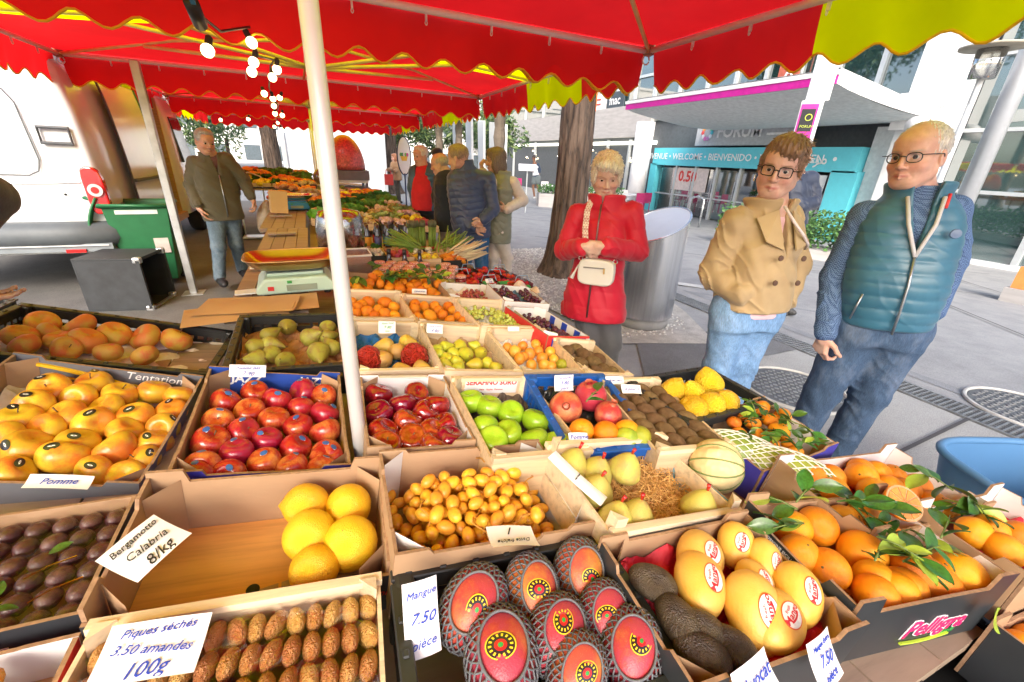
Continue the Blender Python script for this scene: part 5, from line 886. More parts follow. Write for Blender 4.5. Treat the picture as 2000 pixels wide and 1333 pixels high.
# rear: window recess, handle, lamp, bumper
MB().prism([(.30 + a, 1.22 + b) for a, b in ((-.75, 0), (.24, 0), (.31, .05), (.34, .14), (.30, .60), (.23, .70), (.14, .74), (-.75, .76))], -.006, .004, Matrix.Rotation(PI / 2, 3, 'X')).build('window_recess', M_('van_recess', (.58, .62, .66), .2, coat=.6, var=.02), van, loc=(0, 0, 0))
MB().tube([(x, -.02, z) for x, z in ((-.45, 1.20), (.52, 1.20), (.60, 1.24), (.63, 1.34), (.60, 1.84), (.54, 1.95), (.44, 2.0), (-.45, 2.0))], .006, 5).build('window_seam', vseam, van); MB().tube([(x, -.012, z) for x, z in ((-1, 1.12), (.5, 1.12), (.88, 1.14))], .007, 5).build('crease', M_('van_recess', (.74, .77, .8)), van)
rr_ = MB(); pts = [(x, -.03, z) for x, z in ((.70, 1.50), (.93, 1.50), (.93, 1.64), (.70, 1.64))]; rr_.tube(pts, .018, 6, close=True); rr_.build('handle_frame', vseam, van)
MB().lathe([(.001, 0), (.012, 0)], 10, (.74, -.025, 1.02), Matrix.Rotation(PI / 2, 3, 'X')).build('lock', vseam, van)
tl = MB(); tp = [(.0, .02), (.03, 0), (.12, 0), (.145, .03), (.155, .12), (.15, .34), (.13, .42), (.09, .46), (.03, .465), (-.01, .44), (-.02, .36), (-.015, .12)]; red = M_('lamp_red', (.55, .006, .006), .12, coat=1, spec=.8)
tl.prism([(x + .935, z + .83) for x, z in tp], -.0, .075, Matrix.Rotation(PI / 2, 3, 'X')); to = tl.build('tail_lamp', red, van); bevel(to, .015, 3)
MB().lathe([(.001, -.004), (.05, .0), (.062, -.02)], 22, (1.01, -.080, 1.07), Matrix.Rotation(-PI / 2, 3, 'X')).build('clear_lens', M_('lamp_clear', (.62, .50, .50), .1, coat=1), to)
MB().lathe([(.028, .0), (.034, .01)], 18, (1.01, -.092, 1.07), Matrix.Rotation(PI / 2, 3, 'X')).build('lens_ring', M_('lamp_ring', (.4, .02, .02), .2), to)
b_ = MB(); b_.tube([(-1.0, -.05, .62), (.6, -.06, .62), (1.0, -.02, .62), (1.08, .15, .62), (1.09, .6, .62)], .135, 10); o = b_.build('bumper', vg, van, True)
MB().box((0, -.06, .50), (2.05, .16, .08)).build('bumper_step', M_('van_plastic_light', (.2, .23, .26), .5), o); MB().box((.72, -.15, .47), (.16, .02, .035)).build('reflector', red, o); MB().box((.2, -.155, .525), (1.6, .01, .012)).build('trim_line', M_('trim_pale', (.6, .62, .64)), o)
MB().box((1.04, .35, .84), (.04, .5, .12)).build('side_trim', vg, van)
for y in (.95, 4.3):
    w = MB().lathe([(.15, -.1), (.33, -.1), (.35, -.06), (.35, .06), (.33, .1), (.15, .1)], 26, (.93, y, .35), Matrix.Rotation(PI / 2, 3, 'Y')).build('wheel', M_('tyre', (.025, .025, .028), .85), van, True); MB().lathe([(.02, .105), (.2, .105), (.2, .08)], 18, (.93, y, .35), Matrix.Rotation(PI / 2, 3, 'Y')).build('hubcap', M_('hub', (.4, .42, .44), .4, .6), w)
# galvanised post
gp = empty('square_post', 'galvanised square steel post holding the awning beside the green bin', 'post', (-1.37, 5.66, 0)); gm_ = M_('galvanised_post', (.48, .50, .53), .42, .55, var=.22, vs=9)
o = MB().box((0, 0, 1.12), (.07, .07, 2.24)).build('tube', gm_, gp); bevel(o, .008); MB().box((0, 0, .006), (.2, .2, .012)).build('foot_plate', gm_, gp); MB().box((.037, .0, 2.0), (.004, .02, .22)).build('tape', M_('tape_brown', (.35, .2, .12)), gp)
# wheelie bin
wb = empty('wheelie_bin', 'green plastic wheelie bin with its lid hanging open beside the van', 'bin', (-1.80, 6.25, 0), rotz=R(6)); gr = M_('bin_green', (.02, .14, .055), .45, var=.12); gr2 = M_('bin_green_dark', (.012, .13, .05), .5)
m = MB(); m.prism([(-.24, -.24), (.24, -.24), (.24, .24), (-.24, .24)], .08, .1); b4 = [(-.22, -.2), (.2, -.2), (.2, .22), (-.22, .22)]; t4 = [(-.28, -.29), (.28, -.29), (.28, .27), (-.28, .27)]
m = MB(); m.add([(x, y, .08) for x, y in b4] + [(x, y, .92) for x, y in t4] + [(x * .93, y * .93, .92) for x, y in t4] + [(x * .9, y * .9, .14) for x, y in b4], [(3, 2, 1, 0)] + [(i, (i + 1) % 4, 4 + (i + 1) % 4, 4 + i) for i in range(4)] + [(4 + i, 4 + (i + 1) % 4, 8 + (i + 1) % 4, 8 + i) for i in range(4)] + [(8 + i, 8 + (i + 1) % 4, 12 + (i + 1) % 4, 12 + i) for i in range(4)] + [(12, 13, 14, 15)])
o = m.build('body', gr, wb); bevel(o, .02, 3)
m = MB(); m.tube([(x * 1.04, y * 1.04, .915) for x, y in t4], .024, 8, close=True); m.build('rim', gr, wb, True)
m = MB(); m.grid(lambda a, b: (-.31 - .10 * math.sin(a * PI) - .04 * a, -.27 + b * .52, 1.0 - a * .62), 10, 2); o = m.build('lid', gr, wb, True); o.modifiers.new('t', 'SOLIDIFY').thickness = .02
MB().tube([(-.33, -.2, .97), (-.40, -.2, .99), (-.40, .2, .99), (-.33, .2, .97)], .016, 8).build('handle', gr2, wb, True); MB().box((.0, -.275, .86), (.36, .02, .06)).build('rim_label', M_('bin_label', (.6, .62, .62)), wb); MB().box((.14, -.247, .5), (.13, .01, .2)).build('sticker', M_('sticker_pale', (.5, .45, .42)), wb)
for x in (-.2, .2): MB().lathe([(.03, -.03), (.1, -.03), (.1, .03), (.03, .03)], 18, (x, .25, .1), Matrix.Rotation(PI / 2, 3, 'Y')).build('wheel', M_('tyre', (.025, .025, .028)), wb, True)
# flight case
fc = empty('flight_case', 'black flight case with silver corners lying in front of the van', 'case', (-1.84, 5.42, 0), rotz=R(-9)); cb = M_('case_black', (.028, .032, .038), .55, var=.3, bump=.4, bs=90); cs_ = M_('case_steel', (.6, .62, .65), .3, .8)
W, D_, Hh = .52, .50, .52; t_ = .015
for c_, d_, n_ in (((0, 0, Hh - t_ / 2), (W, D_, t_), 'top'), ((0, 0, t_ / 2), (W, D_, t_), 'bottom'), ((-W / 2 + t_ / 2, 0, Hh / 2), (t_, D_, Hh - .032), 'side'), ((0, -D_ / 2 + t_ / 2, Hh / 2), (W - .032, t_, Hh - .034), 'side'), ((0, D_ / 2 - t_ / 2, Hh / 2), (W - .032, t_, Hh - .034), 'side')): MB().box(c_, d_).build(n_, cb, fc)
for y in (-D_ / 2, D_ / 2): MB().bar((W / 2, y, .02), (W / 2, y, Hh - .02), .03).build('edge_profile', cb, fc)
for z in (.01, Hh - .01): MB().bar((W / 2, -D_ / 2, z), (W / 2, D_ / 2, z), .028).build('edge_profile', cb if z > .1 else cs_, fc)
for y in (-1, 1):
    for z in (.02, Hh - .02):
        o = MB().box((W / 2 - .01, y * (D_ / 2 - .015), z), (.07, .06, .06)).build('corner', cs_, fc); bevel(o, .015)
MB().box((.05, 0, .25), (.02, .4, .4)).build('inner_panel', M_('case_inner', (.05, .06, .07), .6), fc)
# trolley with crate behind the seller
tr = empty('hand_truck', 'hand truck loaded with a black crate behind the walking seller', 'trolley', (-1.05, 9.3, 0)); 
for x in (-.2, .2): MB().tube([(x, .1, .05), (x, .25, 1.05)], .014, 6).build('rail', frame_m, tr)
MB().tube([(-.2, .25, 1.05), (0, .3, 1.12), (.2, .25, 1.05)], .014, 6).build('handle', frame_m, tr); MB().box((0, -.15, .04), (.42, .3, .02)).build('toe_plate', frame_m, tr)
for x in (-.24, .24): MB().lathe([(.02, -.02), (.1, -.02), (.1, .02), (.02, .02)], 14, (x, .12, .1), Matrix.Rotation(PI / 2, 3, 'Y')).build('wheel', M_('tyre', (.025, .025, .028)), tr)
# ------------------------------------------------------------------ awnings
redc = cloth('awning_red', (.86, .012, .016), .45); yelc = cloth('awning_yellow', (.95, .90, .0), .9); pip = M_('piping_yellow', (.88, .52, .01), .6); tub = M_('awning_tube', (.90, .80, .70), .5, 0, var=.06); strut = M_('awning_strut_lamplit', (.85, .68, .22), .45, 0); clip = M_('clip_white', (.78, .74, .72), .5); hubm = M_('hub_rust', (.35, .16, .08), .6)  # strut yellow has the bulbs' warm light put into its base colour
def awning(x0, x1, y0, y1, z, hub, ys, label, zc=.42, pole=True, near=None):
    """ys: y range of the yellow stripe that crosses the roof and both side valances"""
    cx, cy = hub; root = empty('market_awning', label, 'awning', (cx, cy, 0))
    L = lambda x, y, z_: (x - cx, y - cy, z_)
    def top(x, y):
        u = max(abs(x - cx) / (x1 - cx if x > cx else cx - x0), abs(y - cy) / (y1 - cy if y > cy else cy - y0)); return z + .03 + zc * (1 - u) + .03 * math.sin(u * PI * 2) * (1 - u)
    # roof cloth, one panel per side, split where the yellow stripe crosses
    cuts = [y0, ys[0], ys[1], y1]
    for i in range(3):
        a, b = cuts[i], cuts[i + 1]
        if b - a < .02: continue
        MB().grid(lambda u, v: L(x0 + u * (x1 - x0), a + v * (b - a), top(x0 + u * (x1 - x0), a + v * (b - a))), 28, 10).build('roof_panel', yelc if i == 1 else redc, root, True)
    # scalloped valances with piping
    def val(p0, p1, out, mat, ph=0.0):
        p0, p1 = Vector(p0), Vector(p1); Ln = (p1 - p0).length; n = max(8, int(Ln / .03)); d = (p1 - p0) / Ln; o_ = Vector(out)
        def q(a, b):
            s_ = a * Ln + ph; low = .235 + .032 * math.sin(s_ / .25 * 2 * PI); w_ = .014 * math.sin(s_ * 7) + .012 * math.sin(s_ * 17 + b * 2)
            pnt = p0 + d * a * Ln + o_ * (.035 + b * (.03 + w_)) ; return (pnt.x - cx, pnt.y - cy, pnt.z + .05 - b * (low + .05))
        MB().grid(q, n, 6).build('valance', mat, root, True)
        MB().tube([q(k / n, 1.0) for k in range(n + 1)], .0065, 5).build('piping', pip, root, True)
    val((x0, y1, z), (x1, y1, z), (0, 1, 0), redc); val((near, y0, z), (x1, y0, z), (0, -1, 0), redc, .1) if near is not None else None
    for x, o_ in ((x0, -1), (x1, 1)):
        for i in range(3):
            if cuts[i + 1] - cuts[i] > .02: val((x, cuts[i], z), (x, cuts[i + 1], z), (o_, 0, 0), yelc if i == 1 else redc, cuts[i])
    # frame
    cs = [(x0, y0), (x1, y0), (x1, y1), (x0, y1)]
    for i in range(4):
        a, b = cs[i], cs[(i + 1) % 4]; MB().tube([L(*a, z), L((a[0] + b[0]) / 2, (a[1] + b[1]) / 2, z + .012), L(*b, z)], .020, 8).build('edge_tube', tub, root, True)
        Ln = math.dist(a, b); k = int(Ln / .38)
        for j in range(1, k): 
            f_ = j / k; p = Vector(L(a[0] + (b[0] - a[0]) * f_, a[1] + (b[1] - a[1]) * f_, z)); 
            MB().bar(p + Vector((0, 0, .01)), p - Vector((0, 0, .045)), .016, .01).tube([p + Vector((.006 * math.cos(t), .002, -.052 + .010 * math.sin(t))) for t in np.linspace(0, 2 * PI, 8, endpoint=False)], .003, 4, close=True).build('clip', clip, root)
        MB().lathe([(.02, -.03), (.04, -.02), (.045, .03), (.02, .05)], 8, L(*a, z)).build('corner_joint', hubm, root); MB().tube([L(a[0] + .03 * math.cos(t), a[1] + .02, z - .05 + .03 * math.sin(t)) for t in np.linspace(0, 6, 9)], .006, 4).build('corner_tie', clip, root)
    hz = z + zc - .06; sd_ = .38 if zc > .3 else .2
    ends = cs + [((x0 + x1) / 2, y0), ((x0 + x1) / 2, y1), (x0, cy), (x1, cy)]
    for e in ends:
        p = Vector(L(*e, z)); h_ = Vector((0, 0, hz)); MB().tube([h_, h_.lerp(p, .5) + Vector((0, 0, .05)), p], .014, 7).build('rib', strut, root, True)
        MB().tube([Vector((0, 0, hz - sd_)), h_.lerp(p, .62) + Vector((0, 0, .02))], .015, 7).build('strut', strut, root, True)
    MB().lathe([(.03, hz - .06), (.055, hz - .04), (.055, hz + .04), (.03, hz + .07)], 12).build('hub', M_('hub_steel', (.5, .48, .4), .4, .6), root); MB().lathe([(.03, hz - sd_ - .04), (.05, hz - sd_ - .02), (.05, hz - sd_ + .03), (.03, hz - sd_ + .04)], 12).build('slider', M_('hub_steel', (.5, .48, .4)), root)
    if pole: MB().tube([(0, 0, 0), (0, 0, hz + .05)], .0165, 16).build('pole', M_('pole_white', (.72, .73, .72), .4, .2, var=.1, vs=7), root, True)
    return root
awning(-2.1, 2.32, -.45, 2.93, 2.30, (.03, .925), (.45, 1.72), 'nearest red market awning with a white centre pole, a yellow stripe at the right', .38)
awning(-2.1, 2.22, 3.06, 6.25, 2.30, (.12, 4.6), (3.75, 4.85), 'second red awning with radiating yellow lit ribs and a yellow stripe', .15, near=1.0)
awning(-2.1, 2.22, 6.4, 10.0, 2.30, (.1, 8.3), (7.3, 8.4), 'third red awning along the stall, half hidden by the second', .15)
awning(-2.1, 2.2, 10.15, 13.8, 2.28, (.1, 12), (11.2, 12.2), 'farthest red awning at the end of the stall', .15)
# ------------------------------------------------------------------ string of bulbs
bs = empty('string_light', 'string of glowing round bulbs on a black cable under the awnings', 'string lights', (-.3, 1.5, 2.2)); blkp = M_('socket_black', (.02, .02, .02), .5); glow = M_('bulb_glow', (1, .85, .55), emit=(1, .74, .36), es=3.2)
bp = [(-.35, 2.58, 1.93), (-.2, 2.99, 2.05), (-.22, 3.19, 1.99), (-.245, 3.3, 1.955), (-.12, 3.6, 2.02), (-.16, 3.75, 1.99), (-.3, 5.0, 2.0), (-.25, 5.3, 1.99), (-.2, 5.6, 2.03), (-.28, 5.9, 1.97), (-.3, 6.3, 1.92), (-.24, 6.7, 1.93), (-.8, 8.6, 1.95), (-1.3, 9.5, 1.95), (-.5, 9.6, 1.9), (-.45, 9.9, 1.98), (-.42, 10.4, 1.9), (-.38, 10.8, 1.88)]
o_ = Vector((-.3, 1.5, 2.2)); path = [(-.31, 1.6, 2.35), (-.31, 1.9, 2.12), (-.33, 2.35, 2.02), (-.3, 2.7, 2.03), (-.2, 3.0, 2.12), (-.2, 3.3, 2.04), (-.13, 3.65, 2.08), (-.18, 4.2, 2.12), (-.26, 5.1, 2.06), (-.26, 6, 2.03), (-.3, 7.5, 2.08), (-.45, 9.2, 2.02), (-.42, 10.9, 1.96)]
MB().tube([Vector(p) - o_ for p in path], .006, 6).build('cable', blkp, bs, True); MB().tube([Vector(p) - o_ for p in [(-.30, 1.5, 2.5), (-.31, 1.77, 2.14), (-.32, 2.25, 2.03)]], .011, 4).build('blue_strap', M_('strap_blue', (.05, .3, .5), .6), bs)
MB().tube([Vector(p) - o_ for p in [(-.33, 2.27, 2.035), (-.335, 2.42, 1.995)]], .026, 10).build('plug', blkp, bs, True)
bm_ = MB().lathe([(.001, .034), (.014, .033), (.026, .024), (.034, .008), (.033, -.010), (.024, -.026), (.010, -.034), (.001, -.036)], 16).mesh('bulb', glow, True); sk_ = MB().lathe([(.019, .03), (.019, .075), (.008, .085)], 10).mesh('socket', blkp)
for p in bp:
    q = Vector(p) - o_; b = obj('bulb', bm_, bs, loc=q, rot=(rnd.uniform(-.5, .5), rnd.uniform(-.5, .5), 0), scale=.78); obj('socket', sk_, b)
# ------------------------------------------------------------------ trestle tables
tbw = wood('table_wood', (.34, .25, .18), .6); brd = wood('table_board', (.26, .19, .14), .6)
def table(x0, x1, y0, y1, z, sl, label, thick=.03, planks=6, leg=True):
    root = empty('trestle_table', label, 'table', ((x0 + x1) / 2, (y0 + y1) / 2, 0)); cx, cy = (x0 + x1) / 2, (y0 + y1) / 2
    M3 = Matrix(((1, 0, 0), (0, 1, 0), (-sl, 0, 1)))
    for k in range(planks):
        a = x0 + (x1 - x0) * k / planks; b = x0 + (x1 - x0) * (k + 1) / planks - .004; xm = (a + b) / 2
        MB().box((xm - cx, 0, z - sl * xm - thick / 2), (b - a, y1 - y0, thick), Matrix.Rotation(math.atan(sl), 3, 'Y')).build('plank', tbw, root)
    if leg:
        for x in (x0 + .12, x1 - .12):
            for y in (y0 + .15, y1 - .15): MB().bar((x - cx, y - cy, 0), (x - cx, y - cy, z - sl * x - thick - .01), .045).build('leg', brd, root)
    return root
table(-1.6, -.34, .12, 1.93, .80, .11, 'sloping board table under the apple boxes at the near left', planks=7)
table(-.335, 1.20, .12, 2.62, .80, .11, 'sloping board table under the fruit boxes at the near end of the stall', planks=8)
table(-.40, -.08, 1.96, 4.3, .905, 0, 'worn wooden counter on the seller side carrying the weighing scales', planks=4)
table(-.08, 1.15, 2.64, 5.2, .80, .08, 'sloping display table under jars, asparagus and strawberries', planks=6)
table(-.47, -.1, 4.35, 7.6, .90, 0, 'far wooden counter with paper bags and the second scales', planks=4)
table(-.08, 1.25, 5.25, 12.5, .84, .05, 'long far display table covered with vegetables', planks=6)
table(-1.7, .0, 9.3, 10.6, .86, 0, 'cross table at the end of the stall covered with greens', planks=6)
# ------------------------------------------------------------------ crates
def mat4(rows): return Matrix(([*rows[0]], [*rows[1]], [*rows[2]], [0, 0, 0, 1]))
kraft = M_('kraft_card', (.43, .275, .155), .85, var=.10, vs=5, bump=.2, bs=40, stretch=(1, 1, 3)); kraft_d = M_('kraft_edge', (.36, .22, .125), .9, var=.3, vs=90); whitec = M_('white_card', (.74, .73, .72), .7, var=.04); greyc = M_('grey_print_card', (.15, .16, .18), .5, var=.08); bluec = M_('blue_print_card', (.025, .075, .38), .4, var=.08); blackc = M_('black_print_card', (.03, .035, .04), .4, var=.2); bluep = M_('violet_blue_card', (.07, .06, .42), .45)
pblack = M_('crate_black', (.022, .024, .024), .42, var=.25, vs=14, bump=.1); pblue = M_('crate_blue', (.01, .10, .42), .4, var=.1); pwood = wood('crate_wood', (.66, .49, .30), 1.0); pwood2 = wood('crate_wood_pale', (.72, .58, .39), 1.0); pallet_b = wood('bottom_board', (.62, .31, .09), .7)
yel_i = M_('ink_yellow', (.85, .52, .02), .5); wht_i = M_('ink_white', (.85, .85, .85), .5); red_i = M_('ink_red', (.62, .03, .03), .5); blu_i = M_('ink_blue', (.02, .06, .45), .5); blk_i = M_('ink_black', (.02, .02, .02), .5); grn_i = M_('ink_green', (.05, .35, .08), .5); prp = M_('violet_paper', (.42, .03, .38), .6)
card_m = M_('card_white', (.84, .83, .86), .6, var=.02)
CRT = {}
def crate(key, kind, label, h=.12, cat='crate', **k):
    D = DATA['crates'][key]; M = mat4(D['M']); w, d = D['w'] + k.get('dw', 0), D['d'] + k.get('dd', 0)
    M = M @ Matrix.Translation((k.get('ox', 0), k.get('oy', 0), -h)); root = empty('crate' if kind != 'card' else 'cardboard_box', label, cat, M=M); CRT[key] = (root, w, d, h)
    j = rnd.uniform
    if kind == 'plastic':
        m_ = k['mat']; t = .009
        MB().box((0, 0, .006), (w - .02, d - .02, .008)).build('bottom', m_, root)
        for s_, L, ax in ((1, w, 0), (-1, w, 0), (1, d, 1), (-1, d, 1)):
            dd = (d if ax == 0 else w) / 2 - t / 2; n = int(L / .03); m = MB()
            P = (lambda u, z: (u, s_ * dd, z)) if ax == 0 else (lambda u, z: (s_ * dd, u, z))
            sz = (lambda a, b: (a, t, b)) if ax == 0 else (lambda a, b: (t, a, b)); LL = L - (2 * t + .002 if ax else 0)
            m.box(P(0, .028), sz(LL, .04)).box(P(0, h - .022), sz(LL, .026))
            for i in range(n + 1):
                u = -LL / 2 + .004 + (LL - .008) * i / n
                hole = abs(u) < .045 and L > .25 and k.get('grip', True)
                if not hole: m.box(P(u, h * .5), sz(.010, h - .07))
            if k.get('solid', True):
                m.box(P(0, h * .42), sz(LL, h * .5))
            o = m.build('side', m_, root)
            m = MB(); off = s_ * (dd + .004)
            Pr = (lambda u, z: (u, off, z)) if ax == 0 else (lambda u, z: (off, u, z)); m.box(Pr(0, h - .004), (LL + (.016 if ax == 0 else 0), .022, .008) if ax == 0 else (.022, LL - .012, .0078))
            for i in range(0, n, 2): m.box(Pr(-LL / 2 + .02 + (LL - .04) * i / n, h - .001), (.012, .010, .008) if ax == 0 else (.010, .012, .008))
            o = m.build('rim', m_, root); bevel(o, .002, 1)
        for sx in (-1, 1):
            for sy in (-1, 1): o = MB().box((sx * (w / 2 - .012), sy * (d / 2 - .012), h / 2), (.034, .034, h + .004)).build('corner', m_, root); bevel(o, .008, 2)
    elif kind == 'card':
        mo, mi = k.get('outer', kraft), k.get('inner', kraft); t = .006
        MB().box((0, 0, .004), (w - .014, d - .014, .006)).build('bottom', k.get('bottom', kraft), root)
        low = k.get('low', {}); 
        for nm, s_, L, ax in (('back', 1, w, 0), ('front', -1, w, 0), ('right', 1, d, 1), ('left', -1, d, 1)):
            hh = h * low.get(nm, 1.0); dd = (d if ax == 0 else w) / 2 - t / 2; LL = L - (0 if ax == 0 else 2 * t + .002)
            def pt(u, z, o_): return (u, s_ * (dd + o_), z) if ax == 0 else (s_ * (dd + o_), u, z)
            tab = k.get('tab', .012) if nm in ('back', 'front') else k.get('tab', .012) * .6; c = min(.055, LL * .2); wv = lambda: j(-.0015, .0015)
            prof = [(-LL / 2, 0), (LL / 2, 0), (LL / 2, hh + tab), (LL / 2 - c, hh + tab), (LL / 2 - c - .008, hh + wv()), (LL * .12, hh + wv()), (-LL * .1, hh + wv()), (-LL / 2 + c + .008, hh), (-LL / 2 + c, hh + tab), (-LL / 2, hh + tab)]
            if k.get('notch') and nm in ('front', 'back', 'right'): prof = prof[:5] + [(LL * .2, hh)] + [(LL * .14 + .022 * math.cos(a), hh - .014 * math.sin(a)) for a in np.linspace(0, PI, 6)] + [(-LL * .18, hh)] + prof[7:]
            m = MB(); n = len(prof); vs = [pt(u, z, o_) for o_ in (t / 2, -t / 2) for u, z in prof]
            m.add(vs, [tuple(range(n))]); m.cur = 1; m.add(vs, [tuple(range(n, 2 * n))]); m.cur = 2; m.add(vs, [(i, (i + 1) % n, n + (i + 1) % n, n + i) for i in range(n)])
            mii = k.get('back_in', mi) if nm == 'back' else (k.get('right_in', mi) if nm == 'right' else mi)
            m.build('wall', [mo, mii, kraft_d], root)
        for sx in (-1, 1):
            for sy in (-1, 1):
                if k.get('corner', True): MB().add([(sx * (w / 2 - .007), sy * (d / 2 - .05), .0), (sx * (w / 2 - .05), sy * (d / 2 - .007), .0), (sx * (w / 2 - .05), sy * (d / 2 - .007), h + .008), (sx * (w / 2 - .007), sy * (d / 2 - .05), h + .008)], [(0, 1, 2, 3)]).build('corner_flap', k.get('cornermat', mi), root)
    else:
        m_ = k.get('mat', pwood); t = .006; n = k.get('slats', 2); sh = h / n * .86
        for i in range(5): MB().box((0, -d / 2 + d * (i + .5) / 5, .005), (w - .014, d / 5 - .008, .004)).build('slat', k.get('bottom', m_), root)
        for s_ in (-1, 1):
            for i in range(n): MB().box((s_ * (w / 2 - t / 2), 0, h * (i + .5) / n + .003), (t, d - .014, sh)).build('slat', m_, root)
            eh = k.get('endh', 1.0); MB().box((0, s_ * (d / 2 - t / 2), h * .5 * eh + .004), (w, t, h * .98 * eh)).build('end_board', m_, root)
            MB().box((0, s_ * (d / 2 - .004), h + .004), (w + .004, .016, .012)).build('top_rail', pwood2, root)
            for q in (-1, 1):
                M2 = MB().prism([(q * (w / 2 - .007), s_ * (d / 2 - .007)), (q * (w / 2 - .032), s_ * (d / 2 - .007)), (q * (w / 2 - .007), s_ * (d / 2 - .032))], .002, h + k.get('post', .014)); M2.build('corner_post', pwood2, root)
    if k.get('liner'):
        lm = k['liner']; m = MB(); f_ = k.get('liner_h', .03)
        m.grid(lambda a, b: ((a - .5) * (w - .02), (b - .5) * (d - .02), f_ + .018 * math.sin(a * 19 + b * 7 + w * 50) * math.sin(b * 23 - a * 5) + .016 * (max(abs(a - .5), abs(b - .5)) * 2) ** 8 + rnd.uniform(-.004, .004)), 30, 30); o = m.build('paper_liner', lm, root)
    return root
def on(root, s_, L=None): pass
def print_on(key, txt, size, mat, x, z, wall='back', out=False, shear=0, bold=0, rot=0, name='lettering'):
    root, w, d, h = CRT[key]
    if wall == 'back': M = basis((x, d / 2 - .0068, z), (1, 0, 0), (0, 0, 1))
    elif wall == 'front': M = basis((x, -d / 2 - .0012, z), (1, 0, 0), (0, 0, 1))
    elif wall == 'left': M = basis((-w / 2 - .0012, x, z), (0, -1, 0), (0, 0, 1))
    elif wall == 'leftin': M = basis((-w / 2 + .0072, x, z), (0, 1, 0), (0, 0, 1))
    if rot: M = M @ Matrix.Rotation(rot, 4, 'Z')
    return text(txt, size, mat, root, M, shear, bold, name)
def crumple(name, col, rough=.6, **k): return M_(name, col, rough, var=.22, vs=18, bump=1.0, bs=14, dist=.02, **k)
brown_pap = crumple('brown_paper', (.42, .21, .09)); white_pap = crumple('white_paper', (.74, .66, .58)); black_film = crumple('black_film', (.02, .022, .02), .3); blue_pap = crumple('blue_paper', (.01, .13, .42), .45); violet_pap = crumple('violet_liner', (.45, .04, .36)); red_pap = crumple('red_liner', (.62, .02, .05)); clear_w = crumple('white_film', (.72, .72, .74), .3)

crate('russet2', 'plastic', 'black slotted crate cut off by the left edge above the russet apples', .14, mat=pblack)
crate('russet', 'plastic', 'long black slotted crate of russet mottled apples on white paper', .15, mat=pblack, liner=white_pap, liner_h=.075)
crate('cpear', 'plastic', 'black crate of green brown pears on crumpled brown paper left of the white pole', .15, mat=pblack, liner=brown_pap, liner_h=.075)
crate('tent2', 'card', 'magenta and yellow printed box at the left edge of the photo', .12, outer=greyc, inner=kraft, back_in=M_('magenta_card', (.6, .02, .2)))
crate('tent', 'card', 'grey printed cardboard box full of yellow and orange apples', .12, outer=greyc, inner=kraft, back_in=greyc, liner=white_pap, liner_h=.03, dw=.04, ox=-.02)
crate('jazz', 'card', 'blue printed cardboard box full of red apples left of the white pole', .12, outer=bluep, inner=kraft, back_in=bluec, liner=kraft, liner_h=.025)
crate('plum', 'card', 'shallow cardboard tray of dark dates under crinkled clear film', .085, outer=blackc, inner=kraft, tab=.0, corner=False)
crate('berg', 'card', 'nearly empty cardboard box with five yellow bergamots in one corner', .13, outer=blackc, inner=kraft, bottom=pallet_b, tab=.028, low={'front': .7}, corner=True, dd=.03)
crate('fig', 'wood', 'wooden tray of dried almonds wrapped in clear film at the bottom edge', .07, mat=pwood2, slats=1, bottom=brown_pap)
crate('apric', 'card', 'white tray of dried apricots in the bottom left corner', .07, outer=red_i, inner=whitec, tab=0, corner=False)
crate('dates', 'card', 'cardboard box with white corners holding a heap of yellow dates', .13, outer=kraft, inner=kraft, right_in=whitec, cornermat=whitec, notch=True, tab=.010)
crate('redd', 'card', 'cardboard box of shiny dark red apples right of the white pole', .11, outer=kraft, inner=kraft, back_in=whitec, right_in=whitec, liner=kraft, liner_h=.02, tab=.012)
crate('granny', 'wood', 'wooden box of bright green apples on dark paper', .10, mat=pwood, liner=crumple('dark_liner', (.10, .07, .05)), liner_h=.03, slats=1)
crate('blue', 'plastic', 'bright blue plastic crate with three pomegranates and oranges', .12, mat=pblue, liner=black_film, liner_h=.055, solid=False, dw=.03)
crate('kiwi', 'wood', 'wooden tray with rows of brown kiwis at the customers side', .07, mat=pwood, slats=1, dw=.02, liner=M_('kiwi_tray', (.10, .22, .06), .4), liner_h=.015)
crate('cedrat', 'plastic', 'black openwork crate of knobbly yellow citrons', .13, mat=pblack, solid=False, dw=.08, ox=-.04, dd=.03)
crate('clem', 'card', 'violet blue cardboard box of small clementines with leaves', .12, outer=bluep, inner=kraft, dw=.02, dd=.03, right_in=whitec)
crate('comice', 'wood', 'wooden crate of big pears with red waxed stems on straw', .12, mat=pwood2, slats=2, post=.03)
crate('melon', 'card', 'low pale blue box with a striped melon and netted papayas', .09, outer=M_('pale_blue_card', (.16, .34, .42)), inner=M_('pale_blue_card', (.16, .34, .42)), tab=0, corner=False)
crate('mango', 'plastic', 'black plastic crate of red mangoes in foam nets at the bottom', .14, mat=pblack, grip=False)
crate('ymango', 'card', 'black printed box of yellow stickered mangoes and dark avocados', .13, outer=blackc, inner=kraft, liner=red_pap, liner_h=.075, tab=.02, dw=.04, ox=-.02)
crate('orange', 'card', 'black printed box of oranges with leaves and a halved orange', .13, outer=blackc, inner=kraft, tab=.035, liner=M_('orange_liner', (.5, .1, .03)), liner_h=.05, corner=False, right_in=whitec, dw=.05, ox=-.015)
crate('orange2', 'card', 'cardboard box of oranges in the second row from the front right', .12, outer=kraft, inner=whitec, tab=.03, liner=red_pap, liner_h=.06, corner=False, dw=.14, ox=-.07, dd=.03)
crate('orange3', 'card', 'box of oranges cut off by the right edge of the photo', .12, outer=kraft, inner=whitec, tab=.03, liner=red_pap, liner_h=.06, corner=False)
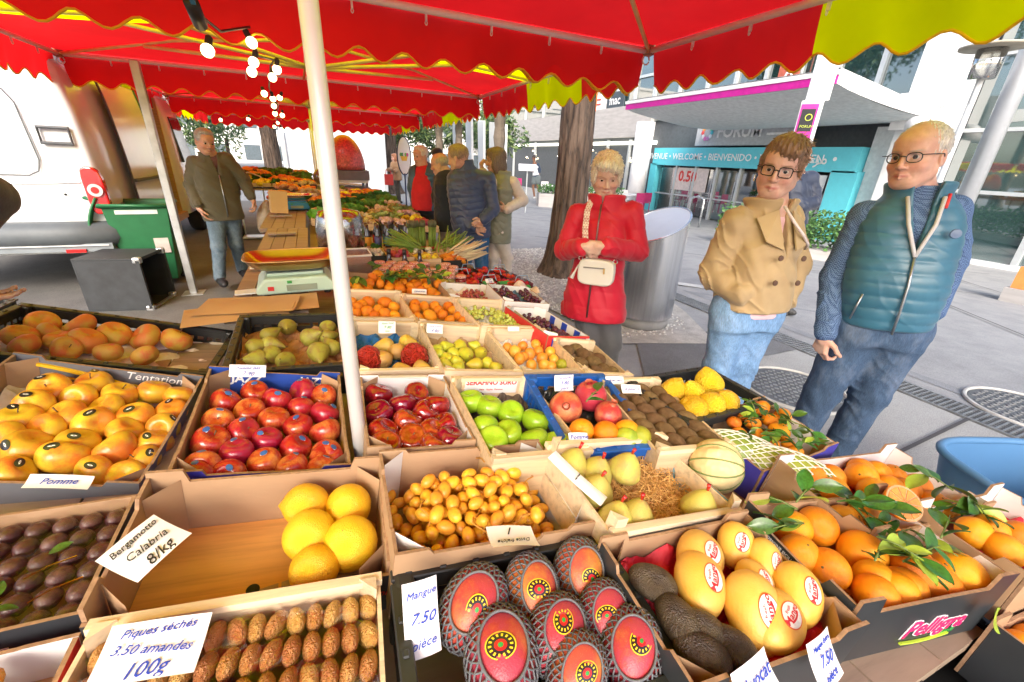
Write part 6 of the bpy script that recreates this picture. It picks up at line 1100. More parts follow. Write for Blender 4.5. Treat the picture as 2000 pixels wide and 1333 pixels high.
crate('orange4', 'card', 'lower black printed box of oranges in the bottom right corner', .13, outer=blackc, inner=kraft, tab=.03, liner=red_pap, liner_h=.06, corner=False)
crate('redwrap', 'wood', 'wooden crate lined with blue paper holding two red wrapped pears', .11, mat=pwood, liner=blue_pap, liner_h=.045)
crate('spear', 'wood', 'wooden crate of small yellow green pears', .10, mat=pwood2, liner=kraft, liner_h=.03)
crate('loquat', 'wood', 'wooden crate of small orange loquats under white film', .10, mat=pwood2, liner=clear_w, liner_h=.035)
crate('kiwi2', 'wood', 'narrow wooden crate of kiwis beside the loquats', .09, mat=pwood, liner_h=.03, liner=kraft)
crate('mand1', 'wood', 'wooden crate of mandarins nearest the white pole', .10, mat=pwood, slats=1)
crate('mand2', 'wood', 'wooden crate of mandarins left of the green grapes', .10, mat=pwood, slats=1)
crate('ggrape', 'wood', 'wooden crate of green grapes', .09, mat=pwood2, liner=clear_w, liner_h=.035)
crate('dgrape', 'card', 'red white and blue printed box of black cherries like grapes', .08, outer=red_i, inner=whitec, tab=.0)
crate('rgrape', 'card', 'cardboard tray of red grapes in white paper', .08, outer=kraft, inner=whitec, tab=0, liner=white_pap, liner_h=.03)
crate('bgrape', 'card', 'tray of dark grapes in blue paper farthest right', .08, outer=whitec, inner=whitec, tab=0, liner=crumple('blue_grey_paper', (.08, .16, .28)), liner_h=.03)
crate('lclem', 'card', 'long box heaped with leafy clementines below the scales', .09, outer=kraft, inner=kraft, tab=0)
# prints
r_, w, d, h = CRT['tent']; print_on('tent', 'Tentation', .034, wht_i, .09, h - .016, shear=.25)
MB().tube([(-.16 + .34 * t, d / 2 - .009, h - .012 - .08 * t ** 1.4) for t in np.linspace(0, 1, 12)], [.007 * (1 - .7 * abs(t - .3)) for t in np.linspace(0, 1, 12)], 4).build('yellow_swoosh', yel_i, r_)
for cx_ in (-.10, .04): MB().tube([(cx_ + .05 * math.cos(a), d / 2 - .009, h - .075 + .03 * math.sin(a)) for a in np.linspace(0, PI, 12)], .003, 4).build('yellow_loop', yel_i, r_)
print_on('tent', 'Naturellement douce et croquante', .009, wht_i, .02, h - .045)
for x in (-.085, .085): print_on('jazz', 'JAZZ', .034, wht_i, x + .01, .099, bold=.03); print_on('jazz', 'APPLE', .012, wht_i, x + .012, .080)
print_on('plum', 'Dattes', .05, wht_i, .06, .04, 'front', rot=PI, bold=.02)
print_on('berg', 'PEDONCA', .036, wht_i, .06, .045, 'front', bold=.01); print_on('berg', 'Giovanni Mannella', .022, red_i, .155, .075, 'front', shear=.3)
o = MB().tube([(.06 - .0185 + .011 * math.cos(a), -CRT['berg'][2] / 2 - .002, .045 + .014 * math.sin(a)) for a in np.linspace(0, 2 * PI, 16, endpoint=False)], .003, 5, close=True).build('red_ring', red_i, CRT['berg'][0])
MB().box((0, CRT['granny'][2] / 2 - .008, .082), (.17, .002, .05)).build('printed_label', whitec, CRT['granny'][0]); r_, w, d, h = CRT['granny']
text('SERAFINO SURO', .022, red_i, r_, basis((0, d / 2 - .0095, .093), (1, 0, 0), (0, 0, 1)), bold=.03); text('Mele   Apples  Pommes', .008, red_i, r_, basis((.0, d / 2 - .0095, .07), (1, 0, 0), (0, 0, 1)))
print_on('orange', 'Pelligra', .062, wht_i, .05, .055, 'front', shear=.25, bold=.05); print_on('orange', 'Pelligra', .061, M_('ink_pink', (.75, .02, .15)), .05, .055, 'front', shear=.25, bold=.015).location.y -= .0012; print_on('orange', 'fratelli', .022, grn_i, .10, .026, 'front', shear=.3)
MB().tube([(-.03 + .14 * t, -CRT['orange'][2] / 2 - .003, .022 - .006 * math.sin(t * PI)) for t in np.linspace(0, 1, 8)], .0028, 4).build('lime_line', M_('ink_lime', (.5, .7, .05)), CRT['orange'][0])
for z, s_ in ((.10, 'ORIGINE SICILIA'), (.088, 'CATEGORIA PRIMA'), (.076, 'CALIBRO TRE')): print_on('orange', s_, .009, wht_i, .02, z + .02, 'left')
MB().box((-CRT['orange'][1] / 2 - .002, -.07, .085), (.002, .11, .045)).build('address_label', whitec, CRT['orange'][0])
for z in (.098, .088, .078): text('PELLIGRA ROSARIO  96016  LENTINI', .0065, blk_i, CRT['orange'][0], basis((-CRT['orange'][1] / 2 - .0035, -.07, z), (0, -1, 0), (0, 0, 1)))
print_on('orange4', 'Pelligra', .062, wht_i, -.02, .07, 'front', shear=.25, bold=.05); print_on('orange4', 'Pelligra', .061, M_('ink_pink', (.75, .02, .15)), -.02, .07, 'front', shear=.25, bold=.015).location.y -= .0012
print_on('ymango', 'Prime', .045, wht_i, .0, .05, 'front', shear=.3); print_on('mand1', 'EXTRA', .022, red_i, -.09, .06, 'front', bold=.02)
for x in (-.06, .06): MB().box((x, -CRT['dgrape'][2] / 2 - .002, .04), (.05, .002, .06)).build('blue_block', blu_i, CRT['dgrape'][0]); MB().box((x + .04, -CRT['dgrape'][2] / 2 - .002, .04), (.02, .002, .06)).build('white_block', wht_i, CRT['dgrape'][0])
for y in (-.12, -.02, .08): MB().box((CRT['dgrape'][1] / 2 - .008, y, .045), (.002, .04, .06)).build('blue_block', blu_i, CRT['dgrape'][0])
MB().prism([(.07, CRT['redd'][2] / 2 + .003), (-.07, CRT['redd'][2] / 2 + .003), (-.07, CRT['redd'][2] / 2 - .012), (.07, CRT['redd'][2] / 2 - .012)], .113, .116).build('hand_grip', whitec, CRT['redd'][0])
# bottom board hole of the nearly empty box
MB().lathe([(.0001, .0), (.011, .0)], 18, (-.02, -.035, .0085)).build('hole', blk_i, CRT['berg'][0])
# ------------------------------------------------------------------ fruit shapes (unit radius) and skins
def two(name, c1, c2, lo=.4, hi=.62, sc_=1.1, rough=.3, bump=.1, bs=14, spots=None, spotc=None, coat=.0, streak=(1, 1, 1), hue=.03, dist=.03):
    t = NT(name); oi = t.n('ShaderNodeObjectInfo'); tc = t.n('ShaderNodeTexCoord'); ad = t.n('ShaderNodeVectorMath', operation='ADD'); t.l(tc.outputs['Object'], ad.inputs[0])
    cb = t.n('ShaderNodeCombineXYZ'); t.l(t.math('MULTIPLY', oi.outputs['Random'], 37.0), cb.inputs[0]); t.l(t.math('MULTIPLY', oi.outputs['Random'], 91.0), cb.inputs[1]); t.l(cb.outputs[0], ad.inputs[1])
    mp = t.n('ShaderNodeMapping'); mp.inputs['Scale'].default_value = streak; t.l(ad.outputs[0], mp.inputs[0])
    n = t.noise(mp.outputs[0], sc_, 4, .5); n2 = t.noise(mp.outputs[0], sc_ * 9, 3); f = t.math('ADD', n.outputs[0], t.math('MULTIPLY', t.math('SUBTRACT', n2.outputs[0], .5), .22)); f = t.math('ADD', f, t.math('MULTIPLY', t.math('SUBTRACT', oi.outputs['Random'], .5), .16))
    c = t.ramp(f, [(lo, c1), (hi, c2)])
    if spotc:
        vo = t.n('ShaderNodeTexVoronoi'); vo.inputs['Scale'].default_value = spots; t.l(ad.outputs[0], vo.inputs['Vector']); c = t.mix(t.math('MULTIPLY', t.math('LESS_THAN', vo.outputs['Distance'], .12), .6), c, spotc)
    h = t.n('ShaderNodeHueSaturation'); t.l(c, h.inputs['Color']); t.l(t.math('ADD', t.math('MULTIPLY', oi.outputs['Random'], hue), .5 - hue / 2), h.inputs['Hue']); t.l(t.math('ADD', t.math('MULTIPLY', oi.outputs['Random'], .22), .88), h.inputs['Value'])
    t.l(h.outputs[0], t.b.inputs['Base Color']); t.set(Roughness=rough, Subsurface_Weight=.08, Subsurface_Radius=(.4, .15, .05), Subsurface_Scale=.02)
    if coat: t.set(Coat_Weight=coat, Coat_Roughness=.08)
    t.bump(t.noise(tc.outputs['Object'], bs, 2).outputs[0], bump, dist); MATS[name] = t.m; return t.m
def lathe_fruit(fn, n=28, m=18, wobble=0, lobes=0, la=0):
    mb = MB()
    def g(a, b):
        th = a * 2 * PI; ph = .02 + b * (PI - .04); r_, z = fn(ph); k = 1 + la * math.cos(lobes * th) * (math.sin(ph / 2) ** 2 + .25) + wobble * math.sin(3 * th + 2 * ph) * math.sin(2 * ph + 1)
        return (r_ * k * math.cos(th), r_ * k * math.sin(th), z)
    mb.grid(g, n, m); return mb
def apple_fn(ph, tall=.9, narrow=.0): return (math.sin(ph) * (1 + .07 * math.cos(ph) + narrow * math.cos(ph)), math.cos(ph) * tall - .34 * math.exp(-(ph / .42) ** 2) + .2 * math.exp(-((PI - ph) / .35) ** 2))
def pear_fn(ph, L=1.35, neck=.45): c = math.cos(ph); return (math.sin(ph) * (1 - neck * max(0, (c + .15)) ** 1.2 / 1.1) * (1 if c < .95 else .8), c * L * (1.0 if c > 0 else .68) - .12 * math.exp(-((PI - ph) / .3) ** 2) * -1)
stem_m = M_('stem', (.14, .08, .04), .8); stem_mesh = MB().tube([(0, 0, .45), (.02, .02, .65), (.08, .05, .85)], [.035, .03, .045], 6).mesh('stem', stem_m, True)
pstem = MB().tube([(0, 0, 1.2), (.03, .02, 1.45), (.12, .05, 1.7)], [.06, .045, .07], 6).mesh('stem', stem_m, True); rstem = MB().tube([(0, 0, 1.1), (.04, .0, 1.32), (.10, .03, 1.46)], [.07, .09, .11], 8).mesh('waxed_stem', M_('red_wax', (.5, .01, .01), .3, coat=.5), True)
calyx = MB().tube([(0, 0, .9), (0, 0, 1.06), (0, 0, 1.22)], [.28, .17, .27], 8, cap=False); calyx_me = calyx.mesh('calyx', M_('calyx_red', (.5, .12, .06), .5), True)
navel = MB().lathe([(.001, .965), (.05, .97), (.07, .94)], 8).mesh('stem_scar', M_('scar', (.16, .12, .03), .8), True)
def cap_patch(R_, off=0.012, n=20, rings=5, shape=(1, 1, 1), r0=0):
    m = MB(); a0 = R_
    def q(i, k):
        th = r0 + (a0 - r0) * i / rings; an = 2 * PI * k / n; v = Vector((math.sin(th) * math.cos(an), math.sin(th) * math.sin(an), math.cos(th))) * (1 + off); return (v.x * shape[0], v.y * shape[1], v.z * shape[2])
    vs = [q(i, k) for i in range(rings + 1) for k in range(n)]; m.add(vs, [(i * n + k, i * n + (k + 1) % n, (i + 1) * n + (k + 1) % n, (i + 1) * n + k) for i in range(rings) for k in range(n)]); return m
def wrap_text(s_, size, mat, shape, y0=0, off=.03, bold=.0):
    me = text_mesh(s_, size, mat, 0, bold, 0.0).copy(); me.name = 'sticker_lettering'
    for v in me.vertices:
        x, y = v.co.x, v.co.y + y0; r_ = math.hypot(x, y); th = r_; k = math.sin(th) / max(r_, 1e-6); p = Vector((x * k, y * k, math.cos(th))) * (1 + off); v.co = (p.x * shape[0], p.y * shape[1], p.z * shape[2])
    return me
SH = {}
def shp(k, mb, mat): SH[k] = mb.mesh(k, mat, True)
a_y = two('apple_yellow', (.72, .46, .035), (.68, .19, .03), .42, .66, 1.0, .28, .06, spots=14, spotc=(.5, .35, .12)); a_j = two('apple_red', (.40, .014, .02), (.62, .20, .05), .52, .78, 1.2, .25, .05, streak=(1, 1, .5), coat=.2); a_r = two('apple_crimson', (.23, .004, .007), (.42, .03, .02), .45, .75, 1.4, .14, .04, streak=(2.2, 2.2, .5), coat=.8); a_g = two('apple_green', (.27, .48, .018), (.40, .58, .04), .4, .7, 1.2, .25, .04, spots=16, spotc=(.6, .7, .3), hue=.015); a_ru = two('apple_russet', (.55, .34, .05), (.62, .16, .04), .42, .62, 1.3, .55, .2, 22, spots=18, spotc=(.25, .14, .06))
orn = two('orange_peel', (.85, .27, .006), (.88, .36, .012), .35, .7, 1, .36, .32, 30, hue=.02, dist=.02); mnd = two('mandarin_peel', (.82, .23, .006), (.86, .32, .015), .35, .7, 1, .38, .35, 24, hue=.02); lem = two('bergamot_peel', (.80, .40, .008), (.80, .48, .02), .35, .7, 1, .38, .4, 26, hue=.02, dist=.025); ced = two('citron_peel', (.84, .52, .01), (.80, .56, .03), .35, .7, 1, .42, .5, 9, hue=.02, dist=.05)
pom = two('pomegranate_skin', (.52, .045, .04), (.62, .26, .11), .45, .75, 1.2, .35, .1, spots=12, spotc=(.25, .08, .05)); lime = two('lime_peel', (.42, .45, .03), (.30, .38, .03), .4, .7, 1, .35, .3, 26); kw = two('kiwi_skin', (.17, .095, .035), (.25, .15, .065), .4, .7, 2, .75, .6, 30); cfp = two('conference_skin', (.34, .33, .045), (.26, .17, .05), .45, .7, 1.6, .5, .2, 20, spots=14, spotc=(.2, .13, .05)); cop = two('comice_skin', (.52, .46, .09), (.44, .30, .10), .45, .72, 1.2, .5, .2, 20, spots=18, spotc=(.24, .16, .07)); spp = two('small_pear_skin', (.60, .54, .04), (.46, .50, .04), .4, .7, 1.5, .4, .1, spots=14, spotc=(.3, .26, .07)); tpp = two('tan_pear_skin', (.55, .33, .10), (.62, .38, .05), .4, .65, 1.2, .5, .2)
loq = two('loquat_skin', (.80, .33, .03), (.74, .40, .07), .4, .7, 1.4, .4, .1, spots=10, spotc=(.4, .2, .08)); mgo = two('mango_red', (.46, .05, .05), (.58, .26, .04), .46, .78, .8, .38, .12, 20, spots=20, spotc=(.7, .4, .2)); ymg = two('mango_yellow', (.82, .53, .12), (.80, .44, .07), .35, .7, .9, .42, .1, 16, hue=.015, spots=16, spotc=(.75, .42, .1)); avo = two('avocado_skin', (.05, .032, .022), (.09, .065, .04), .4, .65, 2, .42, .5, 12, hue=.02, dist=.04); dat = two('date_yellow', (.80, .43, .035), (.72, .28, .03), .45, .7, 1.3, .32, .08, hue=.03)
wr = two('red_wrapper', (.62, .012, .02), (.70, .03, .04), .4, .6, 2, .4, .9, 5, dist=.15); ggr = two('green_grape', (.42, .50, .09), (.54, .56, .15), .4, .7, 1, .2, .03); rgr = two('red_grape', (.28, .035, .05), (.40, .10, .08), .4, .7, 1, .25, .03); bgr = two('black_grape', (.06, .012, .035), (.14, .03, .05), .4, .7, 1, .25, .03); mel = two('melon_skin', (.62, .52, .30), (.70, .50, .26), .4, .7, 1, .6, .6, 20)
for k_, m_, tl_, nr in (('tentation', a_y, .86, 0), ('jazz', a_j, .95, .04), ('granny', a_g, .88, 0), ('russet', a_ru, .80, 0)): shp(k_, lathe_fruit(lambda p, t=tl_, q=nr: apple_fn(p, t, q), wobble=.02, lobes=5, la=.012), m_)
shp('red_delicious', lathe_fruit(lambda p: apple_fn(p, 1.0, .12), lobes=5, la=.055), a_r)
for k_, m_, tz, wb_ in (('orange', orn, .95, .01), ('clementine', mnd, .80, .02), ('mandarin', mnd, .84, .02), ('pomegranate', pom, .94, .03), ('lime', lime, .95, .02)): shp(k_, lathe_fruit(lambda p, t=tz: (math.sin(p), math.cos(p) * t), wobble=wb_), m_)
shp('bergamot', lathe_fruit(lambda p: (math.sin(p), math.cos(p) * 1.0 + .2 * math.exp(-((PI - p) / .22) ** 2) * -1), wobble=.02), lem)
shp('cedrat', lathe_fruit(lambda p: (math.sin(p) * (1 - .12 * max(0, math.cos(p))), math.cos(p) * 1.22 + .16 * math.exp(-(p / .25) ** 2)), wobble=.06, lobes=7, la=.04), ced)
shp('kiwi', lathe_fruit(lambda p: (math.sin(p) ** .9 * .86, math.cos(p) * 1.22)), kw); shp('date', lathe_fruit(lambda p: (math.sin(p) * .80, math.cos(p) * 1.12), 14, 10), dat)
shp('conference', lathe_fruit(lambda p: pear_fn(p, 1.55, .62), wobble=.02), cfp); shp('comice', lathe_fruit(lambda p: pear_fn(p, 1.12, .40), wobble=.04), cop); shp('spear', lathe_fruit(lambda p: pear_fn(p, 1.4, .55), wobble=.02), spp); shp('tanpear', lathe_fruit(lambda p: pear_fn(p, 1.4, .5), wobble=.03), tpp)
shp('loquat', lathe_fruit(lambda p: (math.sin(p) * .93, math.cos(p) * 1.05 - .12 * math.exp(-(p / .25) ** 2)), 20, 14), loq); shp('wrapped', lathe_fruit(lambda p: (math.sin(p) * (1 + .05 * math.sin(p * 9)), math.cos(p) * 1.1), wobble=.06, lobes=9, la=.03), wr)
def ovo(a, b, c, mat, key, kk=.12):
    mb = MB()
    def g(u, v):
        th = u * 2 * PI; ph = .02 + v * (PI - .04); s_ = math.sin(ph); return (a * s_ * math.cos(th) * (1 + kk * math.sin(ph) * 0), b * s_ * math.sin(th) * (1 + kk * math.cos(th)), c * math.cos(ph) + .0)
    mb.grid(g, 30, 20); shp(key, mb, mat)
ovo(1.22, .95, .88, mgo, 'mango'); ovo(1.34, .98, .86, ymg, 'ymango', .16); ovo(1.3, .85, .85, orn, 'torange', -.05); ovo(1.32, .92, .88, avo, 'avocado', -.22)
shp('grape', lathe_fruit(lambda p: (math.sin(p) * .9, math.cos(p)), 10, 7), ggr)
st_blk = M_('sticker_black', (.02, .02, .02), .3, coat=.4); st_wh = M_('sticker_white', (.85, .84, .82), .3, coat=.4); st_bl = M_('sticker_blue', (.03, .12, .4), .3, coat=.4); st_y = M_('sticker_yellow', (.85, .6, .03), .3); st_r = M_('sticker_red', (.6, .02, .02), .3); st_or = M_('sticker_orange', (.75, .13, .02), .3); st_g = M_('sticker_green', (.03, .3, .06), .3)
S_APB = cap_patch(.24, .012, 14, 3, (1.25, .9, 1)).mesh('sticker', st_blk, True); S_APW = cap_patch(.25, .02, 14, 1, (1.0, .4, 1), .05).mesh('sticker_mark', st_wh, True); S_JZ = cap_patch(.20, .012, 14, 3, (1.15, .9, 1.03)).mesh('sticker', st_bl, True)
ms = (1.22, .95, .88)
def mango_sticker(parent, M):
    o = obj('sticker', SH.setdefault('st1', cap_patch(.33, .012, 28, 4, ms).mesh('sticker', st_blk, True)), parent, M=M)
    obj('sticker_ring', SH.setdefault('st2', cap_patch(.34, .02, 28, 1, ms, .312).mesh('sticker_ring', st_y, True)), o)
    if 'st3' not in SH:
        m = MB()
        for k in range(14):
            an = 2 * PI * k / 14; q = [(.20, -.06), (.27, -.05), (.27, .05), (.20, .06)]; vs = []
            for th, da in q: v = Vector((math.sin(th) * math.cos(an + da / .32 * .55), math.sin(th) * math.sin(an + da / .32 * .55), math.cos(th))) * 1.022; vs.append((v.x * ms[0], v.y * ms[1], v.z * ms[2]))
            m.add(vs, [(0, 1, 2, 3)])
        SH['st3'] = m.mesh('sticker_teeth', st_y, True); SH['st4'] = cap_patch(.14, .022, 18, 3, ms).mesh('sticker_center', st_r, True); SH['st5'] = cap_patch(.06, .028, 12, 2, ms).mesh('sticker_leaf', st_g, True)
    for k in ('st3', 'st4', 'st5'): obj(SH[k].name, SH[k], o)
ys_sh = (1.34, .98, .86)
def ymango_sticker(parent, M):
    if 'ys1' not in SH:
        SH['ys1'] = cap_patch(.40, .012, 28, 4, ys_sh).mesh('sticker', st_wh, True); SH['ys2'] = cap_patch(.43, .014, 28, 1, ys_sh, .39).mesh('sticker_ring', st_or, True)
        SH['ys3'] = wrap_text('Mango', .30, st_r, ys_sh, .03, .026, .02); SH['ys4'] = wrap_text('fresh', .15, st_r, ys_sh, .21, .026, .01)
        m = MB(); 
        for i in range(8):
            a, b = -.24 + i * .06, -.18 + i * .06; vs = []
            for x, y in ((a, -.10 + .05 * (a / .24) ** 2), (b, -.10 + .05 * (b / .24) ** 2), (b, -.17 + .05 * (b / .24) ** 2), (a, -.17 + .05 * (a / .24) ** 2)):
                r_ = math.hypot(x, y); k = math.sin(r_) / r_; vs.append((x * k * 1.024 * ys_sh[0], y * k * 1.024 * ys_sh[1], math.cos(r_) * 1.024 * ys_sh[2]))
            m.add(vs, [(0, 1, 2, 3)])
        SH['ys5'] = m.mesh('sticker_ribbon', st_r, True)
    o = obj('sticker', SH['ys1'], parent, M=M)
    for k in ('ys2', 'ys3', 'ys4', 'ys5'): obj(SH[k].name, SH[k], o)
def net_mesh():
    if 'net' in SH: return SH['net']
    m = MB(); N = 26
    for s_ in (-1, 1):
        for k in range(N):
            pts = []
            for i in range(19):
                th = .72 + i / 18 * 1.93; an = 2 * PI * k / N + s_ * (th - .8) * .62; v = Vector((math.sin(th) * math.cos(an) * ms[0], math.sin(th) * math.sin(an) * ms[1], math.cos(th) * ms[2])) * (1.06 + .012 * math.sin(i * 2.2 + k)); pts.append(v)
            m.tube(pts, .032, 4, cap=False)
    m.tube([(math.sin(.72) * math.cos(a) * ms[0] * 1.06, math.sin(.72) * math.sin(a) * ms[1] * 1.06, math.cos(.72) * ms[2] * 1.06) for a in np.linspace(0, 2 * PI, 40, endpoint=False)], .045, 5, close=True)
    SH['net'] = m.mesh('foam_net', M_('net_grey', (.13, .14, .155), .65, var=.2), True); return SH['net']
# half oranges
def half(key, x, y, z, rot, label):
    M0 = mat4(DATA['crates'][key]['M']); root = empty('half_orange', label, 'orange', M=M0 @ Matrix.Translation((x, y, z)) @ Euler(rot).to_matrix().to_4x4()); r_ = .041
    MB().lathe([(r_ * math.sin(a), -r_ * math.cos(a)) for a in np.linspace(.01, PI / 2, 12)], 26).build('peel', orn, root, True); MB().lathe([(.001, .0002), (r_ * .995, .0002)], 26).build('pith', M_('pith', (.82, .62, .35), .5), root)
    fl_ = M_('orange_flesh', (.80, .26, .02), .15, var=.3, vs=90, bump=.4, bs=200, coat=.5)
    for k in range(10):
        a0 = 2 * PI * k / 10 + .04; a1 = 2 * PI * (k + 1) / 10 - .04; m = MB(); pts = [(.07 * r_ * math.cos((a0 + a1) / 2), .07 * r_ * math.sin((a0 + a1) / 2))] + [(r_ * .87 * math.cos(a), r_ * .87 * math.sin(a)) for a in np.linspace(a0, a1, 5)]; m.prism(pts, .0003, .0016); m.build('segment', fl_, root)
# ------------------------------------------------------------------ put the fruit in the boxes
ORD = ['zero', 'first', 'second', 'third', 'fourth', 'fifth', 'sixth', 'seventh', 'eighth', 'ninth', 'tenth']
WHAT = {'tentation': ('apple', 'yellow orange apple', 'grey apple box'), 'jazz': ('apple', 'red apple with blue sticker', 'blue apple box'), 'granny': ('apple', 'bright green apple', 'green apples box'), 'russet': ('apple', 'mottled russet apple', 'long black crate'), 'red_delicious': ('apple', 'shiny dark red apple', 'box right of the pole'),
        'orange': ('orange', 'orange', ''), 'torange': ('orange', 'oval orange', ''), 'clementine': ('clementine', 'small clementine', 'violet blue leafy box'), 'mandarin': ('mandarin', 'mandarin', ''), 'pomegranate': ('pomegranate', 'red pomegranate', 'blue crate'), 'lime': ('lime', 'green lime coloured fruit', ''), 'bergamot': ('bergamot', 'smooth yellow bergamot', 'nearly empty box'), 'cedrat': ('citron', 'knobbly yellow citron', 'black openwork crate'), 'kiwi': ('kiwi', 'brown kiwi', ''), 'conference': ('pear', 'green brown pear', 'brown paper crate'), 'comice': ('pear', 'large pear with red waxed stem', 'straw crate'), 'spear': ('pear', 'small yellow green pear', 'small pears crate'), 'tanpear': ('pear', 'tan yellow pear', 'blue lined crate'), 'loquat': ('loquat', 'small orange loquat', 'loquat crate'), 'wrapped': ('wrapped pear', 'pear wrapped in red printed paper', 'blue lined crate'), 'mango': ('mango', 'red mango in grey foam net', 'black mango crate'), 'ymango': ('mango', 'pale yellow mango with round sticker', 'yellow mango box'), 'avocado': ('avocado', 'dark avocado', 'yellow mango box')}
BOX = {'orange': 'open leafy orange box', 'orange2': 'orange box behind', 'orange3': 'orange box at the right edge', 'orange4': 'lower right orange box', 'blue': 'blue crate', 'mand1': 'mandarin crate by the pole', 'mand2': 'mandarin crate by the grapes', 'kiwi2': 'narrow kiwi crate', 'kiwi': 'kiwi tray', 'loquat': 'loquat crate', 'clem': 'violet blue leafy box', 'ymango': 'yellow mango box'}
def rows(items, gap):
    """row and place in the row, counted from the back and from the left"""
    it = sorted(range(len(items)), key=lambda i: -items[i][2]); out = {}; row = []; r_ = 1
    def flush():
        nonlocal row, r_
        for n, i in enumerate(sorted(row, key=lambda i: items[i][1])): out[i] = (r_, n + 1)
        row = []; r_ += 1
    for i in it:
        if row and items[row[0]][2] - items[i][2] > gap: flush()
        row.append(i)
    flush(); return out
NAMES = {'tentation': 'apple', 'jazz': 'apple', 'granny': 'apple', 'russet': 'apple', 'red_delicious': 'apple', 'torange': 'orange', 'conference': 'pear', 'comice': 'pear', 'spear': 'pear', 'tanpear': 'pear', 'wrapped': 'wrapped_pear', 'ymango': 'mango', 'cedrat': 'citron'}
def place(key, items, group=None, names=None):
    root, w, d, h = CRT[key]; M0 = mat4(DATA['crates'][key]['M']); rw = rows(items, .75 * sum(i[4] for i in items) / len(items) * 1.3)
    for i, (kind, x, y, z, r_) in enumerate(items):
        if kind == 'half': half(key, x, y, z + .055, (R(40), 0, R(-25)), 'halved orange with its cut face up in the ' + BOX[key]); continue
        cx_, cy_ = w / 2 - .010 - r_ * .95, d / 2 - .010 - r_ * .95; x = min(max(x, -cx_), cx_); y = min(max(y, -cy_), cy_)
        me = SH[kind]; kk = NAMES.get(kind, kind); cat, desc, bx = WHAT[kind]; bx = BOX.get(key, bx); a, b = rw[i]; a = min(a, 10); b = min(b, 10)
        lab = '%s, %s from left in %s row from the back of %s' % (desc, ORD[b], ORD[a], bx)
        if len(lab.split()) > 16: lab = '%s, %s from left, row %s from back, %s' % (desc, ORD[b], ['', 'one', 'two', 'three', 'four', 'five', 'six', 'seven', 'eight', 'nine', 'ten'][a], bx)
        sc_ = r_ * (1.06 if kind not in ('mango', 'ymango') else 1.0)
        if kind in ('tentation', 'jazz', 'granny', 'russet', 'red_delicious'):
            E_ = Euler((rnd.gauss(0, .45) + .35, rnd.gauss(0, .45), rnd.uniform(0, 6.3))) if kind != 'red_delicious' else Euler((rnd.gauss(.35, .25), rnd.gauss(0, .3), rnd.uniform(0, 6.3)))
        elif kind in ('kiwi',): E_ = Euler((PI / 2 + rnd.gauss(0, .1), rnd.gauss(0, .1), R(20) + rnd.gauss(0, .15)))
        elif kind in ('conference', 'spear', 'tanpear'): E_ = Euler((PI / 2 * rnd.uniform(.6, 1.1), rnd.gauss(0, .2), rnd.uniform(0, 6.3)))
        elif kind == 'comice': E_ = Euler((rnd.gauss(0, .12), rnd.gauss(0, .15), rnd.uniform(0, 6.3)))
        elif kind == 'mango': E_ = Euler((.55 + rnd.gauss(0, .2), rnd.gauss(.0, .25), PI / 2 + rnd.gauss(0, .45)))
        elif kind == 'ymango': E_ = Euler((.5 + rnd.gauss(0, .12), rnd.gauss(-.1, .15), R(70) + rnd.gauss(0, .5)))
        elif kind == 'torange': E_ = Euler((0, .25, R(-35)))
        elif kind == 'avocado': E_ = Euler((.2, .1, R(130) + rnd.gauss(0, .5)))
        elif kind == 'cedrat': E_ = Euler((rnd.uniform(.3, 1.2), rnd.gauss(0, .3), rnd.uniform(0, 6.3)))
        else: E_ = Euler((rnd.gauss(0, .6), rnd.gauss(0, .6), rnd.uniform(0, 6.3)))
        s3 = [sc_ * rnd.uniform(.96, 1.05) for _ in range(3)]
        if kind == 'mango': s3 = [sc_ * .92] * 3; E_ = Matrix.Rotation(-.5 + rnd.gauss(0, .12), 3, 'X').inverted().to_euler() if False else Euler((R(32) + rnd.gauss(0, .12), rnd.gauss(.0, .14), rnd.gauss(0, .12) + R(80)), 'ZXY' if False else 'XYZ')
        if kind == 'ymango': s3 = [sc_ * .86] * 3
        if kind == 'avocado': s3 = [sc_ * .78] * 3
        Mr = E_.to_matrix().to_4x4()
        if kind in ('mango', 'ymango'):
            az = rnd.gauss(0, .25) + R(60); Mr = Matrix.Rotation(R(28) + rnd.gauss(0, .12), 4, 'X') @ Matrix.Rotation(rnd.gauss(.0, .16), 4, 'Y') @ Matrix.Rotation(az, 4, 'Z')
        M = M0 @ Matrix.Translation((x, y, z)) @ Mr @ Matrix.Diagonal((*s3, 1))
        o = obj(kk, me, label=lab, cat=cat, group=group or '%ss in the %s' % (cat, bx)); o.matrix_world = M
        if kind in ('tentation', 'jazz', 'granny', 'russet', 'red_delicious') and rnd.random() < .3: obj('stem', stem_mesh, o)
        if kind in ('conference', 'spear'): obj('stem', pstem, o)
        if kind == 'comice': obj('waxed_stem', rstem, o)
        if kind == 'pomegranate': obj('calyx', calyx_me, o)
        if kind in ('orange', 'bergamot', 'mandarin', 'clementine', 'torange'): obj('stem_scar', navel, o)
        inv = Mr.to_3x3().inverted()
        def aim(v, tw=0):
            dd_ = (inv @ Vector(v)).normalized(); q = dd_.to_track_quat('Z', 'Y').to_matrix().to_4x4(); return q @ Matrix.Rotation(tw, 4, 'Z')
        if kind == 'tentation' and rnd.random() < .5:
            st_ = obj('sticker', S_APB, o, M=aim((rnd.gauss(0, .35), -.15 + rnd.gauss(0, .3), 1), rnd.uniform(-.5, .5)), scale=.999); obj('sticker_mark', S_APW, st_)
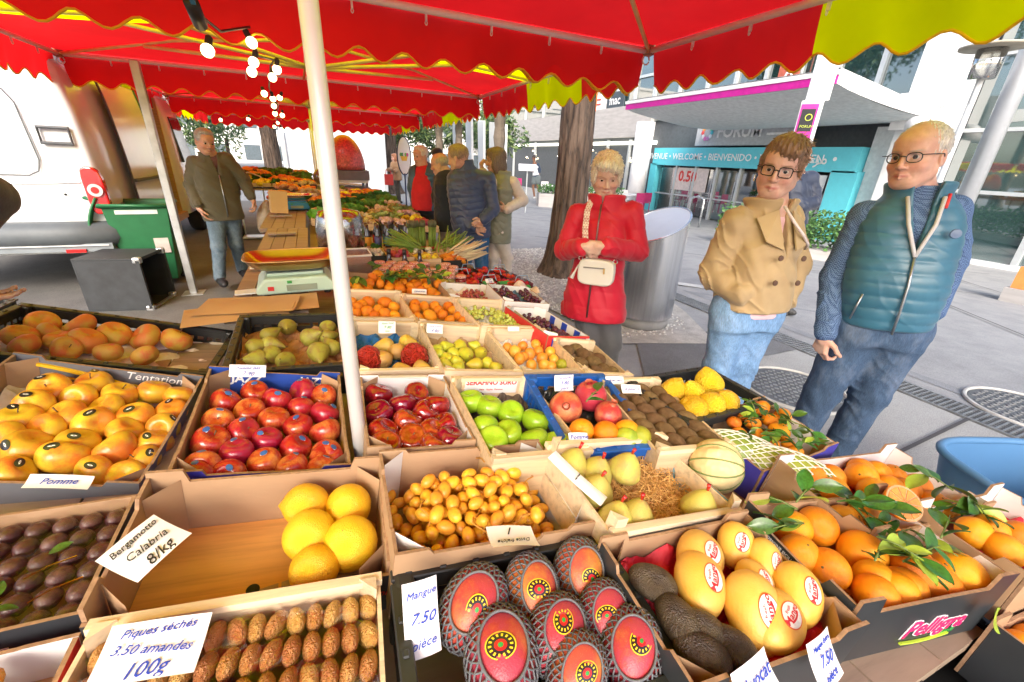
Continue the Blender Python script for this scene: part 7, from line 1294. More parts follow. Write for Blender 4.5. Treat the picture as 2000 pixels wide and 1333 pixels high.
        if kind == 'jazz' and rnd.random() < .85:
            st_ = obj('sticker', S_JZ, o, M=aim((rnd.gauss(0, .3), -.1 + rnd.gauss(0, .3), 1), rnd.uniform(-.4, .4))); obj('sticker_mark', S_APW, st_)
        if kind == 'mango': obj('foam_net', net_mesh(), o); mango_sticker(o, Matrix.Rotation(rnd.uniform(-.25, .25), 4, 'X') @ Matrix.Rotation(rnd.uniform(-.25, .25), 4, 'Y') @ Matrix.Rotation(rnd.uniform(0, 6), 4, 'Z'))
        if kind == 'ymango': ymango_sticker(o, Matrix.Rotation(-az + rnd.uniform(-.3, .3), 4, 'Z') if False else Matrix.Identity(4))
for k_ in DATA['fruit']: place(k_, DATA['fruit'][k_])
# kiwi tray: rows
it = []
r_, w, d, h = CRT['kiwi']
for i in range(4):
    for j in range(7):
        x = -w / 2 + .032 + i * (w - .064) / 3; y = d / 2 - .05 - j * .050 - (i % 2) * .02
        if y < -d / 2 + .02: continue
        it.append(['kiwi', x, y, -.012, .0245])
place('kiwi', it)
# heap of dates (one object each) and their stalks
def heap(key, kind, n, x0, x1, y0, y1, zf, r_, label, cat, nm, group, flat=.5, mat=None, layers=3, child=None):
    root, w, d, h = CRT[key]; M0 = mat4(DATA['crates'][key]['M']); pts = []; tries = 0
    for L in range(layers):
        for _ in range(n * 30):
            x = rnd.uniform(x0, x1); y = rnd.uniform(y0, y1); u = abs((x - (x0 + x1) / 2) / ((x1 - x0) / 2)); v = abs((y - (y0 + y1) / 2) / ((y1 - y0) / 2)); z = zf + r_ * 1.25 * L - .02 * (u ** 3 + v ** 3) * (L > 0)
            if max(u, v) > 1 - L * .10: continue
            if all((x - a) ** 2 + (y - b) ** 2 + (z - c) ** 2 > (r_ * 1.7) ** 2 for a, b, c in pts): pts.append((x, y, z))
            if len(pts) > n: break
    for x, y, z in pts:
        o = obj(nm, SH[kind] if mat is None else SH[mat], label=label, cat=cat, group=group); s_ = r_ * rnd.uniform(.92, 1.1); o.matrix_world = M0 @ Matrix.Translation((x, y, z)) @ Euler((rnd.uniform(0, 3), rnd.uniform(0, 3), rnd.uniform(0, 6))).to_matrix().to_4x4() @ Matrix.Scale(s_, 4)
    return M0
r_, w, d, h = CRT['dates']; M0 = heap('dates', 'date', 250, -w / 2 + .024, w / 2 - .03, -d / 2 + .02, d / 2 - .03, -.088, .0158, 'plump yellow date in the heap filling the white cornered box', 'date', 'date', 'heap of yellow dates', layers=5)
sm_ = M_('date_stalk', (.55, .26, .04), .6)
for k in range(9):
    x, y = rnd.uniform(-.13, .12), rnd.uniform(-.1, .08); a = rnd.uniform(0, 2 * PI); pts = [M0 @ Vector((x + math.cos(a) * t * .07 + .008 * math.sin(t * 9), y + math.sin(a) * t * .07, -.026 + .012 * math.sin(t * 3))) for t in np.linspace(0, 1, 7)]
    MB().tube(pts, .0016, 5).build('date_stalk', sm_, None, True, label='thin orange stalk lying among the yellow dates', cat='stalk', group='stalks among the yellow dates')
SH['rg'] = SH['grape'].copy(); SH['rg'].materials.clear(); SH['rg'].materials.append(rgr); SH['bg'] = SH['grape'].copy(); SH['bg'].materials.clear(); SH['bg'].materials.append(bgr)
def bunch(key, n, x0, x1, y0, y1, z, r_, me, label, group):
    """one bunch of grapes: a thing whose grapes are its parts"""
    M0 = mat4(DATA['crates'][key]['M']); root = empty('grape_bunch', label, 'grapes', M=M0, group=group); MB().tube([(x0 * .6, (y0 + y1) / 2, z), ((x0 + x1) / 2, (y0 + y1) / 2 + .01, z + .02), (x1 * .7, (y0 + y1) / 2, z)], .003, 5).build('stalk', M_('grape_stalk', (.25, .28, .08)), root)
    for i in range(n):
        u, v = rnd.uniform(-1, 1), rnd.uniform(-1, 1)
        o = obj('grape', SH[me], root, loc=((x0 + x1) / 2 + u * (x1 - x0) / 2, (y0 + y1) / 2 + v * (y1 - y0) / 2, z + rnd.uniform(0, .028) * (1.2 - abs(u))), rot=(rnd.uniform(0, 3), rnd.uniform(0, 3), 0), scale=r_ * rnd.uniform(.85, 1.1))
bunch('ggrape', 75, -.11, .11, .0, .14, -.035, .0115, 'grape', 'back bunch of green grapes in the wooden crate', 'green grapes'); bunch('ggrape', 60, -.02, .11, -.13, .02, -.035, .0115, 'grape', 'front bunch of green grapes in the wooden crate', 'green grapes')
bunch('rgrape', 75, -.08, .12, -.10, .04, -.03, .011, 'rg', 'dull red grapes in the cardboard tray', 'red grapes'); bunch('bgrape', 55, -.1, .0, -.08, .10, -.025, .011, 'bg', 'left bunch of dark grapes on blue paper', 'dark grapes'); bunch('bgrape', 40, .05, .11, -.1, .1, -.025, .011, 'bg', 'right bunch of dark grapes on blue paper', 'dark grapes')
bunch('dgrape', 90, -.09, .09, -.02, .15, -.045, .0105, 'bg', 'back bunch of black grapes in the red white and blue box', 'black grapes'); bunch('dgrape', 80, -.09, .09, -.16, -.02, -.045, .0105, 'bg', 'front bunch of black grapes in the red white and blue box', 'black grapes')
# leaves
leafc = M_('citrus_leaf', (.05, .15, .025), .35, var=.4, vs=9, coat=.2, hue=.05); leafy = M_('leaf_young', (.30, .42, .05), .4)
lm_ = MB(); lm_.grid(lambda a, b: ((b - .5) * 2 * .26 * math.sin(PI * min(1, a * .97 + .02)) ** .8, a, -.35 * (a - .5) ** 2 + .10 * abs(b - .5) * 2 * .6), 9, 4); LEAF = lm_.mesh('leaf', leafc, True); LEAFY = lm_.mesh('leaf', leafy, True)
def sprig(P, dirs, label, n=5, L=.06, stem=True, group='leafy sprigs among the citrus', size=1.0):
    root = empty('leaf_sprig', label, 'leaves', P, group=group); d = Vector(dirs).normalized(); 
    if stem: MB().tube([(0, 0, 0), d * L * .6 + Vector((0, 0, .006)), d * L * 1.4], [.0022, .0018, .001], 5).build('twig', M_('twig_green', (.14, .2, .05)), root, True)
    for k in range(n):
        t = (k + .3) / n; p = d * L * 1.3 * t + Vector((0, 0, .004)); a = math.atan2(d.y, d.x) - PI / 2 + rnd.uniform(-1.2, 1.2)
        obj('leaf', LEAF if rnd.random() < .85 else LEAFY, root, loc=p, rot=(rnd.uniform(-.7, .5), rnd.uniform(-.9, .9), a), scale=L * rnd.uniform(.7, 1.25) * size)
def sprigs(key, n, x0, x1, y0, y1, z, lab, L=.06, size=1.0):
    M0 = mat4(DATA['crates'][key]['M'])
    for k in range(n):
        P = M0 @ Vector((rnd.uniform(x0, x1), rnd.uniform(y0, y1), z + rnd.uniform(-.01, .02))); sprig(P, (rnd.gauss(0, 1), rnd.gauss(0, 1), rnd.uniform(-.2, .3)), lab, rnd.randint(3, 6), L, size=size)
sprigs('orange', 13, -.2, .12, -.09, .10, .022, 'dark green leafy sprig among the oranges in the front box', .058); sprigs('clem', 20, -.14, .14, -.12, .07, .022, 'narrow leafy sprig among the clementines in the violet blue box', .045, .8); sprigs('orange3', 4, -.12, .05, .06, .14, .025, 'green leafy sprig on the oranges at the right edge', .06); sprigs('orange4', 4, -.14, .0, -.15, -.05, .025, 'green leafy sprig on the lower right oranges', .06)
P = mat4(DATA['crates']['blue']['M']) @ Vector((-.03, -.02, .035)); sprig(P, (1, .3, .4), 'two green leaves between the pomegranates and the oranges', 3, .05)
P = mat4(DATA['crates']['orange']['M']) @ Vector((.10, -.155, .0)); o = obj('leaf', LEAFY, label='single pale leaf hanging over the front of the orange box', cat='leaf', loc=P, rot=(-1.9, 0, .3), scale=.055)
# leafy clementines under the scales
r_, w, d, h = CRT['lclem']; it = []
for k in range(46): it.append(['clementine', rnd.uniform(-w / 2 + .04, w / 2 - .03), rnd.uniform(-d / 2 + .03, d / 2 - .04), rnd.uniform(-.02, .025), rnd.uniform(.024, .032)])
BOX['lclem'] = 'leafy box by the scales'; 
for q in it:
    o = obj('clementine', SH['clementine'], label='clementine heaped with leaves in the long box below the scales', cat='clementine', group='clementines in the leafy box by the scales'); o.matrix_world = mat4(DATA['crates']['lclem']['M']) @ Matrix.Translation(q[1:4]) @ Euler((rnd.uniform(0, 3), 0, rnd.uniform(0, 6))).to_matrix().to_4x4() @ Matrix.Scale(q[4], 4)
sprigs('lclem', 18, -w / 2 + .05, w / 2 - .02, -d / 2 + .03, d / 2 - .05, .045, 'bright green leafy sprig on the clementines below the scales', .062)
# striped melon, netted papayas
M0 = mat4(DATA['crates']['melon']['M']); root = empty('melon', 'pale striped melon behind the straw lined pear crate', 'melon', M=M0 @ Matrix.Translation((-.10, .01, .015)) @ Euler((1.2, .3, .5)).to_matrix().to_4x4())
lathe_fruit(lambda p: (math.sin(p) * .068, math.cos(p) * .064), 60, 20, lobes=10, la=.035).build('rind', mel, root, True); gs = M_('melon_stripe', (.20, .26, .08), .6)
for k in range(10):
    a = 2 * PI * (k + .5) / 10; MB().tube([(.0662 * math.sin(p) * math.cos(a), .0662 * math.sin(p) * math.sin(a), .0642 * math.cos(p)) for p in np.linspace(.2, PI - .2, 14)], .0026, 4).build('stripe', gs, root, True)
pap = two('papaya_skin', (.20, .27, .035), (.42, .40, .05), .4, .7, 1, .4, .1); nw = M_('net_white', (.78, .78, .72), .6)
for k, (x, y, z, a, lab) in enumerate([(.08, .04, .02, -.75, 'back papaya in a white foam net beside the striped melon'), (.13, -.06, .03, -.85, 'front papaya in a white foam net beside the oranges')]):
    root = empty('papaya', lab, 'papaya', M=M0 @ Matrix.Translation((x, y, z)) @ Matrix.Rotation(a, 4, 'Z') @ Matrix.Rotation(PI / 2, 4, 'Y'))
    lathe_fruit(lambda p: (math.sin(p) * .052, math.cos(p) * .125), 28, 18).build('skin', pap, root, True); m = MB()
    for s_ in (-1, 1):
        for q in range(16): m.tube([(.0545 * math.sin(p) * math.cos(2 * PI * q / 16 + s_ * p * 1.3), .0545 * math.sin(p) * math.sin(2 * PI * q / 16 + s_ * p * 1.3), .128 * math.cos(p)) for p in np.linspace(.35, PI - .35, 20)], .0017, 4)
    m.build('foam_net', nw, root, True)
# straw in the pear crate
straw = MB(); M0 = mat4(DATA['crates']['comice']['M']); r_, w, d, h = CRT['comice']
for i in range(1500):
    x, y = rnd.uniform(-w / 2 + .02, w / 2 - .02), rnd.uniform(-d / 2 + .02, d / 2 - .02); a = rnd.uniform(0, PI * 2); L = rnd.uniform(.02, .06); z = h - .065 + rnd.uniform(0, .025); k = rnd.uniform(-9, 9); straw.cur = rnd.randrange(2); pts = []
    for t in np.linspace(0, 1, 5): pts.append((x, y, z + .012 * math.sin(t * PI * rnd.uniform(.7, 1.4)))); x += math.cos(a) * L / 4; y += math.sin(a) * L / 4; a += k * L; x = min(max(x, -w / 2 + .012), w / 2 - .012); y = min(max(y, -d / 2 + .012), d / 2 - .012)
    straw.tube(pts, .0007, 3, cap=False)
straw.build('wood_wool', [M_('straw_a', (.80, .48, .16), .6), M_('straw_b', (.62, .34, .10), .6)], CRT['comice'][0], kind='stuff')
MB().box((0, 0, h - .075), (w - .016, d - .016, .012)).build('straw_bed', M_('straw_bed', (.55, .30, .09), .9, var=.5, vs=60, bump=1, bs=90), CRT['comice'][0])
# dark dates and dried figs with almonds under film
def film(key, z, label):
    r_, w, d, h = CRT[key]; m = MB(); m.grid(lambda a, b: ((a - .5) * (w - .01), (b - .5) * (d - .01), h + z + .007 * math.sin(a * 23 + b * 5) * math.sin(b * 17 - a * 9) + rnd.uniform(-.002, .003)), 44, 34); return m.build('clear_film', glassy('clear_film', (.97, .96, .94), .16, .993, film=True, fk=.13), r_, True)
SH['fig'] = lathe_fruit(lambda p: (math.sin(p) * .9, math.cos(p) * 1.15), 14, 10, wobble=.06).mesh('dark_date', two('dark_date', (.075, .028, .028), (.15, .065, .065), .4, .7, 1.5, .22, .25, 10, coat=.4), True); SH['alm'] = lathe_fruit(lambda p: (math.sin(p) * .8, math.cos(p) * 1.25), 12, 9).mesh('stuffed_fig', two('almond_tan', (.48, .20, .05), (.62, .33, .11), .4, .7, 2, .45, .6, 8), True); SH['apr'] = lathe_fruit(lambda p: (math.sin(p), math.cos(p) * .45), 18, 10, wobble=.08).mesh('dried_apricot', two('dried_apricot', (.75, .22, .015), (.80, .34, .03), .4, .7, 2, .35, .8, 6), True)
r_, w, d, h = CRT['plum']; M0 = mat4(DATA['crates']['plum']['M'])
for i in range(11):
    for j in range(6):
        o = obj('date', SH['fig'], label='dark date in its row under the crinkled film', cat='date', group='dark dates in rows under film'); o.matrix_world = M0 @ Matrix.Translation((-w / 2 + .025 + i * (w - .05) / 10, -d / 2 + .028 + j * (d - .056) / 5, -.026)) @ Euler((PI / 2 - .3, 0, -.25 + rnd.gauss(0, .12))).to_matrix().to_4x4() @ Matrix.Scale(.0175, 4)
film('plum', -.008, ''); gf = M_('gold_foil', (.75, .42, .06), .2, 1.0); lf = M_('paper_leaf', (.35, .40, .05), .4)
for k in range(4): obj('paper_leaf', LEAF, CRT['plum'][0], loc=(rnd.uniform(-.1, w / 2 - .03), rnd.uniform(-d / 2 + .03, d / 2 - .05), CRT['plum'][3] - .012), rot=(.2, .2, rnd.uniform(0, 6)), scale=.03)
for k in range(5):
    x, y = rnd.uniform(-.15, .17), rnd.uniform(-.12, .1); MB().tube([(x, y, CRT['plum'][3] + .001), (x + .02, y + .015, CRT['plum'][3] + .003), (x + .05, y + .03, CRT['plum'][3] + .001)], .0012, 4).build('gold_ribbon', gf, CRT['plum'][0])
r_, w, d, h = CRT['fig']; M0 = mat4(DATA['crates']['fig']['M'])
for i in range(14):
    for j in range(6):
        o = obj('stuffed_fig', SH['alm'], label='tan almond topped dried fig in its row under the film', cat='dried fig', group='almond topped figs in rows under film'); o.matrix_world = M0 @ Matrix.Translation((-w / 2 + .02 + i * (w - .04) / 13, -d / 2 + .03 + j * (d - .06) / 5, -.024)) @ Euler((.9, .15, rnd.gauss(0, .2))).to_matrix().to_4x4() @ Matrix.Diagonal((.016, .024, .023, 1))
film('fig', -.004, '')
r_, w, d, h = CRT['apric']; M0 = mat4(DATA['crates']['apric']['M'])
for k in range(75):
    o = obj('dried_apricot', SH['apr'], label='glossy dried apricot in the white corner tray', cat='dried apricot', group='dried apricots in the corner tray'); o.matrix_world = M0 @ Matrix.Translation((rnd.uniform(-w / 2 + .03, w / 2 - .025), rnd.uniform(-d / 2 + .03, d / 2 - .03), rnd.uniform(-.03, .002))) @ Euler((rnd.gauss(0, .4), rnd.gauss(0, .4), 0)).to_matrix().to_4x4() @ Matrix.Scale(.021, 4)
tg = empty('tongs', 'steel serving tongs resting on the dark dates tray', 'tongs', M=M0 @ Matrix.Translation((-.02, .10, .05)))
for s_ in (-1, 1): MB().tube([(s_ * .004, .13, .03), (s_ * .012, .06, .02), (s_ * .014, -.02, .0), (s_ * .006, -.07, -.01)], [.0035, .003, .003, .006], 8).build('arm', M_('tongs_steel', (.75, .75, .76), .2, 1), tg, True)
# price cards
ink = {'k': blk_i, 'b': blu_i, 'g': grn_i}
for P, x, y, w, h, lines, col, lab in DATA['cards']:
    M = basis(P, x, y); root = empty('price_card', lab, 'price card', M=M); hb = h / 2
    MB().grid(lambda a, b: ((a - .5) * w, (b - .5) * h, .004 * math.sin(a * 2.5) + .003 * (b - .5) ** 2 * 4), 8, 8).build('card', card_m, root, True)
    n = len(lines)
    for i, s_ in enumerate(lines):
        digit = any(c.isdigit() for c in s_) and len(s_) < 6; sz = min(h / (n + .4) * (1.15 if digit else .85), w / max(len(s_), 3) * 1.7)
        text(s_, sz, ink[col], root, Matrix.Translation((0, h / 2 - h * (i + .55) / (n + .1), .0062)) @ Matrix.Rotation(.06 * (-1) ** i, 4, 'Z'), shear=.35, name='handwriting')
# crates stacked on the ground at the right and the blue tub
for k, (x, y, z) in enumerate(((1.12, .12, .60), (1.14, .12, .44), (1.14, .12, .28), (1.13, .12, .12), (1.50, .10, .52), (1.50, .10, .36), (1.5, .1, .2))):
    DATA['crates']['s%d' % k] = {'M': [[.995, .1, 0, x], [-.1, .995, 0, y], [0, 0, 1, z + .08]], 'w': .38, 'd': .34}
    crate('s%d' % k, 'plastic', 'empty black slatted crate, %s of the %s stack under the orange boxes' % (['topmost', 'second', 'third', 'lowest'][k if k < 4 else k - 4], 'left' if k < 4 else 'right'), .15, mat=pblack, solid=False)
tb = empty('plastic_tub', 'pale blue plastic tub standing on the paving beyond the orange boxes', 'tub', (2.50, .36, 0), rotz=R(-22)); bt = M_('tub_blue', (.09, .22, .42), .35, var=.04)
def tubf(k0, k1, z0, z1, nm):
    def f(a, b):
        th = a * 2 * PI; e = .55; c_, s_ = math.cos(th), math.sin(th); kx = .30 * (k0 + (k1 - k0) * b); ky = .22 * (k0 + (k1 - k0) * b); return (kx * math.copysign(abs(c_) ** e, c_), ky * math.copysign(abs(s_) ** e, s_), z0 + (z1 - z0) * b)
    return MB().grid(f, 60, 8).build(nm, bt, tb, True)
tubf(.8, 1.0, .22, .50, 'outer_wall'); tubf(.76, .95, .24, .495, 'inner_wall'); MB().box((0, 0, .23), (.44, .32, .02)).build('floor', bt, tb)
MB().tube([(.30 * 1.0 * math.copysign(abs(math.cos(t)) ** .55, math.cos(t)), .22 * math.copysign(abs(math.sin(t)) ** .55, math.sin(t)), .50) for t in np.linspace(0, 2 * PI, 60, endpoint=False)], .016, 8, close=True).build('rim', bt, tb, True)
for a in (-1, 1):
    for b in (-1, 1): MB().bar((a * .22, b * .16, 0), (a * .2, b * .13, .23), .03).build('leg', frame_m, tb)
# ------------------------------------------------------------------ goods on the middle and far tables
# brown paper bags
bag_m = M_('kraft_bag', (.56, .36, .17), .8, var=.08, vs=4, bump=.3, bs=9); bi = 0
for x, y, z, a, lab in ((-.30, 1.98, .945, -.12, 'topmost flat kraft bag in the pile before the scales'), (-.34, 1.92, .935, .14, 'kraft bag sticking out left from the pile before the scales'), (-.22, 2.02, .927, .03, 'lowest flat kraft bag in the pile before the scales')):
    r_ = empty('paper_bag', lab, 'paper bag', (x, y, z), rotz=a); MB().grid(lambda u, v: ((u - .5) * .36, (v - .5) * .22, .006 * math.sin(u * 5) * math.sin(v * 4)), 10, 8).build('sheet', bag_m, r_, True); MB().box((0, .02, -.004), (.34, .2, .003)).build('back_sheet', bag_m, r_)
# weighing scales
def scales(x, y, z, rot, body, tray, label, s_=1.0):
    r_ = empty('weighing_scales', label, 'scales', M=Matrix.Translation((x, y, z)) @ Matrix.Rotation(rot, 4, 'Z') @ Matrix.Scale(s_, 4))
    o = MB().prism([(-.17, 0), (.17, 0), (.17, .03), (.13, .075), (-.13, .075), (-.17, .03)], -.13, .15, Matrix.Rotation(PI / 2, 3, 'X')).build('housing', body, r_); bevel(o, .01, 3)
    MB().box((0, 0, .082), (.24, .2, .012)).build('platform', body, r_)
    MB().box((.02, -.152, .028), (.13, .006, .028)).build('display', M_('lcd', (.28, .34, .28), .2), r_); MB().box((-.11, -.152, .03), (.025, .005, .018)).build('button', red_i, r_); MB().box((-.03, -.152, .056), (.02, .004, .012)).build('button', grn_i, r_)
    for a in (-1, 1):
        for b in (-1, 1): MB().lathe([(.015, -.02), (.018, .002)], 10, (a * .13, b * .1, 0)).build('foot', blkp, r_)
    def tf(k, zb):
        def f(a, b):
            th = a * 2 * PI; c_, q = math.cos(th), math.sin(th); e = .5; g = .72 + .28 * b; return (.21 * g * math.copysign(abs(c_) ** e, c_) * k, .15 * g * math.copysign(abs(q) ** e, q) * k, zb + .05 * b ** 1.6)
        return f
    MB().grid(tf(1, .10), 48, 6).build('pan', tray, r_, True); MB().grid(tf(.985, .1012), 48, 6).build('pan_lining', tray, r_, True)
    m = MB(); m.add([tf(.98, .10)(k / 40, 0) for k in range(40)], [tuple(range(40))]); m.build('pan_floor', tray, r_); MB().tube([tf(1, .10)(k / 48, 1) for k in range(48)], .004, 5, close=True).build('pan_rim', tray, r_, True)
gold = M_('gold_tray', (.62, .40, .2), .28, 1.0, var=.4, vs=3, stretch=(1, 4, 1)); 
scales(-.13, 2.32, .925, R(3), M_('scale_green', (.50, .66, .56), .35, var=.03), gold, 'pale green weighing scales with a golden red tray beside the white pole')
scales(-.22, 5.7, .92, R(5), M_('scale_blue', (.03, .22, .5), .35), M_('steel_tray', (.75, .77, .8), .2, 1), 'farther scales with a steel tray and blue base')
for x, y, w, h_, lab in ((-.33, 2.25, .12, .07, 'white slip of paper left of the green scales'), (-.33, 2.75, .1, .06, 'small white slip of paper behind the green scales'), (-.27, 3.9, .2, .09, 'grey clipboard lying on the wooden counter'), (-.33, 5.0, .2, .08, 'grey knife tray on the far counter')): o = MB().box((0, 0, 0), (w, h_, .006)).build('paper_slip' if 'slip' in lab else 'tray', card_m if 'slip' in lab else M_('grey_item', (.25, .26, .3), .3, .4), None, label=lab, cat='paper' if 'slip' in lab else 'tray', loc=(x, y, .925), rot=(0, 0, .1))
o = MB().box((0, 0, .11), (.16, .12, .22)).build('paper_bag', bag_m, None, label='upright kraft bag beside the far scales', cat='paper bag', loc=(-.36, 5.3, .92), rot=(0, .08, .2))
o = lathe_fruit(lambda p: (math.sin(p) * .08, math.cos(p) * .2), 18, 14, wobble=.15).build('plastic_bag', M_('milky_bag', (.42, .34, .27), .4, var=.3, bump=1, bs=10, dist=.03), None, True, label='bundle of milky plastic bags hanging off the far counter', cat='plastic bag', loc=(-.56, 5.9, .80), rot=(0, .3, 0))
# clear boxes with nuts and a big clear bag
r_ = empty('storage_box', 'milky plastic box of pink nuts beside the leafy clementines', 'box', (.12, 2.78, .84)); ml = glassy('milky_plastic', (.86, .80, .82), .25, .62)
for c_, d_ in (((0, -.1, .07), (.30, .004, .14)), ((0, .1, .07), (.30, .004, .14)), ((-.15, 0, .07), (.004, .196, .14)), ((.15, 0, .07), (.004, .196, .14))): MB().box(c_, d_).build('wall', ml, r_)
MB().tube([(-.155, -.105, .14), (.155, -.105, .14), (.155, .105, .14), (-.155, .105, .14)], .007, 6, close=True).build('rim', M_('rim_white', (.75, .72, .74), .4), r_)
m = MB(); m.grid(lambda a, b: ((a - .5) * .29, (b - .5) * .19, .09 + .01 * math.sin(a * 20) * math.sin(b * 17)), 26, 18); m.box((0, 0, .045), (.285, .185, .08)); m.build('nuts', M_('pink_nuts', (.55, .33, .26), .6, var=.5, vs=70, bump=1, bs=60, dist=.01), r_, kind='stuff')
r_ = empty('nut_bag', 'big clear bag of brown nuts knotted shut behind the nut box', 'bag', (.14, 3.25, .86)); SH['nut'] = lathe_fruit(lambda p: (math.sin(p), math.cos(p) * .9), 8, 6).mesh('nut', M_('nut_brown', (.22, .11, .07), .5, hue=.03), True)
for k in range(260):
    a = rnd.uniform(0, 2 * PI); z = rnd.uniform(.02, .24); obj('nut', SH['nut'], r_, loc=(.145 * math.cos(a) * rnd.uniform(.8, 1), .11 * math.sin(a) * rnd.uniform(.8, 1), z), scale=.014)
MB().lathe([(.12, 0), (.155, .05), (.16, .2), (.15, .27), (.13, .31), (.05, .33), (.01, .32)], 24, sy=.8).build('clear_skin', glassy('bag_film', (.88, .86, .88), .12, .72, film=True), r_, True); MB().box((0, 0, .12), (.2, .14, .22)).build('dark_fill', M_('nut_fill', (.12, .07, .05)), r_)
# jars
def jar_proto():
    lid = MB().lathe([(.001, .092), (.034, .091), (.037, .087), (.037, .076), (.034, .075)], 18).mesh('lid', checked('gingham_lid', (.62, .10, .10), (.80, .70, .68), 110), True); gl = MB().lathe([(.001, 0), (.032, .002), (.036, .012), (.036, .062), (.031, .075)], 18); return lid, gl
lid, gl = jar_proto(); jm = [gl.mesh('glass', M_('jam_red', (.35, .012, .012), .08, coat=1, trans=.2), True), gl.mesh('glass', M_('jam_honey', (.62, .34, .04), .08, coat=1, trans=.3), True), gl.mesh('glass', M_('olive_jar', (.45, .42, .12), .08, coat=1, trans=.3), True)]
lab_me = MB().lathe([(.0365, .02), (.0365, .052)], 18).mesh('paper_label', M_('jar_label', (.7, .66, .6)), True); dname = ['red jam jar', 'honey coloured jar', 'olive green jar']
tz = lambda x, y: .80 - .08 * x
n_ = 0
for j in range(5):
    for i in range(7):
        x = .36 + i * .078 + (j % 2) * .03; y = 2.66 + j * .092
        if rnd.random() < .08: continue
        k = 0 if j < 2 and i < 4 else rnd.randrange(3); n_ += 1
        r_ = empty('jam_jar', '%s with checked lid, %s from left in jar row %s from the front' % (dname[k], ORD[i + 1], ['one', 'two', 'three', 'four', 'five'][j]), 'jar', (x, y, tz(x, y)), group='jars with checked lids'); obj('glass', jm[k], r_); obj('lid', lid, r_); obj('paper_label', lab_me, r_)
bt_ = MB().lathe([(.001, 0), (.034, .003), (.036, .02), (.036, .06), (.016, .09), (.012, .15), (.013, .155), (.001, .156)], 18).mesh('glass', M_('bottle_dark', (.03, .015, .02), .1, coat=1), True); cp_ = MB().lathe([(.014, .12), (.0145, .158), (.001, .16)], 12).mesh('capsule', M_('capsule_black', (.03, .03, .035), .4), True)
for k, x in enumerate((.42, .53, .64)):
    r_ = empty('oil_bottle', 'dark oil bottle with long neck, %s of three behind the jars' % ['left', 'middle', 'right'][k], 'bottle', (x + .02, 3.13, tz(x, 0))); obj('glass', bt_, r_); obj('capsule', cp_, r_)
cols = [(.6, .05, .03), (.05, .3, .5), (.75, .7, .6), (.7, .35, .03), (.1, .12, .3), (.1, .3, .35)]; juice = MB().lathe([(.001, 0), (.03, .003), (.03, .13), (.014, .17), (.014, .21), (.001, .212)], 14)
for k in range(16):
    c_ = cols[k % 6]; r_ = empty('juice_bottle', '%s labelled bottle, number %s from left in the bottle row' % (['red', 'blue', 'cream', 'orange', 'navy', 'teal'][k % 6], ['one', 'two', 'three', 'four', 'five', 'six', 'seven', 'eight', 'nine', 'ten', 'eleven', 'twelve', 'thirteen', 'fourteen', 'fifteen', 'sixteen'][k]), 'bottle', (.12 + (k % 8) * .085, 3.85 + (k // 8) * .11, .80 - .02)); juice.build('glass', M_('bottle_dark', (.03, .015, .02)), r_, True); MB().lathe([(.0305, .03), (.0305, .11)], 14).build('label', M_('blabel_%d' % (k % 6), c_, .5), r_, True)
# asparagus
asp = M_('asparagus', (.22, .36, .06), .5, var=.25, hue=.04); tip = M_('asparagus_tip', (.13, .15, .08), .6)
am = MB().tube([(0, 0, 0), (.001, .002, .1), (0, 0, .19)], [.0055, .006, .004], 6).mesh('spear', asp, True); at_ = MB().tube([(0, 0, .185), (0, 0, .21), (0, 0, .235)], [.0055, .0065, .001], 6).mesh('tip', tip, True)
for q, (x, y) in enumerate(((.72, 3.65), (.80, 3.67), (.88, 3.65))):
    r_ = empty('asparagus_bundle', 'upright bundle of green asparagus, %s of three standing together' % ['left', 'middle', 'right'][q], 'asparagus', (x, y, .78))
    for k in range(22):
        a = k * 2.4; rr = .0062 * math.sqrt(k); o = obj('spear', am, r_, loc=(rr * math.cos(a), rr * math.sin(a), 0), rot=(rnd.gauss(0, .05), rnd.gauss(0, .05), 0), scale=1.15); obj('tip', at_, o)
    MB().lathe([(.034, .03), (.034, .05)], 14).build('band', red_i if q else blu_i, r_)
def fan(x, y, n, lab, a0, a1, L, m1, z=.80):
    r_ = empty('asparagus_pile', lab, 'asparagus', (x, y, z))
    for k in range(n):
        a = rnd.uniform(a0, a1); obj('spear', m1, r_, loc=(rnd.gauss(0, .03), rnd.gauss(0, .03), rnd.uniform(.01, .10)), rot=(-PI / 2 + rnd.uniform(.05, .5), 0, a), scale=(1, 1, L))
fan(.72, 3.45, 60, 'loose thin wild asparagus fanning left and back', .4, 1.5, 1.25, am); fan(.95, 3.45, 55, 'loose thin wild asparagus fanning to the right', -1.4, -.2, 1.2, am)
wa = MB().tube([(0, 0, 0), (.001, .002, .1), (0, 0, .2)], [.008, .009, .004], 6).mesh('spear', M_('white_asparagus', (.66, .56, .36), .5, hue=.03), True); fan(.98, 3.22, 45, 'pile of white asparagus ends in front of the green bundles', -1.9, -1.2, 1.0, wa, .78)
sq = lathe_fruit(lambda p: (math.sin(p) * .035, math.cos(p) * .11), 18, 12).build('courgette', M_('yellow_courgette', (.62, .50, .03), .4), None, True, label='long yellow courgette lying behind the leafy clementines', cat='courgette', loc=(.62, 2.60, .80), rot=(0, PI / 2, .1))
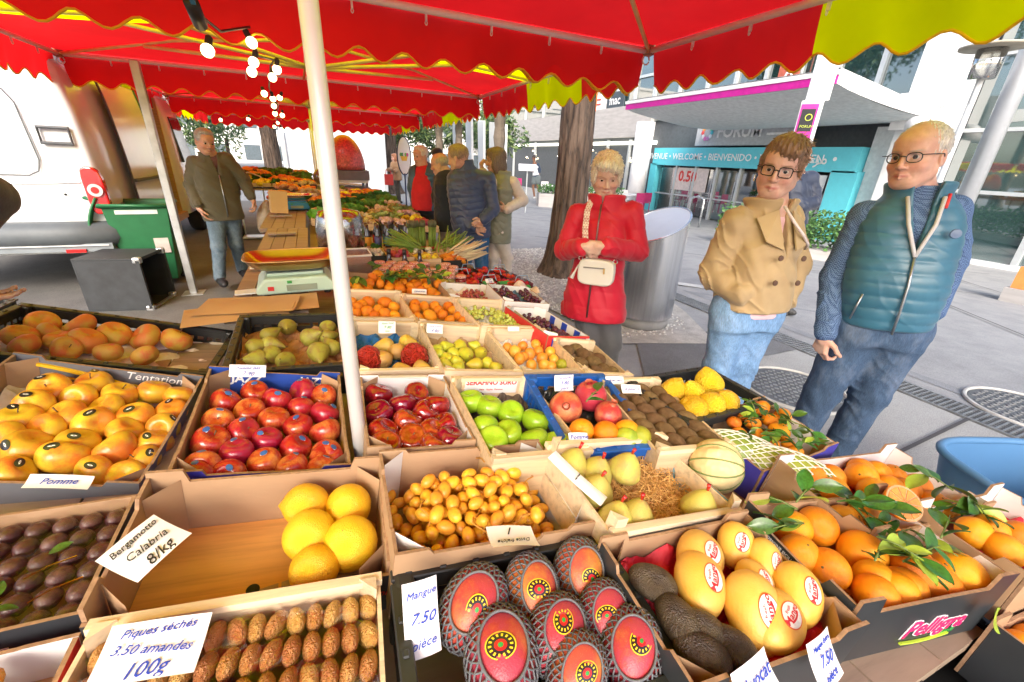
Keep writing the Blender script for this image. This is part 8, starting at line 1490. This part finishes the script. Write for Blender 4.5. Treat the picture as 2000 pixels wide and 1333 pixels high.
# strawberry punnets and kiwi packs
strb = two('strawberry_skin', (.62, .012, .012), (.70, .04, .02), .4, .7, 3, .25, .5, 8, spots=9, spotc=(.7, .4, .1)); SH['stb'] = lathe_fruit(lambda p: (math.sin(p) * (1 - .25 * math.cos(p + PI)), math.cos(p) * 1.1), 12, 8).mesh('strawberry', strb, True); clr = glassy('punnet_plastic', (.92, .94, .96), .06, .8)
for k in range(14):
    j, i = divmod(k, 5); x = .86 + i * .125 + j * .02; y = 2.98 - j * .165; z = .80 - .08 * x
    if x > 1.35: continue
    r_ = empty('punnet', 'clear punnet of strawberries, %s from left in punnet row %s from the back' % (ORD[i + 1], ['one', 'two', 'three'][j]), 'punnet', (x, y, z), rotz=rnd.uniform(-.1, .1), group='strawberry punnets')
    MB().box((0, 0, .003), (.10, .14, .004)).build('base', clr, r_)
    for c_, d_ in (((0, -.072, .03), (.108, .002, .06)), ((0, .072, .03), (.108, .002, .06)), ((-.054, 0, .03), (.002, .142, .06)), ((.054, 0, .03), (.002, .142, .06))): MB().box(c_, d_).build('side', clr, r_)
    if k % 2: MB().tube([(-.054, 0, .06), (-.04, 0, .10), (.04, 0, .10), (.054, 0, .06)], .003, 5).build('handle', M_('handle_blue', (.3, .5, .7), .3), r_)
    for q in range(16): obj('strawberry', SH['stb'], r_, loc=(rnd.uniform(-.038, .038), rnd.uniform(-.055, .055), rnd.uniform(.02, .06)), rot=(rnd.uniform(0, 3), rnd.uniform(0, 3), 0), scale=.016)
for k in range(8):
    x, y = .9 + (k % 4) * .11, 2.62 - (k // 4) * .10
    r_ = empty('tray_pack', 'open pack of cut green and red fruit, %s from left in the %s pack row' % (ORD[k % 4 + 1], ['back', 'front'][k // 4]), 'punnet', (x, y, .80 - .08 * x + .03)); MB().box((0, 0, 0), (.09, .08, .02)).build('base', clr, r_)
    for q in range(4): MB().lathe([(.001, .006), (.018, .005), (.019, -.004)], 10, ((q - 1.5) * .02, rnd.uniform(-.01, .01), .02), Matrix.Rotation(1.0, 3, 'X')).build('fruit_slice', grn_i if k % 3 else strb, r_)
# ------------------------------------------------------------------ far vegetables: many small crates, each with its heap
vegc = {'salad': ((.16, .34, .05), 'green salad'), 'carrot': ((.75, .25, .03), 'orange carrots'), 'leek': ((.35, .42, .15), 'pale leeks'), 'onion': ((.48, .24, .12), 'brown onions'), 'radish': ((.45, .05, .10), 'pink radishes'), 'potato': ((.50, .36, .20), 'tan potatoes'), 'herb': ((.06, .18, .03), 'dark green herbs'), 'lemon': ((.78, .62, .05), 'yellow peppers'), 'mushroom': ((.70, .64, .54), 'white mushrooms'), 'aubergine': ((.10, .03, .10), 'dark aubergines'), 'turnip': ((.62, .40, .50), 'pink turnips')}
vb = lathe_fruit(lambda p: (math.sin(p), math.cos(p) * .9), 8, 6); vl = MB(); 
for k in range(5): vl.grid(lambda a, b, k=k: ((b - .5) * 1.3 * math.cos(k * 1.26) - a * math.sin(k * 1.26), (b - .5) * 1.3 * math.sin(k * 1.26) + a * math.cos(k * 1.26), .9 * a * a + .15 * math.sin(b * 9)), 3, 3)
VM = {k: (vb if k not in ('salad', 'herb', 'leek') else vl).mesh(k, M_('veg_' + k, v[0], .6, var=.35, vs=3, hue=.06), True) for k, v in vegc.items()}
kinds = list(vegc); seq = 0; seen = {}
def vegcrate(x, y, z, w, d, kd, n, s_, rot=0, tilt=0, name=None, where=''):
    global seq
    seen[(kd, where)] = seen.get((kd, where), 0) + 1; k = seen[(kd, where)]
    r_ = empty('vegetable_crate', '%s crate heaped with %s, %s of these %s' % ('wooden' if seq % 3 else 'black', vegc[kd][1], ORD[min(k, 10)], where), 'crate', M=Matrix.Translation((x, y, z)) @ Euler((0, tilt, rot)).to_matrix().to_4x4(), group='vegetable crates ' + where); seq += 1; m_ = pwood if seq % 3 else pblack
    MB().box((0, 0, .005), (w, d, .01)).build('bottom', m_, r_)
    for c_, d_ in (((0, -d / 2, .035), (w, .008, .06)), ((0, d / 2, .035), (w, .008, .06)), ((-w / 2, 0, .035), (.008, d - .01, .06)), ((w / 2, 0, .035), (.008, d - .01, .06))): MB().box(c_, d_).build('side', m_, r_)
    for q in range(n):
        u, v = rnd.uniform(-.46, .46), rnd.uniform(-.44, .44); obj(vegc[kd][1].split()[-1].rstrip('s') or 'vegetable', VM[kd], r_, loc=(u * w, v * d, .035 + .045 * (1 - abs(u) - abs(v)) + rnd.uniform(0, .02)), rot=(rnd.uniform(-.6, .6), rnd.uniform(-.6, .6), rnd.uniform(0, 6)), scale=(s_ * rnd.uniform(.8, 1.2), s_ * rnd.uniform(.8, 1.2) * (2.6 if kd in ('carrot', 'leek') else 1), s_))
for j in range(11):
    y = 4.75 + j * .40
    for i in range(4):
        x = .10 + i * .31
        if y > 8.9: continue
        kd = kinds[(i * 5 + j * 3) % len(kinds)]; vegcrate(x, y, .85 - .05 * x + .03 * (i < 1), .29, .36, kd, 16, .035 if kd not in ('salad', 'herb') else .06, rnd.uniform(-.06, .06), .06, where='on the long far table')
for k in range(8): vegcrate(.34 + (k % 4) * .2, 3.30 + (k // 4) * .20 - .02 * (k % 4), .80 - .08 * (.3 + (k % 4) * .2) + .02, .18, .18, ['mushroom', 'radish', 'lemon', 'carrot', 'herb', 'onion', 'mushroom', 'potato'][k], 14, .022, 0, where='between the jars and the asparagus')
for j in range(4):
    for i in range(5): vegcrate(-1.5 + i * .33, 9.45 + j * .3, .89 + j * .05, .31, .28, ['salad', 'salad', 'lemon', 'herb', 'carrot'][(i + j) % 5], 12, .06, 0, where='on the cross table')
for k in range(9): vegcrate(-.35 + (k % 2) * .28, 6.3 + k * .33, .94 + .02 * (k % 3), .26, .3, ['carrot', 'potato', 'onion', 'carrot'][k % 4], 16, .035, rnd.uniform(-.2, .2), where='behind the far scales')
# cherry trays etc behind, loose rolls of film over loquats
r_ = empty('bread_roll_bag', 'pale paper bags stacked on the far corner of the near display', 'bag', (1.12, 2.35, .74)); MB().grid(lambda a, b: ((a - .5) * .2, (b - .5) * .18, .05 + .04 * math.sin(a * 7) * math.sin(b * 5)), 16, 14).build('sheet', white_pap, r_)
r_ = empty('copper_pan', 'round dark glass lampshade hanging beside the white pole', 'lamp', (.12, 6.6, 1.22)); MB().lathe([(.001, .1), (.06, .09), (.1, .03), (.1, -.03), (.06, -.09), (.001, -.1)], 20).build('shade', M_('dark_amber', (.12, .07, .03), .1, coat=1), r_, True)
# ------------------------------------------------------------------ the people in the photograph
denim_d = denim('denim_dark', (.045, .085, .16)); denim_l = denim('denim_light', (.16, .30, .52)); denim_m = denim('denim_mid', (.03, .12, .26))
dk_tr = fabric('trousers_black', (.015, .017, .024)); gr_tr = fabric('trousers_grey', (.10, .10, .11)); crm = fabric('trousers_cream', (.70, .62, .52)); beige_tr = fabric('trousers_beige', (.42, .34, .24)); wht_sk = (.60, .37, .28)
def tab(*r): return list(r)
def collar(r, h0, h1, rr, k=.02):  # ring collar round the neck
    def f(J, T, HM, H):
        c = J['N'] + T[:, 2] * h0; M = T
        def d(p):
            q = (p - c) @ M; rad = np.sqrt((q[:, 0] / 1.0) ** 2 + (q[:, 1] * 1.05) ** 2); t = np.clip(q[:, 2] / h1, 0, 1); return np.sqrt((rad - (r + (rr - r) * t)) ** 2 + np.maximum(0, np.abs(q[:, 2] - h1 / 2) - h1 / 2) ** 2) - .012
        return d, c, r + .12, k
    return f
def box_cut(x0, x1, y0, z0, z1, slope=0, k=.004):  # a front opening: removes cloth in front between x0 and x1
    def f(J, T, HM, H):
        o = J['N']
        def d(p):
            q = (p - o) @ T; cx = (x0 + x1) / 2 + slope * (q[:, 2] - z1); hw = (x1 - x0) / 2; w = hw * np.clip((q[:, 2] - z0) / (z1 - z0), 0.05, 1); return np.maximum(np.maximum(np.abs(q[:, 0] - cx) - w, y0 - q[:, 1]), np.maximum(z0 - q[:, 2], q[:, 2] - z1))
        return d, o, .9, -k
    return f
def strip(pr, pts, r, name, mat, flat=.5):
    T, J, B = pr['T'], pr['J'], pr['B']; return MB().tube([Vector(J['N'] + T @ np.array(p)) for p in pts], r, 6).build(name, mat, pr['root'], True)
# man in the quilted vest
puff_b = fabric('vest_blue', (.035, .135, .215), .38, .12, sheen=.1, bump=.15, weave=40); shirt = checked('shirt_check', (.025, .06, .16), (.12, .20, .36), 190); navy_n = fabric('yoke_navy', (.02, .035, .075), .6); lining = fabric('lining_grey', (.5, .5, .52))
p = person('vest', 'old man with white hair and round glasses in a blue quilted vest', skin=(.66, .40, .31), s=.99, h=.0055, hair='thin', hair_col=(.60, .58, .55), brow_col=(.45, .40, .36), curl=(.7, .5), age=1.6, iris=(.08, .10, .12), strands=350, slen=.018, hh=.0033, shoes=(.02, .02, .025),
    coat=[dict(name='shirt', mat=shirt, tab=tab((.0, .15, .10, 0), (.2, .155, .11, 0), (.38, .15, .11, 0), (.46, .11, .08, 0), (.51, .06, .06, 0)), r=(.060, .053, .044), wr=.005, hole=.9, extra=[collar(.062, -.03, .06, .068)]),
          dict(name='vest', mat=puff_b, sleeve=False, tab=tab((-.04, .16, .13, .01), (.0, .165, .14, .015), (.15, .175, .15, .02), (.30, .172, .135, .01), (.40, .165, .115, 0), (.45, .14, .10, 0), (.50, .09, .08, 0)), quilt=(.05, .0055), wr=.0025, hole=.95, extra=[collar(.085, -.03, .075, .10)], cut=[box_cut(-.055, .055, .03, -.22, .14)])],
    legs=dict(mat=denim_d, r=(.105, .072, .062)))
glasses(p, M_('glasses_dark', (.02, .025, .03), .3), .022, .017, 2.6, 1.0)
strip(p, [(-.0, .160, -.22), (.0, .183, -.33), (.0, .176, -.44), (.0, .163, -.53)], .005, 'zip', M_('zip_metal', (.35, .38, .42), .3, .8)); strip(p, [(-.055, .10, .0), (-.04, .138, -.1), (-.0, .160, -.22)], .007, 'zip_edge', lining); strip(p, [(.055, .10, .0), (.04, .138, -.1), (.0, .160, -.22)], .007, 'zip_edge', lining); strip(p, [(-.07, .09, .01), (-.06, .115, -.04)], .006, 'red_piping', red_i); strip(p, [(.12, .135, -.38), (.14, .125, -.49)], .004, 'pocket_zip', M_('zip_metal', (.35, .38, .42)))
MB().lathe([(.001, .004), (.016, .003), (.018, -.002)], 14, Vector(p['J']['N'] + p['T'] @ np.array([-.10, .15, -.13])), Matrix(p['T'].tolist()) @ Matrix.Rotation(-PI / 2, 3, 'X')).build('badge', M_('badge_blue', (.1, .16, .3), .4), p['root'])
# woman in the beige jacket
tr_b = fabric('jacket_beige', (.40, .29, .155), .75, .12, bump=.2); pinkf = fabric('cuff_pink', (.70, .45, .50))
p = person('trench', 'woman with short brown hair and square glasses in a beige jacket', skin=(.62, .38, .30), s=.94, h=.0055, hair='pixie', hair_col=(.22, .125, .07), brow_col=(.2, .12, .07), lips=(.42, .12, .11), curl=(.6, .4), age=1.0, strands=900, hh=.0032, shoes=(.3, .3, .3),
    coat=[dict(name='top', mat=pinkf, sleeve=False, tab=tab((-.06, .145, .115, 0), (.2, .14, .10, 0), (.36, .12, .08, 0), (.44, .05, .05, 0)), hole=.9),
          dict(name='jacket', mat=tr_b, tab=tab((-.03, .16, .135, .01), (.03, .158, .135, .01), (.14, .15, .13, .02), (.24, .14, .12, .02), (.33, .125, .10, .005), (.39, .09, .075, 0), (.43, .06, .05, 0)), r=(.064, .066, .052), wr=.009, hole=.95, cuff=.02, extra=[collar(.075, -.03, .05, .098)], cut=[box_cut(-.035, .035, .03, -.22, .12)])],
    legs=dict(mat=denim_l, r=(.092, .066, .05)))
glasses(p, M_('glasses_black', (.015, .012, .012), .25), .0235, .019, 4.5, .95, .0021)
for s_ in (-1, 1):
    for z in (-.20, -.30): MB().lathe([(.001, .004), (.011, .003), (.012, -.001)], 12, Vector(p['J']['N'] + p['T'] @ np.array([s_ * .055, .178, z])), Matrix(p['T'].tolist()) @ Matrix.Rotation(-PI / 2, 3, 'X')).build('button', M_('button_brown', (.10, .05, .03), .4), p['root'])
    m = MB(); q = [(.035, .075, -.015), (.115, .055, -.05), (.10, .115, -.14), (.03, .14, -.17)]; N_, T_ = p['J']['N'], p['T']; vs = [Vector(N_ + T_ @ np.array((s_ * a, b + .02, c))) for a, b, c in q]; m.add(vs, [(0, 1, 2, 3)]); o = m.build('lapel', tr_b, p['root']); o.modifiers.new('t', 'SOLIDIFY').thickness = .006
strip(p, [(s * 1.0, y, z) for s, y, z in ((-.13, .02, -.035), (-.15, .0, -.06), (-.14, -.03, -.05))], .008, 'shoulder_strap', tr_b); strip(p, [(.03, .11, -.0), (.0, .145, -.06), (-.05, .155, -.11), (-.11, .13, -.15), (-.15, .08, -.17)], .006, 'bag_strap', M_('strap_pale', (.62, .55, .55), .6))
MB().tube([Vector(p['H'] + p['HM'] @ np.array([.083, -.005 + .011 * math.cos(a), -.052 + .014 * math.sin(a)])) for a in np.linspace(0, 6.2, 14)], .0016, 5).build('earring', M_('silver', (.8, .8, .8), .2, 1), p['root'])
# woman in red
red_p = fabric('coat_red', (.56, .004, .03), .6, .10, sheen=.15, bump=.12, weave=40); scarf = checked('scarf_grey', (.16, .16, .19), (.45, .35, .42), 60)
p = person('red', 'blonde short haired woman in a long red puffer coat looking down at her hands', skin=(.68, .46, .38), s=.97, h=.0055, hair='bob', hair_col=(.74, .68, .56), brow_col=(.45, .30, .2), lips=(.50, .16, .16), slit=.45, curl=(.75, .75), age=1.5, strands=1100, slen=.024, hh=.0034, shoes=(.04, .03, .03), iris=(.10, .14, .18),
    coat=[dict(name='scarf', mat=scarf, sleeve=False, tab=tab((.36, .05, .05, 0), (.46, .075, .07, .01), (.505, .078, .075, .01), (.53, .06, .06, .01)), hole=.92, wr=.006),
          dict(name='coat', mat=red_p, tab=tab((-.20, .205, .15, 0), (-.15, .205, .15, 0), (.0, .18, .14, .0), (.17, .15, .12, .01), (.32, .15, .12, .01), (.41, .135, .10, 0), (.46, .11, .085, 0), (.52, .085, .08, .01)), r=(.060, .060, .052), quilt=(.105, .004), wr=.006, hole=.97, cuff=.03, extra=[collar(.086, -.03, .055, .10)], cut=[box_cut(-.022, .022, .05, -.04, .13)])],
    legs=dict(mat=gr_tr, r=(.09, .068, .058)))
zm = M_('zip_dark', (.20, .10, .10), .3, .5); strip(p, [(.0, .120, -.02), (.0, .140, -.12), (.0, .142, -.22), (.0, .150, -.38), (.0, .162, -.68)], .0055, 'zip', zm)
m = MB(); pts = [(.070, .06, .0), (.078, .105, -.06), (.070, .140, -.16), (.055, .155, -.25), (.01, .172, -.35)]; N_, T_ = p['J']['N'], p['T']; vs = []
for a, b, c in pts: vs += [Vector(N_ + T_ @ np.array((a - .016, b + .008, c))), Vector(N_ + T_ @ np.array((a + .018, b + .010, c)))]
m.add(vs, [(2 * i, 2 * i + 1, 2 * i + 3, 2 * i + 2) for i in range(len(pts) - 1)]); o = m.build('bag_strap', checked('strap_zigzag', (.75, .70, .62), (.55, .30, .28), 90), p['root']); o.modifiers.new('t', 'SOLIDIFY').thickness = .003
bgm = M_('bag_leather', (.66, .64, .60), .45, var=.04); c_ = N_ + T_ @ np.array([-.035, .205, -.39]); hb = empty('handbag', 'small off white handbag hanging in front of the red coat', 'handbag', M=Matrix.Translation(Vector(c_ + p['B'])) @ Matrix(T_.tolist()).to_4x4())
o = MB().prism([(.105 * math.copysign(abs(math.cos(a)) ** .45, math.cos(a)), .075 * math.copysign(abs(math.sin(a)) ** .5, math.sin(a))) for a in np.linspace(0, 2 * PI, 28, endpoint=False)], -.035, .035, Matrix.Rotation(PI / 2, 3, 'X')).build('pouch', bgm, hb); bevel(o, .012, 3)
MB().bar((-.05, .037, .03), (.07, .037, .025), .007).build('zip', M_('zip_bag', (.3, .3, .28), .3, .8), hb); MB().bar((-.05, .040, .03), (-.052, .042, .0), .008).build('zip_pull', M_('brass', (.5, .32, .12), .3, .9), hb); MB().tube([(.11, .0, .03), (.125, .01, -.01), (.14, .02, -.05)], [.004, .006, .014], 8).build('tassel', bgm, hb, True)
for x in (-.1, .1): MB().tube([(x + .012 * math.cos(a), .0, .07 + .012 * math.sin(a)) for a in np.linspace(0, 2 * PI, 10, endpoint=False)], .003, 5, close=True).build('ring', M_('silver', (.8, .8, .8)), hb)
# seller
olv = fabric('jacket_olive', (.085, .075, .045), .8, .2, bump=.3)
p = person('seller', 'grey haired seller in an olive jacket and jeans walking towards the stall', skin=(.60, .34, .25), s=1.02, h=.008, hair='crop', hair_col=(.36, .36, .36), curl=(.35, .6), strands=300, shoes=(.02, .02, .025), hh=.005, age=1.4,
    coat=[dict(name='scarf', mat=fabric('scarf_maroon', (.12, .05, .06)), sleeve=False, tab=tab((.38, .06, .06, .03), (.50, .075, .075, .02), (.55, .07, .07, 0)), hole=.9, wr=.006), dict(name='jacket', mat=olv, tab=tab((-.12, .20, .14, 0), (.0, .20, .14, 0), (.25, .20, .135, 0), (.42, .185, .12, 0), (.50, .12, .09, 0), (.54, .08, .07, 0)), r=(.075, .068, .052), wr=.008, cuff=.03, hole=.95, extra=[collar(.085, -.04, .05, .10)], cut=[box_cut(-.05, .05, .04, -.2, .1)])],
    legs=dict(mat=denim('denim_grey', (.10, .15, .20)), r=(.10, .07, .058)))
strip(p, [(0, .13, -.2), (0, .145, -.4), (0, .145, -.62)], .006, 'zip', M_('zip_metal', (.35, .38, .42)))
# group behind the stall
sage = fabric('vest_sage', (.22, .225, .15), .5, .1); creamk = fabric('knit_cream', (.66, .56, .46), .9)
person('olive', 'woman with brown bob in a sage quilted vest tasting something', skin=(.62, .38, .28), s=1.0, h=.007, hair='long', hair_col=(.17, .115, .075), curl=(.9, 1.1), strands=500, hh=.005, shoes=(.5, .45, .3),
    coat=[dict(name='jumper', mat=creamk, tab=tab((.1, .13, .09, 0), (.42, .15, .10, 0), (.5, .09, .07, 0), (.56, .06, .06, 0)), r=(.066, .062, .048), wr=.005, hole=.95), dict(name='vest', mat=sage, sleeve=False, tab=tab((-.17, .175, .15, 0), (.0, .17, .145, 0), (.2, .155, .125, 0), (.4, .175, .125, 0), (.50, .13, .10, 0), (.55, .085, .08, 0)), quilt=(.07, .005), wave=.012, wr=.003, hole=.95, extra=[collar(.085, -.03, .06, .09)])], legs=dict(mat=crm, r=(.09, .065, .06)))
nvp = fabric('puffer_navy', (.035, .055, .125), .42, .12, bump=.15, weave=40)
person('blue', 'man seen from behind in a navy quilted jacket with hands clasped behind', skin=(.62, .38, .28), s=1.03, h=.007, hair='crop', hair_col=(.30, .22, .14), curl=(.8, .9), strands=300, hh=.005, shoes=(.05, .04, .04),
    coat=dict(name='jacket', mat=nvp, tab=tab((-.06, .20, .14, 0), (.05, .205, .145, 0), (.3, .205, .14, 0), (.50, .20, .125, 0), (.60, .16, .10, 0), (.67, .09, .08, 0)), r=(.075, .07, .055), quilt=(.062, .0055), wr=.005, cuff=.03, hole=.97, extra=[collar(.085, -.03, .06, .09)]), legs=dict(mat=denim_m, r=(.105, .07, .062)))
person('bald', 'bald man with glasses in a dark navy coat and beige trousers', skin=(.64, .40, .30), s=1.0, h=.008, hair='bald', hair_col=(.4, .35, .3), curl=(.5, .5), hh=.006, detail=False,
    coat=dict(name='coat', mat=fabric('coat_navy', (.012, .016, .035)), tab=tab((-.12, .19, .15, 0), (.2, .18, .14, 0), (.42, .19, .125, 0), (.52, .13, .10, 0), (.58, .07, .07, 0)), r=(.072, .066, .05), wr=.005, hole=.95), legs=dict(mat=beige_tr))
person('redshirt', 'white haired man in a bright red polo under an open blue jacket', skin=(.66, .38, .30), s=1.0, h=.008, hair='crop', hair_col=(.66, .64, .6), curl=(.5, .5), hh=.006,
    coat=[dict(name='polo', mat=fabric('polo_red', (.55, .01, .02)), sleeve=False, tab=tab((-.08, .16, .145, .02), (.15, .165, .15, .02), (.38, .16, .12, 0), (.48, .08, .07, 0)), hole=.9), dict(name='jacket', mat=fabric('jacket_petrol', (.04, .10, .17), .5), tab=tab((-.08, .19, .13, 0), (.2, .19, .13, 0), (.38, .185, .12, 0), (.47, .12, .09, 0), (.52, .07, .07, 0)), r=(.07, .065, .05), quilt=(.07, .005), wr=.004, hole=.95, cut=[box_cut(-.095, .095, .02, -.65, .12)])], legs=dict(mat=dk_tr))
person('cap', 'person in a dark cap half hidden behind the bald man', skin=(.55, .33, .25), s=1.0, h=.009, hair='cap', hair_col=(.02, .02, .03), detail=False, hh=.007, coat=dict(name='coat', mat=fabric('coat_black', (.02, .02, .03)), tab=tab((-.1, .18, .13, 0), (.4, .18, .12, 0), (.55, .07, .07, 0)), r=(.07, .06, .05)), legs=dict(mat=dk_tr))
p = person('bag', 'distant woman in a tan sheepskin coat carrying a red bag', skin=(.6, .38, .3), s=1.0, h=.010, hair='long', hair_col=(.32, .13, .06), detail=False, hh=.008, coat=dict(name='coat', mat=fabric('coat_tan', (.34, .20, .10)), tab=tab((-.12, .19, .15, 0), (.3, .17, .13, 0), (.42, .10, .09, 0), (.46, .06, .06, 0)), r=(.07, .065, .06)), legs=dict(mat=fabric('legging', (.06, .055, .04)), r=(.07, .05, .04)), shoes=(.03, .03, .03))
o = MB().box((0, 0, -.16), (.26, .12, .32)).tube([(-.09, 0, 0), (-.06, 0, .14), (.06, 0, .14), (.09, 0, 0)], .012, 5).build('shopping_bag', M_('bag_red', (.65, .04, .03), .5), None, label='red shopping bag hanging from the arm of the distant woman', cat='bag', loc=Vector(p['J']['Wa'] + p['B']) - Vector((0, 0, .14)))
p = person('runner', 'running man seen from behind in a white vest and shorts', skin=(.24, .12, .075), s=1.0, h=.009, hair='crop', hair_col=(.03, .02, .02), detail=False, hh=.009, shoes=(.75, .75, .75), coat=[dict(name='shirt', mat=fabric('shirt_petrol', (.03, .05, .09)), tab=tab((-.02, .15, .11, 0), (.3, .17, .11, 0), (.42, .10, .08, 0), (.46, .06, .06, 0)), r=(.058, .05, .04)), dict(name='bib', mat=fabric('bib_white', (.72, .74, .78)), sleeve=False, tab=tab((.05, .155, .12, 0), (.38, .15, .12, 0), (.43, .10, .08, 0)), hole=.9)], legs=dict(mat=fabric('shorts_grey', (.12, .15, .16)), short=True, bare=True, name='shorts', r=(.11, .07, .06)))
person('behind', 'man in a dark navy jacket mostly hidden behind the woman in beige', skin=(.6, .38, .3), s=1.0, h=.009, hair='crop', hair_col=(.12, .10, .08), detail=False, hh=.007, coat=dict(name='jacket', mat=fabric('jacket_night', (.02, .03, .06), .5), tab=tab((-.05, .19, .14, 0), (.3, .19, .13, 0), (.42, .12, .09, 0), (.5, .07, .07, 0)), r=(.085, .08, .065), wr=.006), legs=dict(mat=denim_m))
person('edge', 'second seller at the left edge, only an elbow in a dark grey sleeve showing', skin=(.6, .38, .3), s=1.0, h=.008, hair='crop', hair_col=(.2, .15, .1), detail=False, hh=.007, coat=dict(name='jacket', mat=fabric('jacket_charcoal', (.045, .045, .05), .85, .3, weave=160, bump=.8), tab=tab((-.05, .19, .14, 0), (.3, .19, .13, 0), (.42, .12, .09, 0), (.5, .07, .07, 0)), r=(.058, .055, .045), wr=.003), legs=dict(mat=dk_tr))
